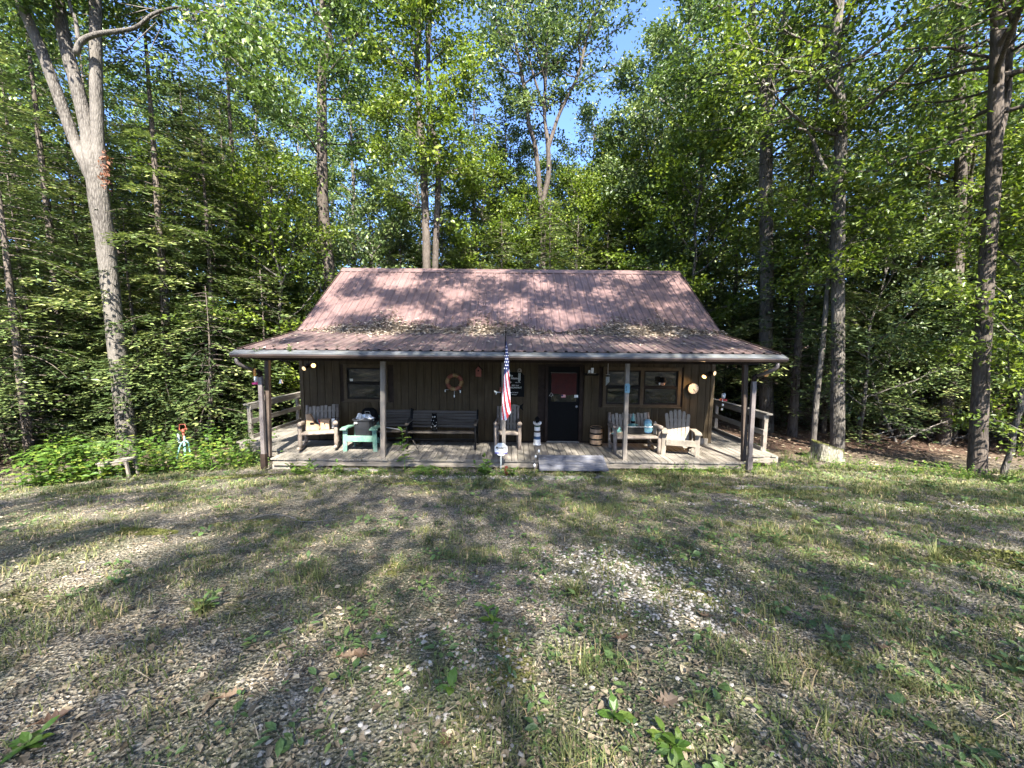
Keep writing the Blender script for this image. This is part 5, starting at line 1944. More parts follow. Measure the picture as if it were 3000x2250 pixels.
for k, (px, py, L, az, curl, var, lab) in enumerate((
        (1800, 1885, .10, .3, .5, .45, "curled orange-brown oak leaf right of the lawn's centre"),
        (990, 1935, .11, .5, .2, .9, "pale tan oak leaf lying on the left lawn"),
        (1320, 2210, .10, 2.0, .6, .1, "dark red-brown oak leaf at the bottom edge"),
        (1080, 1935, .12, 2.6, .4, .6, "brown oak leaf left of the lawn's centre"),
        (2090, 1820, .11, 2.4, .4, .75, "tan oak leaf below the gravel patch"),
        (2500, 1850, .11, 2.9, .4, .7, "large tan oak leaf on the right lawn"),
        (2560, 1905, .11, 0.1, .5, .2, "dark curled oak leaf on the right lawn"),
        (1920, 2070, .12, .2, .3, .95, "grey-tan oak leaf among the bottom right weeds"),
        (100, 2140, .11, .9, .3, .1, "reddish oak leaf in the bottom left corner"),
        (640, 2060, .11, .4, .2, .9, "pale oak leaf among the bottom left litter"))):
    oak_leaf(lab, px, py, L, az, curl, 500 + k, var)

# sticks, stones, stump, log
def stick(name, label, pts, r0, mat='dead_wood', twigs=0, seed=0, cat="branch"):
    r = np.random.default_rng(seed)
    g = Geo()
    W3 = [np.array(p, float) for p in pts]
    base = W3[0].copy()
    path = smooth_path([p - base for p in W3], 5 * len(W3))
    g.tube(path, np.linspace(r0, r0 * .4, len(path)), 6, jitter=.08)
    for k in range(twigs):
        i = r.integers(3, len(path) - 2)
        d = unit(path[i + 1] - path[i - 1]) * .6 + r.normal(0, .5, 3) * np.array([1, 1, .35])
        L = r.uniform(.12, .4)
        g.tube([path[i], path[i] + d * L * .5, path[i] + d * L + np.array([0, 0, .02])], [r0 * .5, r0 * .35, r0 * .15], 4)
    o = part(name, g, mat, loc=tuple(base))
    tag(o, label, cat)


def on_ground(px, py, dz=.015):
    p = GP(px, py)
    return (p.x, p.y, p.z + dz)


stick("fallen_branch", "thin grey branch lying across the left lawn", [on_ground(720, 1528, .02), on_ground(790, 1518, .05), on_ground(850, 1520, .03), on_ground(890, 1533, .02), on_ground(985, 1530, .04), on_ground(1000, 1520, .03)], .007, twigs=9, seed=1)
stick("dead_stalk", "dead brown weed stalk standing on the left lawn", [on_ground(572, 1790, 0), tuple(Vector(on_ground(572, 1790, .08)) + Vector((.004, 0, 0))), tuple(Vector(on_ground(572, 1790, .17)) + Vector((.01, 0, 0)))], .005, 'bark_brown', 3, 2, "weed")
Yl = 12.8
lp = [P(2640, 1335, Yl), P(2598, 1242, Yl), P(2575, 1188, Yl), P(2555, 1120, Yl)]
stick("leaning_log", "pale dead trunk leaning among the hemlocks right of the stump", [tuple(q) for q in lp], .085, 'bark_pale', 2, 3, "log")
for k, (a, b, c, lab) in enumerate((((2640, 1300), (2700, 1262), (2770, 1235), "bare dead bough reaching left from the dark trunks"), ((2560, 1275), (2640, 1255), (2720, 1262), "fallen dead bough behind the leaning log"), ((2700, 1330), (2760, 1290), (2830, 1280), "dead bough lying before the dark trunks"))):
    stick("dead_bough", lab, [tuple(P(q[0], q[1], 12.2 + .2 * k)) for q in (a, b, c)], .02, 'dead_wood', 14, 10 + k)
for k in range(26):
    r_ = np.random.default_rng(900 + k)
    px, py = r_.uniform(2560, 2990), r_.uniform(1130, 1330)
    Yk = r_.uniform(11.5, 14.5)
    a = P(px, py, Yk)
    d = Vector((r_.choice([-1, 1]) * r_.uniform(.5, 1.0), r_.uniform(-.4, .4), r_.uniform(-.35, .35)))
    L = r_.uniform(.8, 1.9)
    stick("dead_twig", "bare dead twig hanging in the shaded hemlock thicket", [tuple(a), tuple(a + d * L * .5 + Vector((0, 0, .08))), tuple(a + d * L)], .009, 'dead_wood', 5, 40 + k, "twig")
    bpy.data.objects[-1] if False else None
for o in COL.objects:
    if o.name.startswith("dead_twig"):
        o["group"] = "dead twigs in the right-hand thicket"

# stump
ps = GP(2443, 1352)
ps.y += .25
t = thing("tree_stump", "pale cut stump with moss on its slanted top beside the right lawn", "stump", (ps.x, ps.y, float(gz(ps.x, ps.y))))
g = Geo()
n = 22
rings = []
for (z, rr) in ((-.1, .44), (.05, .38), (.18, .345), (.32, .33), (.39, .32)):
    a = np.linspace(0, 2 * math.pi, n, endpoint=False)
    flare = 1 + (.14 if z < .1 else .05) * np.sin(a * 5 + 1) + .03 * np.sin(a * 11)
    slope_ = (.0 if z < .3 else 1) * -.10 * np.cos(a)
    rings.append(np.stack([np.cos(a) * rr * flare, np.sin(a) * rr * flare, z + slope_], -1))
V = np.concatenate(rings)
F = np.array([[i * n + j, i * n + (j + 1) % n, (i + 1) * n + (j + 1) % n, (i + 1) * n + j] for i in range(4) for j in range(n)])
g.add(V, [F])
part("bark", g, 'stump', t)
g = Geo()
top = rings[-1] * np.array([.985, .985, 1]) + np.array([0, 0, .004])
g.add(np.concatenate([top, [[0, 0, top[:, 2].mean() - .01]]]), [np.array([[j, (j + 1) % n, n] for j in range(n)])])
part("cut_face", g, 'wood_pale', t)
g = Geo()
r_ = np.random.default_rng(8)
m = 1500
a = r_.uniform(0, 6.28, m)
q = .255 + .075 * r_.uniform(0, 1, m)
C = np.stack([np.cos(a) * q, np.sin(a) * q, .40 - .10 * np.cos(a) + r_.uniform(-.05, .005, m)], -1)
L = r_.uniform(.012, .03, m)
g.leaves(C, np.stack([np.cos(a), np.sin(a), np.full(m, .6)], -1) + r_.normal(0, .4, (m, 3)), r_.normal(0, 1, (m, 3)), L, L, r_.uniform(0, 1, m))
part("moss_rim", g, 'moss', t)

# flat stones
def flat_stone(name, label, px, py, sx, sy, h, seed, mat='stone', rot=0):
    r = np.random.default_rng(seed)
    n = 14
    a = np.linspace(0, 2 * math.pi, n, endpoint=False)
    k = 1 + r.normal(0, .10, n)
    sq = 1 / np.maximum(np.abs(np.cos(a)), np.abs(np.sin(a))) ** .55
    g = Geo()
    V = []
    for z, s in ((-.06, 1.0), (h * .6, 1.0), (h, .92)):
        V.append(np.stack([np.cos(a) * sx * k * sq * s, np.sin(a) * sy * k * sq * s, z + r.normal(0, .004, n)], -1))
    V.append(np.array([[0, 0, h]]))
    F = np.array([[i * n + j, i * n + (j + 1) % n, (i + 1) * n + (j + 1) % n, (i + 1) * n + j] for i in range(2) for j in range(n)])
    g.add(np.concatenate(V), [F, np.array([[2 * n + j, 2 * n + (j + 1) % n, 3 * n] for j in range(n)])])
    p = GP(px, py)
    o = part(name, g, mat, loc=tuple(p), rot=(0, 0, rot))
    tag(o, label, "stone")


flat_stone("stone_slab", "flat grey stone slab at the ramp's left foot", 1612, 1402, .24, .12, .025, 1)
flat_stone("stone_slab", "long flat grey stone slab at the ramp's middle foot", 1690, 1403, .30, .12, .025, 2)
flat_stone("stone_slab", "flat grey stone slab at the ramp's right foot", 1775, 1402, .24, .12, .025, 3)
flat_stone("stepping_stone", "grey stepping stone sunk in the lawn before the right deck", 2060, 1420, .36, .09, .012, 4)
flat_stone("stepping_stone", "sandy pink stepping stone right of the grey stepping stone", 2200, 1430, .36, .10, .012, 5, 'block')
flat_stone("stepping_stone", "dark mossy slab furthest right before the stump", 2400, 1432, .45, .10, .012, 6)
flat_stone("rock", "small pale rock under the deck edge by the green chair", 1030, 1382, .16, .07, .07, 7, 'block')
flat_stone("rock", "small rock under the deck edge left of the pale rock", 985, 1380, .10, .06, .06, 8, 'block')
flat_stone("rock", "small rock under the deck edge by the mid-left post", 1090, 1383, .13, .06, .05, 9, 'block')

# leaves lying on the roof
def roof_point(x, v):
    """v: metres up the slope from the junction (negative: down the porch roof)"""
    if v >= 0:
        d = (RIDGE - JUNC).normalized()
        return np.array([x, JUNC.y + d.y * v, JUNC.z + .03 + d.z * v])
    d = (JUNC - EAVE).normalized()
    return np.array([x, JUNC.y + d.y * v, JUNC.z + .012 + d.z * v])


def roof_leaves():
    r = np.random.default_rng(600)
    for (xc, hw, n, hgt, lab) in ((-3.35, 1.85, 5200, .26, "drift of dry leaves in the roof valley at left"), (-.55, 1.5, 3600, .18, "drift of dry leaves in the roof valley above the flag"), (3.5, 2.05, 5600, .28, "drift of dry leaves in the roof valley at right")):
        g = Geo()
        u = np.clip(r.normal(0, .48, n), -1, 1)
        x = xc + u * hw
        env = (1 - np.abs(u) ** 2.0) * (1 + .3 * np.sin(x * 5))
        v = r.normal(.0, .5, n) * (.22 + .40 * env)
        v = np.where(v > 0, v * (.4 + env * .7), v * .75)
        C = np.array([roof_point(a, b) for a, b in zip(x, v)])
        lift = np.clip(env * hgt * .5 - np.abs(v) * .35, 0, None) * r.uniform(0, 1, n)
        C[:, 2] += lift + .004
        a = r.uniform(0, 6.28, n)
        D = np.stack([np.cos(a), np.sin(a), r.normal(0, .2, n)], -1)
        N = np.stack([r.normal(0, .28, n), r.normal(-.3, .28, n), np.ones(n)], -1)
        L = r.uniform(.05, .11, n)
        g.leaves(C, D, N, L, L * r.uniform(.4, .7, n), r.uniform(0, 1, n), .25)
        stuff(part("fallen_leaves", g, 'roof_litter'), lab, "leaves")
    g = Geo()
    n = 420
    x = r.uniform(XL, XR, n)
    v = np.where(r.uniform(0, 1, n) < .88, -r.uniform(0, 2.25, n), r.uniform(0, 1.2, n))
    C = np.array([roof_point(a, b) for a, b in zip(x, v)]) + np.array([0, 0, .012])
    a = r.uniform(0, 6.28, n)
    D = np.stack([np.cos(a), np.sin(a), r.normal(0, .2, n)], -1)
    N = np.stack([r.normal(0, .3, n), r.normal(-.2, .3, n), np.ones(n)], -1)
    L = r.uniform(.05, .12, n)
    g.leaves(C, D, N, L, L * .6, r.uniform(0, 1, n), .25)
    stuff(part("scattered_leaves", g, 'roof_litter'), "single dry leaves scattered over the porch roof", "leaves")


roof_leaves()
a = Vector(roof_point(2.25, -1.0)) + Vector((0, 0, .03))
stick("roof_twig", "dark twig lying on the porch roof right of the flag", [tuple(a), tuple(a + Vector((.4, .10, .03))), tuple(a + Vector((.85, .12, .035)))], .010, 'bark_brown', 7, 21, "twig")
a = Vector(roof_point(3.75, -1.75)) + Vector((0, 0, .03))
stick("roof_twig", "short dark twig near the porch roof's lower right edge", [tuple(a), tuple(a + Vector((.1, .0, .01))), tuple(a + Vector((.22, .01, .01)))], .012, 'bark_brown', 1, 22, "twig")
leafy_plant("gutter_seedling", "little green seedling sprouting from the gutter at left", (P(850, 1030, 7.93).x, 7.93, 2.42), .16, 4, .07, 'weed', 611, (0, 0), 3, .06)
leafy_plant("gutter_seedling", "low green sprout in the gutter's left end", (P(755, 1032, 7.93).x, 7.93, 2.42), .09, 3, .06, 'weed_cool', 612, (0, 0), 4, .12)
# ------------------------------------------------------------------ things on the porch
def log(g, a, b, r, n=9):
    a, b = Vector(a), Vector(b)
    pts = [a + (b - a) * t for t in np.linspace(0, 1, 6)]
    rr = [r * random.uniform(.9, 1.08) for _ in pts]
    g.tube(pts, rr, n, jitter=.05)


def log_seat(name, label, cat, loc, rotz, W, slats, rocker=False, H=.98):
    """chair or settee of peeled logs: vertical back slats, log arms and legs; faces -Y"""
    t = thing(name, label, cat, loc, rotz)
    hw = W / 2
    sh = .40 if not rocker else .42
    dep = .52
    for s in (-1, 1):
        g = Geo()
        log(g, (s * hw, -.02, .0 if not rocker else .07), (s * hw, .0, .64), .047)
        part("front_leg", g, 'wood_log', t, True)
        g = Geo()
        log(g, (s * (hw - .03), dep - .02, .02 if not rocker else .09), (s * (hw - .05), dep + .17, H), .04)
        part("back_leg", g, 'wood_log', t, True)
        g = Geo()
        log(g, (s * hw, -.10, .665), (s * (hw - .03), dep + .08, .62), .055)
        part("armrest", g, 'wood_log', t, True)
        if rocker:
            g = Geo()
            pts = [(s * hw, -.22, .12), (s * hw, -.05, .065), (s * hw, .2, .047), (s * hw, .5, .075), (s * hw, .78, .16)]
            g.tube(smooth_path(pts, 12), .042, 8)
            part("rocker", g, 'wood_log', t, True)
        else:
            g = Geo()
            log(g, (s * hw, 0, .16), (s * (hw - .03), dep, .16), .026)
            part("side_stretcher", g, 'wood_log', t, True)
    g = Geo()
    log(g, (-hw, -.0, sh), (hw, -.0, sh), .042)
    part("seat_rail", g, 'wood_log', t, True)
    for k in range(5):
        g = Geo()
        y = .07 + k * .098
        g.box((0, y, sh + .03 - .04 * (y / dep)), (W - .1, .086, .022))
        part("seat_slat", g, 'wood_x', t)
    for z, y in ((sh + .14, dep + .035), (H - .16, dep + .135)):
        g = Geo()
        log(g, (-hw + .04, y, z), (hw - .04, y, z), .026)
        part("back_rail", g, 'wood_log', t, True)
    n = slats
    ww = (W - .16) / n
    for k in range(n):
        x = -hw + .08 + ww * (k + .5)
        top = H - .02 + random.uniform(-.025, .03)
        g = Geo()
        g.bar((x, dep - .02, sh + .0), (x, dep + .125, top), ww - .022, .022, (0, 1, 0))
        part("back_slat", g, 'wood_z', t)
    return t


# log rocking chair at the left end
rk = G(915, 1325, 0)
rocker = log_seat("rocking_chair", "grey log rocking chair at the porch's left end", "rocking chair", (rk.x + .06, 9.22, 0), R(17), .80, 7, True, 1.02)


def local(o, x, y, z):
    return o.matrix_basis @ Vector((x, y, z))


# things in the rocking chair
p = local(rocker, .12, .30, .455)
t = thing("birdhouse", "small raw wooden birdhouse box on the log rocking chair", "birdhouse", p, R(14))
g = Geo()
g.box((0, 0, .12), (.20, .16, .24))
part("box", g, 'wood_new', t)
g = Geo()
g.box((0, -.01, .25), (.24, .20, .018))
part("lid", g, 'wood_new', t)
g = Geo()
g.lathe([(.018, 0), (.018, .006)], 12)
part("entry_hole", g, 'black', t, loc=(0, -.081, .155), rot=(R(90), 0, 0))
g = Geo()
g.bar((0, -.085, .13), (.02, -.085, .07), .012, .006)
part("perch", g, 'dark_brown', t)
p = local(rocker, -.15, .31, .45)
t = thing("wooden_boot_planter", "brown boot-shaped wooden ornament on the log rocking chair", "ornament", p, R(14))
g = Geo()
g.prism([(-.17, 0), (.13, 0), (.15, .06), (.11, .12), (.03, .15), (.0, .28), (-.06, .40), (-.16, .40), (-.15, .2)], -.06, .06, 'y')
part("body", g, 'wood_new', t)
g = Geo()
g.box((-.02, -.064, .17), (.09, .01, .055))
part("buckle", g, 'black', t)
p = local(rocker, .0, .40, .52)
g = Geo()
r_ = np.random.default_rng(3)
for k in range(9):
    a = k * .7
    g.tube([(0, 0, 0), (.05 * math.cos(a), .02 * math.sin(a), .07 + .02 * k % .05), (.10 * math.cos(a), .03 * math.sin(a), .10 + .012 * k)], [.012, .02, .008], 5, mi=k % 3)
o = part("ribbon_bow", g, ['flag_red', 'white', 'pale_blue'], loc=p)
tag(o, "red white and blue ribbon bow on the log rocking chair", "ribbon")
p = local(rocker, .30, .33, .45)
t = thing("picture_frame", "little framed picture leaning in the rocking chair's right side", "frame", p, R(10))
g = Geo()
g.box((0, 0, .14), (.10, .02, .28))
part("frame", g, 'black', t)
g = Geo()
g.box((0, -.012, .14), (.075, .006, .24))
part("print", g, 'paper', t)


# adirondack chairs
def adirondack(name, label, loc, rotz, mat, W=.72, round_top=True, n=5, backtop=.95, cat="chair"):
    t = thing(name, label, cat, loc, rotz)
    hw = W / 2
    for s in (-1, 1):
        g = Geo()
        g.prism([(-.065, 0), (.03, 0), (.055, .55), (-.055, .55)] if s < 0 else [(-.03, 0), (.065, 0), (.055, .55), (-.055, .55)], 0, .025, 'y')
        part("front_leg", g, mat, t, loc=(s * hw, 0, 0))
        g = Geo()
        g.prism([(-.12, .575), (.02, .60), (.62, .56), (.62, .535), (.0, .565), (-.12, .548)], s * hw - .075, s * hw + .075, 'x')
        part("armrest", g, mat, t)
        g = Geo()
        g.prism([(.0, .26), (.0, .38), (.72, .12), (.84, .0), (.72, .0)], s * (hw - .05) - .013, s * (hw - .05) + .013, 'x')
        part("side_rail", g, mat, t)
        g = Geo()
        g.bar((s * (hw - .02), .5, .0), (s * (hw - .02), .56, .55), .025, .07, (0, 1, 0))
        part("rear_support", g, mat, t)
    g = Geo()
    g.box((0, -.012, .315), (W - .06, .024, .13))
    part("apron", g, mat, t)
    for k in range(5):
        g = Geo()
        y = .05 + k * .095
        g.box((0, y, .385 - .34 * y), (W - .09, .085, .02), Matrix.Rotation(-.33, 3, 'X'))
        part("seat_slat", g, mat, t)
    bw_ = (W - .16) / n
    for k in range(n):
        x = (k - (n - 1) / 2) * bw_
        u = x / (bw_ * n / 2)
        hgt = backtop - (.14 * u * u if round_top else .0)
        y1 = .42 + (hgt - .25) * .42
        g = Geo()
        sx = .55
        # slightly fanned slat with a rounded end
        a = Vector((x * .86, .44, .24))
        b = Vector((x * 1.10, y1, hgt))
        g.bar(a, b, bw_ - .012, .02, (0, 1, 0))
        d = (b - a).normalized()
        g.bar(b, b + d * .03, bw_ * .62, .018, (0, 1, 0))
        part("back_slat", g, mat, t)
    for z, y in ((.46, .545), (.74, .67)):
        g = Geo()
        g.box((0, y + .02, z), (W - .2, .022, .06))
        part("back_brace", g, mat, t)
    return t


pg = G(1048, 1328, 0)
gch = adirondack("adirondack_chair", "sea-green painted wooden armchair holding a black tub", (pg.x, 9.12, 0), R(0), 'green_paint', .70, False, 5, .60)
pa = G(2003, 1345, 0)
ach = adirondack("adirondack_chair", "pale weathered wooden armchair with fan back at porch's right end", (pa.x + .02, 8.98, 0), R(-15), 'wood_pale', .72, True, 6, .98)

# black tub on the green chair
p = local(gch, .03, .22, .345)
t = thing("storage_tub", "black plastic tub standing on the sea-green chair", "tub", p)
g = Geo()
V = []
n = 24
for (z, sx, sy) in ((0, .185, .15), (.02, .195, .16), (.22, .205, .168), (.225, .212, .175), (.40, .225, .185), (.405, .25, .21), (.43, .25, .21), (.43, .225, .185), (.30, .205, .165)):
    a = np.linspace(0, 2 * math.pi, n, endpoint=False)
    q = (np.abs(np.cos(a)) ** 4 + np.abs(np.sin(a)) ** 4) ** -.25
    V.append(np.stack([np.cos(a) * sx * q, np.sin(a) * sy * q, np.full(n, z)], -1))
k = len(V)
F = np.array([[i * n + j, i * n + (j + 1) % n, (i + 1) * n + (j + 1) % n, (i + 1) * n + j] for i in range(k - 1) for j in range(n)])
g.add(np.concatenate(V), [F, np.arange(n)[None, ::-1], np.arange(n)[None, :] + (k - 1) * n])
part("shell", g, 'black_plastic', t)
g = Geo()
g.box((-.13, -.183, .345), (.10, .004, .075), Matrix.Rotation(-.05, 3, 'X'))
part("tub_label", g, 'black', t)
text_geo("JK3", .055, 'paper', "label_print", t, (-.13, -.188, .35), FACE, .0008, bold=.002)
r_ = np.random.default_rng(17)
for k, (x, z, w_, h_, rot, m_, lab) in enumerate(((-.12, .50, .07, .17, .25, 'paper', "crumpled white paper bag sticking out of the black tub"), (.04, .48, .15, .16, -.15, 'metal_grey', "grey folder standing in the black tub"), (.15, .46, .10, .10, .3, 'paper', "pale card leaning in the black tub's right side"))):
    g = Geo()
    V = [(-w_, 0, -h_ * .5), (w_, .01, -h_ * .5), (w_ * .8, .02, h_ * .3), (w_ * .2, -.03, h_ * .55), (-w_ * .6, .0, h_ * .4), (0, -.05, 0)]
    V += [(a, b + .03, c) for a, b, c in V]
    F3 = [[0, 1, 5], [1, 2, 5], [2, 3, 5], [3, 4, 5], [4, 0, 5], [7, 6, 11], [8, 7, 11], [9, 8, 11], [10, 9, 11], [6, 10, 11]]
    F4 = [[1, 0, 6, 7], [2, 1, 7, 8], [3, 2, 8, 9], [4, 3, 9, 10], [0, 4, 10, 6]]
    g.add(V, [np.array(F3), np.array(F4)])
    o = part("paper_item", g, m_, loc=local(t, x, 0, z - .02), rot=(.1, rot, 0))
    tag(o, lab, "paper")

# black bag behind the tub
pb = P(1082, 1208, 9.75)
t = thing("black_bag", "black handled bag standing behind the black tub", "bag", (pb.x, 9.75, .40))
g = Geo()
V = []
for (z, sx, sy) in ((0, .20, .12), (.05, .23, .14), (.38, .22, .13), (.52, .17, .09), (.57, .10, .05)):
    a = np.linspace(0, 2 * math.pi, 16, endpoint=False)
    q = (np.abs(np.cos(a)) ** 3 + np.abs(np.sin(a)) ** 3) ** -.33
    V.append(np.stack([np.cos(a) * sx * q, np.sin(a) * sy * q, np.full(16, z)], -1))
F = np.array([[i * 16 + j, i * 16 + (j + 1) % 16, (i + 1) * 16 + (j + 1) % 16, (i + 1) * 16 + j] for i in range(4) for j in range(16)])
g.add(np.concatenate(V), [F, np.arange(16)[None, ::-1], np.arange(16)[None, :] + 64])
part("body", g, 'black', t)
g = Geo()
g.tube([(-.06, -.12, .44), (-.06, -.14, .50), (.06, -.14, .50), (.06, -.12, .44)], .008, 6)
part("handle", g, 'metal_grey', t)
g = Geo()
g.box((0, 0, -.2), (.34, .22, .398))
tag(part("side_crate", g, 'black_plastic', loc=(pb.x, 9.75, .40)), "dark crate under the black bag by the wall", "crate")


# slatted garden benches with black cast ends
def slat_bench(name, label, loc, W, rotz=0):
    t = thing(name, label, "bench", loc, rotz)
    hw = W / 2
    for k in range(6):
        g = Geo()
        g.box((0, .02 + k * .078, .415 - .010 * k), (W - .04, .066, .026))
        part("seat_slat", g, 'wood_dark', t)
    for k in range(6):
        g = Geo()
        z = .48 + k * .072
        g.box((0, .47 + k * .022, z), (W - .04, .026, .058), Matrix.Rotation(-.29, 3, 'X'))
        part("back_slat", g, 'wood_dark', t)
    for s in (-1, 1):
        g = Geo()
        x = s * hw
        g.tube(smooth_path([(x, -.06, 0), (x, .0, .16), (x, -.04, .36), (x, -.03, .52), (x, .02, .60)], 14), .024, 6)
        g.tube(smooth_path([(x, .62, 0), (x, .50, .2), (x, .47, .42), (x, .55, .75), (x, .61, .90)], 14), .024, 6)
        g.tube([(x, -.02, .40), (x, .48, .37)], .022, 6)
        g.tube(smooth_path([(x, .03, .38), (x, .16, .16), (x, .30, .14), (x, .45, .33)], 12), .014, 5)
        g.tube(smooth_path([(x, .02, .44), (x, .14, .54), (x, .24, .45), (x, .34, .54), (x, .47, .46)], 14), .012, 5)
        part("cast_end", g, 'black_iron', t, True)
        g = Geo()
        g.prism([(-.08, .605), (-.08, .635), (.5, .665), (.56, .64)], x - .035, x + .035, 'x')
        part("armrest", g, 'wood_dark', t)
    g = Geo()
    g.box((0, .2, .20), (W, .03, .03))
    part("stretcher", g, 'black_iron', t)
    return t


pb0, pb1 = P(1196, 1300, 9.55), P(1400, 1300, 9.55)
bench2 = slat_bench("garden_bench", "slatted garden bench with black iron ends right of the pokeweed", ((pb0.x + pb1.x) / 2 - .02, 9.42, 0), pb1.x - pb0.x - .06)
pb0 = P(1100, 1300, 9.6)
pb1b = P(1194, 1300, 9.6)
bench1 = slat_bench("garden_bench", "slatted garden bench half hidden behind the mid-left post", ((pb0.x + pb1b.x) / 2 + .02, 9.50, 0), pb1b.x - pb0.x - .0, R(4))
# cane leaning on the first bench
a, b = P(1098, 1247, 9.4), P(1182, 1260, 9.3)
g = Geo()
g.tube([(0, 0, 0), tuple(b - a)], .012, 6)
tag(part("walking_stick", g, 'metal_grey', loc=a), "pale stick lying across the half-hidden bench's arms", "stick")
a, b = P(1210, 1290, 9.2), P(1235, 1338, 8.85)
g = Geo()
g.tube([(0, 0, 0), tuple(b - a)], .009, 6)
tag(part("thin_stake", g, 'wood_dark', loc=a), "thin stake leaning from the bench corner to the deck", "stake")

# owl figure on the bench
po = local(bench2, -.20, .16, .43)
t = thing("owl_figure", "dark mottled owl figure sitting on the iron-ended bench", "figurine", po)
g = Geo()
g.lathe([(.075, 0), (.08, .02), (.06, .04), (.075, .10), (.082, .2), (.072, .28), (.055, .31), (.068, .35), (.064, .40), (.03, .43)], 16)
part("body", g, mats := 'black', t, True)
g = Geo()
for s in (-1, 1):
    g.lathe([(.018, 0), (.018, .006)], 10)
    g.V[-1] = g.V[-1] @ np.array([[1, 0, 0], [0, 0, 1], [0, -1, 0]]) + np.array([s * .028, -.066, .365])
for k in range(16):
    a = -math.pi / 2 + random.uniform(-1, 1)
    z = random.uniform(.06, .28)
    g.box((.084 * math.cos(a), .084 * math.sin(a), z), (.014, .008, .018))
part("plumage", g, 'metal_grey', t)
g = Geo()
for s in (-1, 1):
    g.tube([(s * .04, 0, .41), (s * .055, -.01, .455)], [.02, .004], 6)
part("ear_tuft", g, 'black', t)

# log chair behind the flag post
pc = G(1485, 1325, 0)
log_seat("log_chair", "shaded grey log armchair behind the flag post", "chair", (P(1487, 1300, 9.5).x, 9.45, 0), 0, .60, 5, False, .98)
# log settee under the right window
pl0, pl1 = P(1800, 1300, 9.15), P(1932, 1300, 9.15)
settee = log_seat("log_settee", "log settee with garden ornaments under the double window", "settee", ((pl0.x + pl1.x) / 2, 9.15, 0), R(2), pl1.x - pl0.x, 10, False, .90)


# striped lighthouse
pL = P(1573, 1300, 9.98)
t = thing("lighthouse_ornament", "wooden lighthouse ornament with white, green and blue bands by the door", "ornament", (pL.x, 9.95, 0))
z = 0.0
segs = [(.115, .10, .05, 'white'), (.093, .088, .10, 'white'), (.088, .085, .08, 'blue'), (.085, .081, .10, 'white'), (.081, .078, .05, 'wood_dark'), (.078, .074, .10, 'white'), (.074, .074, .045, 'dark_green')]
for (r0, r1, h, m_) in segs:
    g = Geo()
    g.lathe([(r0, z), (r1, z + h - .002)], 16)
    part("band", g, m_, t)
    z += h
g = Geo()
g.lathe([(.076, z), (.108, z + .03), (.108, z + .05)], 16)
for k in range(9):
    a = k * 6.283 / 9
    g.box((.098 * math.cos(a), .098 * math.sin(a), z + .065), (.022, .022, .035))
part("gallery", g, 'white', t)
g = Geo()
g.lathe([(.05, z + .05), (.05, z + .15), (.075, z + .16), (.01, z + .23)], 10)
part("lantern", g, 'black', t)

# barrel
pB = P(1744, 1300, 9.95)
t = thing("barrel", "small wooden barrel with dark hoops right of the door", "barrel", (pB.x, 9.90, 0))
g = Geo()
prof = [(.150, 0), (.160, .10), (.166, .25), (.160, .40), (.150, .50)]
nst = 16
for k in range(nst):
    a0, a1 = k * 2 * math.pi / nst + .012, (k + 1) * 2 * math.pi / nst - .012
    g = Geo()
    V = []
    for r0, zz in prof:
        for a in (a0, a1):
            V += [(r0 * math.cos(a), r0 * math.sin(a), zz)]
        for a in (a1, a0):
            V += [((r0 - .02) * math.cos(a), (r0 - .02) * math.sin(a), zz)]
    F = [[i * 4 + j, i * 4 + (j + 1) % 4, (i + 1) * 4 + (j + 1) % 4, (i + 1) * 4 + j] for i in range(4) for j in range(4)] + [[3, 2, 1, 0], [16, 17, 18, 19]]
    g.add(V, [np.array(F)])
    part("stave", g, 'wood_new', t)
for zz, rr in ((.04, .158), (.19, .168), (.34, .167), (.475, .157)):
    g = Geo()
    g.lathe([(rr - .004, zz - .018), (rr + .004, zz - .018), (rr + .004, zz + .018), (rr - .004, zz + .018)], 24)
    part("hoop", g, 'black_iron', t)
g = Geo()
g.lathe([(.135, .455), (.135, .47)], 20)
part("head", g, 'wood_dark', t)

# ornaments on the settee
p = local(settee, .03, .42, .435)
t = thing("gnome_figure", "pale green pointed-hat gnome figure on the log settee", "figurine", p)
g = Geo()
g.lathe([(.06, .05), (.07, .10), (.075, .18), (.05, .24)], 14)
part("body", g, 'teal', t, True)
g = Geo()
g.lathe([(.05, .235), (.055, .27), (.045, .31), (.02, .325)], 12)
part("head", g, 'black', t, True)
g = Geo()
g.lathe([(.075, .30), (.06, .32), (.03, .42), (.004, .50)], 12)
part("hat", g, 'teal', t, True)
for s in (-1, 1):
    g = Geo()
    g.tube([(s * .06, 0, .21), (s * .10, -.02, .19), (s * .13, -.03, .20)], [.024, .02, .014], 7)
    part("arm", g, 'teal', t, True)
    g = Geo()
    g.tube([(s * .03, -.01, .07), (s * .035, -.015, .0)], [.026, .03], 7)
    part("leg", g, 'teal', t, True)
p = local(settee, .02, .20, .45)
t = thing("black_tray", "dark framed slate board lying on the log settee seat", "board", p)
g = Geo()
g.box((0, 0, .08), (.44, .03, .16), Matrix.Rotation(-.35, 3, 'X'))
part("slate", g, 'black', t)
g = Geo()
g.box((0, .028, .165), (.46, .02, .012))
part("frame_edge", g, 'metal_grey', t)
p = local(settee, .36, .28, .44)
t = thing("owl_cushion", "pale blue round-headed cushion figure on the settee's right", "cushion", p)
g = Geo()
g.lathe([(.06, 0), (.11, .03), (.12, .10), (.10, .17), (.085, .19), (.105, .24), (.10, .31), (.06, .355), (.01, .36)], 18)
o = part("body", g, 'pale_blue', t, True)
o.scale = (1, .6, 1)
g = Geo()
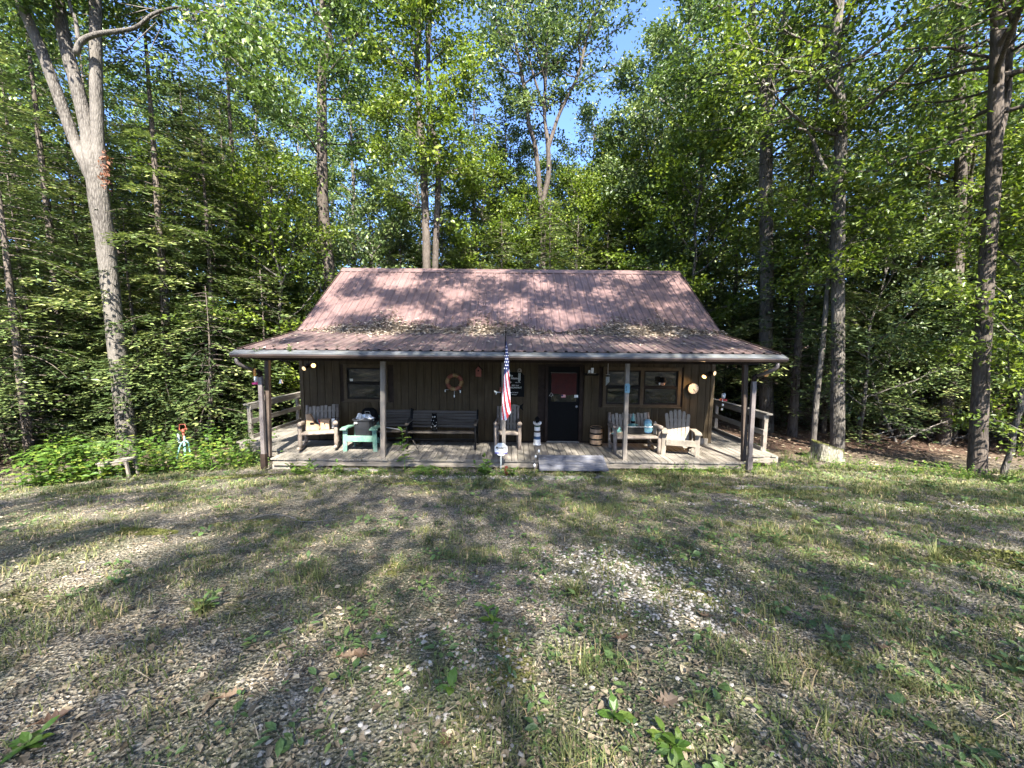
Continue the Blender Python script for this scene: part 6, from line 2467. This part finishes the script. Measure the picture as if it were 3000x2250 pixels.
g.tube([(-.10, -.05, .18), (0, -.078, .175), (.10, -.05, .18)], .012, 6)
part("belt", g, 'white', t)
g = Geo()
g.tube(smooth_path([(-.09, -.05, .05), (0, -.085, .03), (.09, -.05, .05)], 8), .01, 6)
part("hem", g, 'blue', t)
p = local(settee, .53, .25, .43)
g = Geo()
g.prism([(-.045, 0), (.045, 0), (.045, .26), (0, .33), (-.045, .26)], -.02, .02, 'y')
tag(part("picket_ornament", g, 'wood_pale', loc=p), "cream pointed picket piece at the settee's right end", "ornament")
p = local(settee, -.42, .28, .44)
g = Geo()
r_ = np.random.default_rng(23)
for k in range(9):
    d = unit(r_.normal(0, 1, 3) * np.array([1, .5, .8]) + np.array([0, 0, .5]))
    g.tube([(0, 0, .04), tuple(d * .07 + np.array([0, 0, .04])), tuple(d * .14 + np.array([0, 0, .05]))], [.03, .025, .006], 6)
tag(part("turquoise_bow", g, 'teal', loc=p), "turquoise ruffled ornament at the settee's left end", "ornament")

# fallen sign board leaning between settee and pale chair
a = P(1945, 1308, 9.5)
g = Geo()
g.bar((0, 0, 0), (-.34, -.12, -.22), .05, .03)
tag(part("loose_plank", g, 'wood_log', loc=(a.x + .02, 9.45, .23)), "loose plank leaning against the settee's right leg", "plank")

# wall pieces -------------------------------------------------------------
YF = YW - .02
p = P(1332, 1119, YF)
t = thing("life_ring", "tan and red life ring hung on the wall over the bench", "life ring", (p.x, YF - .05, p.z))
R0, r0 = .185, .055
for k in range(8):
    a0, a1 = k * math.pi / 4 + .2, (k + 1) * math.pi / 4 + .2
    g = Geo()
    pts = [(R0 * math.cos(a), 0, R0 * math.sin(a)) for a in np.linspace(a0, a1, 6)]
    g.tube(pts, r0, 10)
    part("ring_band", g, 'ring_gold' if k % 2 else 'brick_red', t, True)
g = Geo()
g.tube([(0, .03, .24), (0, .03, .33)], .006, 5)
part("hanger", g, 'black', t)
for k, (dx, dz) in enumerate(((-.24, -.20), (.0, -.34), (.16, -.22))):
    g = Geo()
    g.tube([(dx * .6, -.02, -.20), (dx, -.03, dz)], .003, 4)
    g.box((dx, -.03, dz - .03), (.025, .012, .06))
    part("pendant", g, 'paper', t)

p = P(1402, 1088, 9.95)
t = thing("red_birdhouse", "small red-orange birdhouse hanging under the porch roof", "birdhouse", (p.x, 9.95, p.z))
g = Geo()
g.prism([(-.07, -.13), (.07, -.13), (.07, .05), (0, .13), (-.07, .05)], -.06, .06, 'y')
part("box", g, 'rust_red', t)
g = Geo()
for s in (-1, 1):
    g.bar((0, -.0, .14), (s * .10, 0, .035), .17, .012, (s * .5, 0, .5))
part("roof", g, 'dark_brown', t)
g = Geo()
g.lathe([(.02, 0), (.02, .006)], 12)
part("entry_hole", g, 'black', t, loc=(0, -.06, .02), rot=(R(90), 0, 0))
g = Geo()
g.tube([(0, 0, .13), (0, 0, 2.72 - p.z)], .004, 4)
part("hanger", g, 'black', t)

# wall sign
x0, x1, z0, z1 = wall_rect(1466, 1090, 1536, 1162)
t = thing("wall_sign", "black bed and breakfast sign with white lettering behind the flag", "sign", ((x0 + x1) / 2, YF, (z0 + z1) / 2))
g = Geo()
hw, hh = (x1 - x0) / 2, (z1 - z0) / 2
g.prism([(-hw, -hh), (hw, -hh), (hw, hh * .75), (hw * .7, hh), (-hw * .7, hh), (-hw, hh * .75)], -.012, .012, 'y')
part("board", g, 'black', t)
for s_, sz, xx, zz, sh_ in (("The", .085, -.06, .235, .3), ("Home", .085, .06, .165, .3), ("By", .07, -.06, .06, .3), ("Lake Shore", .032, .15, .055, 0), ("BED And", .05, .08, -.025, 0), ("BREAKFAST", .062, .09, -.085, 0), ("Jerry & Carol", .045, .03, -.215, 0), ("Innkeepers", .03, .06, -.27, 0)):
    text_geo(s_, sz, 'paper', "lettering", t, (xx, -.014, zz), FACE, .0006, sh_)

# wind chime before the sign
p = P(1522, 1085, 9.8)
t = thing("wind_chime", "bell wind chime hanging before the black sign", "wind chime", (p.x, 9.8, p.z))
g = Geo()
g.lathe([(.0, .055), (.035, .045), (.05, .015), (.055, -.02), (.05, -.045), (.02, -.05)], 14)
part("bell", g, 'wood_pale', t, True)
g = Geo()
g.lathe([(.014, 0), (.014, .004)], 10)
part("bell_eye", g, 'black', t, loc=(-.005, -.053, .0), rot=(R(90), 0, 0))
for k in range(4):
    g = Geo()
    a = k * 1.57
    g.tube([(.022 * math.cos(a), .022 * math.sin(a), -.07), (.022 * math.cos(a), .022 * math.sin(a), -.26 - .015 * k)], .007, 6)
    part("chime_tube", g, 'galv', t, True)
g = Geo()
g.tube([(0, 0, .05), (0, 0, 2.72 - p.z)], .003, 4)
g.tube([(0, 0, -.04), (0, 0, -.32)], .003, 4)
part("cord", g, 'black', t)

# fish sign
p = P(1508, 1192, YF)
t = thing("fish_sign", "cream fish-shaped wooden sign with dark tail below the black sign", "sign", (p.x, YF, p.z))
g = Geo()
g.prism([(-.19, 0), (-.13, .05), (-.03, .07), (.07, .05), (.13, .025), (.13, -.025), (.07, -.05), (-.03, -.07), (-.13, -.05)], -.012, .012, 'y')
part("body", g, 'wood_pale', t)
g = Geo()
g.prism([(.13, .03), (.24, .10), (.20, 0), (.24, -.10), (.13, -.03)], -.010, .010, 'y')
part("tail", g, 'black', t)
g = Geo()
g.tube([(-.06, .0, .06), (0, .005, .22), (.06, 0, .06)], .004, 4)
part("cord", g, 'black', t)
g = Geo()
g.box((0, -.014, 0), (.07, .003, .012))
part("mark", g, 'black', t)

# antler-like hook on the flag post
p = P(1469, 1149, 8.55)
t = thing("post_bracket", "pale forked metal bracket fixed on the flag post", "bracket", (p.x - .02, 8.55, p.z))
g = Geo()
g.tube([(0, 0, 0), (-.07, -.02, .0), (-.14, -.04, .03)], .008, 6)
g.tube([(-.08, -.02, .005), (-.10, -.03, -.045)], .006, 5)
g.tube([(-.09, -.02, .01), (-.13, -.02, -.01)], .006, 5)
part("fork", g, 'galv', t)
g = Geo()
g.tube([(.0, 0, .02), (.0, -.01, .11)], .02, 8)
part("grip", g, 'rust_red', t, True)

# ship ornament right of the door
p = P(1733, 1092, 10.0)
t = thing("ship_ornament", "dark hanging boat ornament right of the door", "ornament", (p.x, 10.0, p.z))
g = Geo()
g.prism([(-.20, -.02), (-.16, -.075), (.16, -.075), (.20, -.02), (.16, -.01), (-.16, -.01)], -.04, .04, 'y')
part("hull", g, 'black', t)
g = Geo()
g.box((0, -.042, -.018), (.22, .006, .018))
part("nameplate", g, 'wood_pale', t)
g = Geo()
g.box((.02, 0, .06), (.06, .05, .13))
g.box((-.06, 0, .03), (.05, .05, .07))
part("cabin_house", g, 'metal_grey', t)
g = Geo()
g.tube([(.02, 0, .12), (.02, 0, 2.72 - p.z)], .004, 4)
part("hanger", g, 'black', t)

# chime at the left of the double window
p = P(1783, 1098, 9.9)
t = thing("tube_chime", "pale tube wind chime before the double window's left edge", "wind chime", (p.x, 9.9, p.z))
g = Geo()
g.box((-.02, 0, 0), (.10, .05, .012))
part("top_plate", g, 'wood_pale', t)
for k in range(5):
    g = Geo()
    g.tube([(-.06 + k * .02, 0, -.05 - .0 * k), (-.06 + k * .02, 0, -.28 + .022 * k)], .006, 6)
    part("chime_tube", g, 'galv', t, True)
g = Geo()
g.tube([(-.02, 0, 0), (-.02, 0, 2.72 - p.z)], .004, 4)
part("hanger", g, 'paper', t)

# head with a black hat in the right window
p = P(1940, 1118, 10.08)
t = thing("hat_head_ornament", "hanging head ornament with black brimmed hat before the right window", "ornament", (p.x, 10.05, p.z))
g = Geo()
g.lathe([(.11, -.005), (.115, .005), (.075, .012), (.07, .09), (.055, .115), (.01, .12)], 16)
o = part("hat", g, 'black', t, True)
o.rotation_euler = (.1, -.12, 0)
g = Geo()
g.lathe([(.02, -.10), (.05, -.085), (.062, -.04), (.06, -.004)], 12)
part("face", g, 'skin', t, True)
g = Geo()
g.tube([(0, -.06, -.05), (0, -.085, -.055)], [.018, .012], 6)
part("nose", g, 'skin', t, True)
for s in (-1, 1):
    g = Geo()
    g.lathe([(.008, 0), (.008, .004)], 8)
    part("eye", g, 'black', t, loc=(s * .024, -.058, -.028), rot=(R(90), 0, 0))
g = Geo()
g.box((0, -.052, -.075), (.03, .006, .006))
part("mouth", g, 'dark_brown', t)
g = Geo()
g.tube([(-.055, 0, -.005), (-.085, -.01, -.04), (-.075, 0, -.09)], [.02, .022, .012], 6)
part("hair", g, 'white', t, True)
g = Geo()
g.tube([(0, 0, .11), (0, 0, 2.72 - p.z)], .003, 4)
part("hanger", g, 'black', t)

# clock
p = P(2030, 1138, YF)
t = thing("wall_clock", "round pale-faced clock on the wall beside the double window", "clock", (p.x, YF, p.z))
g = Geo()
g.lathe([(.158, 0), (.165, .02), (.155, .04), (.14, .042), (.138, .028)], 32)
part("rim", g, 'dark_brown', t, True, rot=(R(90), 0, 0))
g = Geo()
g.lathe([(.142, .024), (.142, .030)], 32)
part("face", g, 'clock_face', t, rot=(R(90), 0, 0))
for k in range(12):
    a = k * math.pi / 6
    g = Geo()
    g.box((0, 0, 0), (.008, .002, .022), Matrix.Rotation(a, 3, 'Y'))
    part("hour_mark", g, 'dark_brown', t, loc=(.115 * math.sin(a), -.032, .115 * math.cos(a)))
for nm, a, L in (("hour_hand", 2.9, .06), ("minute_hand", 2.55, .10)):
    g = Geo()
    g.bar((0, -.034, 0), (L * math.sin(a), -.034, L * math.cos(a)), .004, .009, (0, 1, 0))
    part(nm, g, 'black', t)

# flood lamps
def flood(label, px, py, lamps, dirs):
    p = P(px, py, YF)
    t = thing("flood_lamp", label, "lamp", (p.x, YF, p.z))
    g = Geo()
    g.lathe([(.055, 0), (.055, .03), (.03, .05)], 14)
    part("wall_plate", g, 'dark_brown', t, True, rot=(R(90), 0, 0))
    for (qx, qy, on), d in zip(lamps, dirs):
        q = P(qx, qy, YF - .22) - p
        q.y = -.20
        d = Vector(d).normalized()
        g = Geo()
        b = q - d * .13
        g.tube([(0, -.03, 0), tuple(b)], .012, 6)
        part("arm", g, 'dark_brown', t)
        g = Geo()
        g.tube([tuple(b - d * .02), tuple(b + d * .05), tuple(q - d * .005)], [.028, .034, .062], 14)
        part("lamp_housing", g, 'dark_brown', t, True)
        g = Geo()
        g.tube([tuple(q - d * .012), tuple(q + d * .012), tuple(q + d * .022)], [.058, .052, .02], 16)
        part("bulb", g, 'glow' if on else 'glow_dim', t, True)
        if on:
            ld = bpy.data.lights.new("flood_light", 'SPOT')
            ld.energy = 14
            ld.color = (1.0, .62, .28)
            ld.spot_size = R(150)
            ld.spot_blend = .8
            ld.shadow_soft_size = .05
            lo = bpy.data.objects.new("flood_light", ld)
            COL.objects.link(lo)
            lo.parent = t
            lo.location = q + d * .05
            lo.rotation_euler = (-d).to_track_quat('Z', 'Y').to_euler()


flood("twin flood lamp lit at the porch's left wall corner", 903, 1070, ((889, 1080, False), (917, 1071, True)), ((-.35, -.9, -.35), (.12, -.95, .0)))
flood("twin flood lamp lit at the porch's right wall corner", 2080, 1095, ((2064, 1104, True), (2095, 1094, False)), ((-.7, -.35, -.55), (.55, -.8, -.1)))

# striped turquoise thermometer on the mid-right post
p = P(1837, 1137, 8.58)
t = thing("post_ornament", "pale blue dome-topped plaque with black stripes on the post", "ornament", (p.x + .005, 8.575, p.z))
g = Geo()
g.prism([(-.055, -.105), (.05, -.105), (.05, .08), (.03, .10), (-.03, .10), (-.055, .08)], -.02, .012, 'y')
part("plaque", g, 'pale_blue', t)
for k in range(4):
    g = Geo()
    g.box((-.03, -.023, .045 - k * .032), (.035, .004, .012), Matrix.Rotation(.5, 3, 'Y'))
    part("stripe", g, 'black', t)

# feeders and bells hanging from the eave
def feeder(name, label, px, py, Y, ztop, mat, cat="feeder"):
    p = P(px, py, Y)
    t = thing(name, label, cat, (p.x, Y, p.z))
    g = Geo()
    g.lathe([(.03, -.03), (.085, -.02), (.09, 0), (.06, .02), (.03, .025)], 16)
    part("dish", g, mat, t, True)
    for k in range(4):
        a = k * 1.57 + .6
        g = Geo()
        g.lathe([(.006, 0), (.018, .012), (.006, .016)], 8)
        part("flower_port", g, mat, t, loc=(.07 * math.cos(a), .07 * math.sin(a), .008))
    g = Geo()
    g.lathe([(.03, .025), (.042, .06), (.042, .14), (.03, .165)], 14)
    part("bottle", g, 'galv', t, True)
    g = Geo()
    g.lathe([(.045, .16), (.045, .185), (.01, .20)], 14)
    part("cap", g, 'black', t)
    g = Geo()
    g.tube([(0, 0, .19), (0, 0, ztop - p.z)], .003, 4)
    part("hanger", g, 'black', t)


feeder("hummingbird_feeder", "pink-dished hummingbird feeder hanging by the left corner post", 751, 1123, 8.7, 2.30, 'pink')
feeder("hummingbird_feeder", "red-dished hummingbird feeder hanging before the right railing", 2119, 1171, 9.3, 2.55, 'red')
p = P(746, 1090, 8.3)
t = thing("orange_feeder", "small orange hanging tube by the left gutter elbow", "feeder", (p.x, 8.3, p.z))
g = Geo()
g.lathe([(.022, -.08), (.026, -.07), (.026, .06), (.01, .08)], 12)
part("tube", g, 'orange', t, True)
g = Geo()
g.lathe([(.035, -.09), (.035, -.078)], 12)
part("base", g, 'orange', t)
g = Geo()
g.tube([(0, 0, .07), (0, 0, 2.33 - p.z)], .003, 4)
part("hanger", g, 'black', t)
p = P(823, 1117, 9.4)
t = thing("white_bell", "little white bell hanging under the porch's left end", "bell", (p.x, 9.4, p.z))
g = Geo()
g.lathe([(.055, -.05), (.045, -.04), (.03, .0), (.022, .035), (.006, .045)], 14)
part("bell", g, 'white', t, True)
g = Geo()
g.tube([(0, 0, .04), (0, 0, 2.62 - p.z)], .0035, 4)
part("hanger", g, 'black', t)
p = P(2245, 1093, 8.25)
t = thing("yellow_feeder", "yellow hanging disc by the right gutter end", "feeder", (p.x, 8.25, p.z))
g = Geo()
g.lathe([(.02, -.02), (.055, -.018), (.055, .018), (.02, .02)], 18)
o = part("disc", g, 'orange', t, rot=(R(90), 0, 0))
o.scale = (1, 1.5, 1)
g = Geo()
g.tube([(0, 0, .07), (0, 0, 2.30 - p.z)], .003, 4)
part("hanger", g, 'black', t)
p = P(2113, 1195, 9.3)
t = thing("white_chime", "string of white discs hanging by the red feeder", "wind chime", (p.x, 9.25, p.z))
for k in range(4):
    g = Geo()
    g.lathe([(.004, -.03), (.022, -.015), (.022, .015), (.004, .03)], 10)
    part("disc", g, 'white', t, True, loc=(.006 * (-1) ** k, 0, .30 - k * .11))
g = Geo()
g.tube([(0, 0, -.05), (0, 0, 2.55 - p.z)], .002, 4)
part("cord", g, 'black', t)

# flag on its pole
tip = P(1482, 973, 7.50)
foot = Vector((P(1474, 1150, 8.55).x, 8.58, P(1474, 1150, 8.55).z))
t = thing("flag", "stars and stripes flag hanging from a slanted pole on the post", "flag", foot)
g = Geo()
g.tube([(0, 0, 0), tuple(tip - foot)], [.012, .009], 8)
g.lathe([(.004, -.02), (.018, 0), (.004, .03)], 10, tuple(tip - foot))
part("pole", g, 'black', t)
g = Geo()
g.tube([(0, .0, -.03), (0, -.04, .07)], .022, 8)
part("pole_socket", g, 'metal_grey', t)
Yfl = 7.62
na, nt_ = 26, 64
L0, L1 = 1000, 1229


def flag_pt(a, tt, back=False):
    """a across the hanging fold, tt down its length"""
    py = L0 + (L1 - L0) * tt
    cxl = np.interp(tt, [0, .15, .42, .75, 1], [1482, 1479.5, 1476.5, 1471.5, 1470])
    cxr = np.interp(tt, [0, .15, .42, .75, .93, 1], [1484.5, 1489.5, 1492.5, 1495.5, 1497.5, 1497.5])
    if tt > .9:
        # the free corner hangs lower at the left
        py -= (tt - .9) / .1 * 26 * max(0, a - .45) ** 1.1 * 1.7
    px = cxl + (cxr - cxl) * a
    wdt = (cxr - cxl) / FPX * Yfl
    dep = (.05 + wdt * .22) * math.sin(math.pi * a) + .016 * math.sin(a * 9 + tt * 3) * tt
    p = P(px, py, Yfl)
    p.y += -dep if not back else dep * .8 + .012
    return p - foot


V, F, MI, FB = [], [], [], []
for it in range(nt_ + 1):
    for ia in range(na + 1):
        V.append(flag_pt(ia / na, it / nt_))
off = len(V)
for it in range(nt_ + 1):
    for ia in range(na + 1):
        V.append(flag_pt(ia / na, it / nt_, True))
groups = {0: [], 1: [], 2: []}
for it in range(nt_):
    for ia in range(na):
        a, tt = (ia + .5) / na, (it + .5) / nt_
        f = [it * (na + 1) + ia, it * (na + 1) + ia + 1, (it + 1) * (na + 1) + ia + 1, (it + 1) * (na + 1) + ia]
        canton = tt < .435 - .075 * a
        if canton:
            m_ = 2
        else:
            k = math.floor(4.4 * a ** .8 - 6.3 * tt + 20.55)
            m_ = k % 2
        groups[m_].append(f[::-1])
        m2 = 2 if tt < .40 else (math.floor(5 * a + 3 * tt + 20) % 2)
        groups[m2].append([v + off for v in f])
g = Geo()
V = np.array([tuple(v) for v in V])
first = True
for m_ in (0, 1, 2):
    if first:
        g.add(V, [np.array(groups[0])], mi=0)
        first = False
    else:
        g.F.append(np.array(groups[m_], np.int64))
        g.mi.append(m_)
part("cloth", g, ['flag_white', 'flag_red', 'flag_blue'], t, True)
# stars
def star(g, c, r):
    V = [(c[0], c[1], c[2])]
    for k in range(10):
        a = math.pi / 2 + k * math.pi / 5
        rr = r if k % 2 == 0 else r * .42
        V.append((c[0] + rr * math.cos(a), c[1], c[2] + rr * math.sin(a)))
    g.add(V, [np.array([[0, 1 + (k + 1) % 10, 1 + k] for k in range(10)])])


for row, tt in enumerate(np.linspace(.06, .385, 9)):
    for a in ((.5,) if tt < .1 else ((.06, .46, .88) if row % 2 else (.30, .72))):
        if tt > .435 - .075 * a - .03:
            continue
        q = flag_pt(a, tt)
        g = Geo()
        star(g, (q.x, q.y - .008, q.z), .008 + .010 * min(1, tt * 3.0))
        part("star", g, 'flag_white', t)

# octagonal alarm sign on a stake
p = P(1468, 1316, 8.22)
gz0 = float(gz(p.x, 8.22))
t = thing("yard_sign", "white octagonal security sign on a stake before the porch", "sign", (p.x, 8.22, gz0))
cz = p.z - gz0
g = Geo()
rr = .152
oc = [(rr * math.cos(R(22.5 + 45 * k)), cz + rr * .98 * math.sin(R(22.5 + 45 * k))) for k in range(8)]
g.prism(oc, -.005, .005, 'y')
part("panel", g, 'paper', t)
g = Geo()
g.prism([(-.135, cz - .10), (.135, cz - .10), (.135, cz - .068), (-.135, cz - .068)], -.008, -.0055, 'y')
part("band", g, 'purple', t)
text_geo("Modern", .072, 'black', "lettering", t, (-.005, -.0065, cz + .03), FACE, .0006, .1, bold=.0018)
text_geo("SECURITY", .026, 'metal_grey', "lettering", t, (0, -.0065, cz + .092), FACE, .0005)
text_geo("SYSTEMS", .020, 'paper', "lettering", t, (0, -.0088, cz - .084), FACE, .0004)
g = Geo()
g.tube(smooth_path([(-.09, -.007, cz - .0), (-.03, -.007, cz - .028), (.06, -.007, cz - .022), (.13, -.007, cz - .024)], 10), .004, 4)
part("swoosh", g, 'black', t)
g = Geo()
g.box((0, .01, cz / 2 - .04), (.016, .008, cz - .02))
part("stake", g, 'galv', t)

# little white solar lights at the ramp's left
for k, (px, py, h, lab) in enumerate(((1569, 1346, .20, "white path light left of the ramp, taller one"), (1580, 1342, .16, "white path light left of the ramp, nearer the door"), (1566, 1366, .14, "low white path light at the ramp's left foot"))):
    p = P(px, py, 8.42 if k < 2 else 8.18)
    zb = 0.0 if k == 1 else float(gz(p.x, p.y))
    yy = 8.42 if k == 0 else (8.60 if k == 1 else 8.18)
    t = thing("path_light", lab, "lamp", (p.x, yy, zb))
    hh = h + (.1 if k == 0 else 0)
    g = Geo()
    g.tube([(0, 0, 0), (0, 0, hh)], .008, 6)
    part("stem", g, 'wood_pale', t)
    g = Geo()
    g.lathe([(.016, hh), (.024, hh + .02), (.024, hh + .055), (.008, hh + .075)], 10)
    part("head", g, 'white', t, True)

# hand hydrant with hose and its plate, left of the porch
p = GP(545, 1362)
t = thing("yard_hydrant", "red-headed yard hydrant standing in the weeds left of the porch", "hydrant", p)
H_ = P(547, 1270, p.y).z - p.z
g = Geo()
g.tube([(0, 0, -.1), (0, 0, H_ * .92)], .024, 10)
part("standpipe", g, 'hose', t, True)
g = Geo()
g.tube([(0, 0, H_ * .70), (-.01, 0, H_ + .05)], .026, 10)
part("riser", g, 'rust_red', t, True)
g = Geo()
g.lathe([(.035, H_ + .02), (.042, H_ + .05), (.04, H_ + .10), (.02, H_ + .12)], 12)
part("head", g, 'rust_red', t, True)
g = Geo()
g.tube([(0, 0, H_ + .10), (.06, -.02, H_ + .115), (.12, -.04, H_ + .14), (.13, -.045, H_ + .10)], [.02, .018, .016, .018], 8)
part("spout", g, 'rust_red', t, True)
g = Geo()
g.tube([(-.04, 0, H_ + .06), (-.10, .0, H_ + .10), (-.085, 0, H_ + .23), (.05, 0, H_ + .24), (.07, 0, H_ + .16), (.02, 0, H_ + .09)], .012, 6)
part("lever", g, 'rust_red', t, True)
pH = GP(545, 1362)
t2 = thing("garden_hose", "pale teal garden hose looped over the yard hydrant", "hose", pH)
pts = [P(q[0], q[1], pH.y - .12) - pH for q in ((508, 1388), (516, 1360), (522, 1325), (531, 1300), (543, 1291), (552, 1300), (557, 1325), (560, 1350), (562, 1372))]
g = Geo()
g.tube(smooth_path([tuple(q) for q in pts], 30), .016, 8)
part("tube", g, 'hose', t2, True)
p = P(523, 1282, pH.y - .05)
g = Geo()
g.box((0, 0, 0), (.045, .02, .20))
g.tube([(0, 0, -.09), (.0, 0, -.13), (.13, .03, -.135)], .010, 6)
tag(part("hose_hanger", g, 'galv', loc=p), "grey metal hose bracket beside the red-headed hydrant", "bracket")

# small plank bench in the weeds
p = GP(342, 1400)
zt = P(342, 1352, p.y).z - p.z
wb = (395 - 308) / FPX * p.y
t = thing("plank_bench", "small weathered bench half sunk in the left weeds", "bench", (p.x, p.y, p.z), R(6))
t.rotation_euler = (0, R(-6), R(6))
for k in range(2):
    g = Geo()
    g.box((0, .02 + k * .15, zt), (wb, .14, .035))
    part("seat_board", g, 'wood_x', t)
for s in (-1, 1):
    for y in (-.02, .2):
        g = Geo()
        g.box((s * (wb / 2 - .05), y, zt / 2 - .06), (.045, .045, zt + .05))
        part("leg", g, 'wood_z', t)
g = Geo()
g.box((0, -.02, zt - .06), (wb - .06, .025, .07))
part("apron", g, 'wood_x', t)
# rock and pot under the bench
flat_stone("rock", "pale rounded rock under the small weathered bench", 368, 1392, .16, .10, .16, 31, 'block')

# rusty pipe stub in the weeds by the sign
p = GP(1483, 1393)
g = Geo()
g.tube([(0, 0, -.05), (0, 0, .20)], .035, 10)
tag(part("pipe_stub", g, 'rust_red', loc=p), "rusty pipe stub standing in the weeds by the octagonal sign", "pipe")
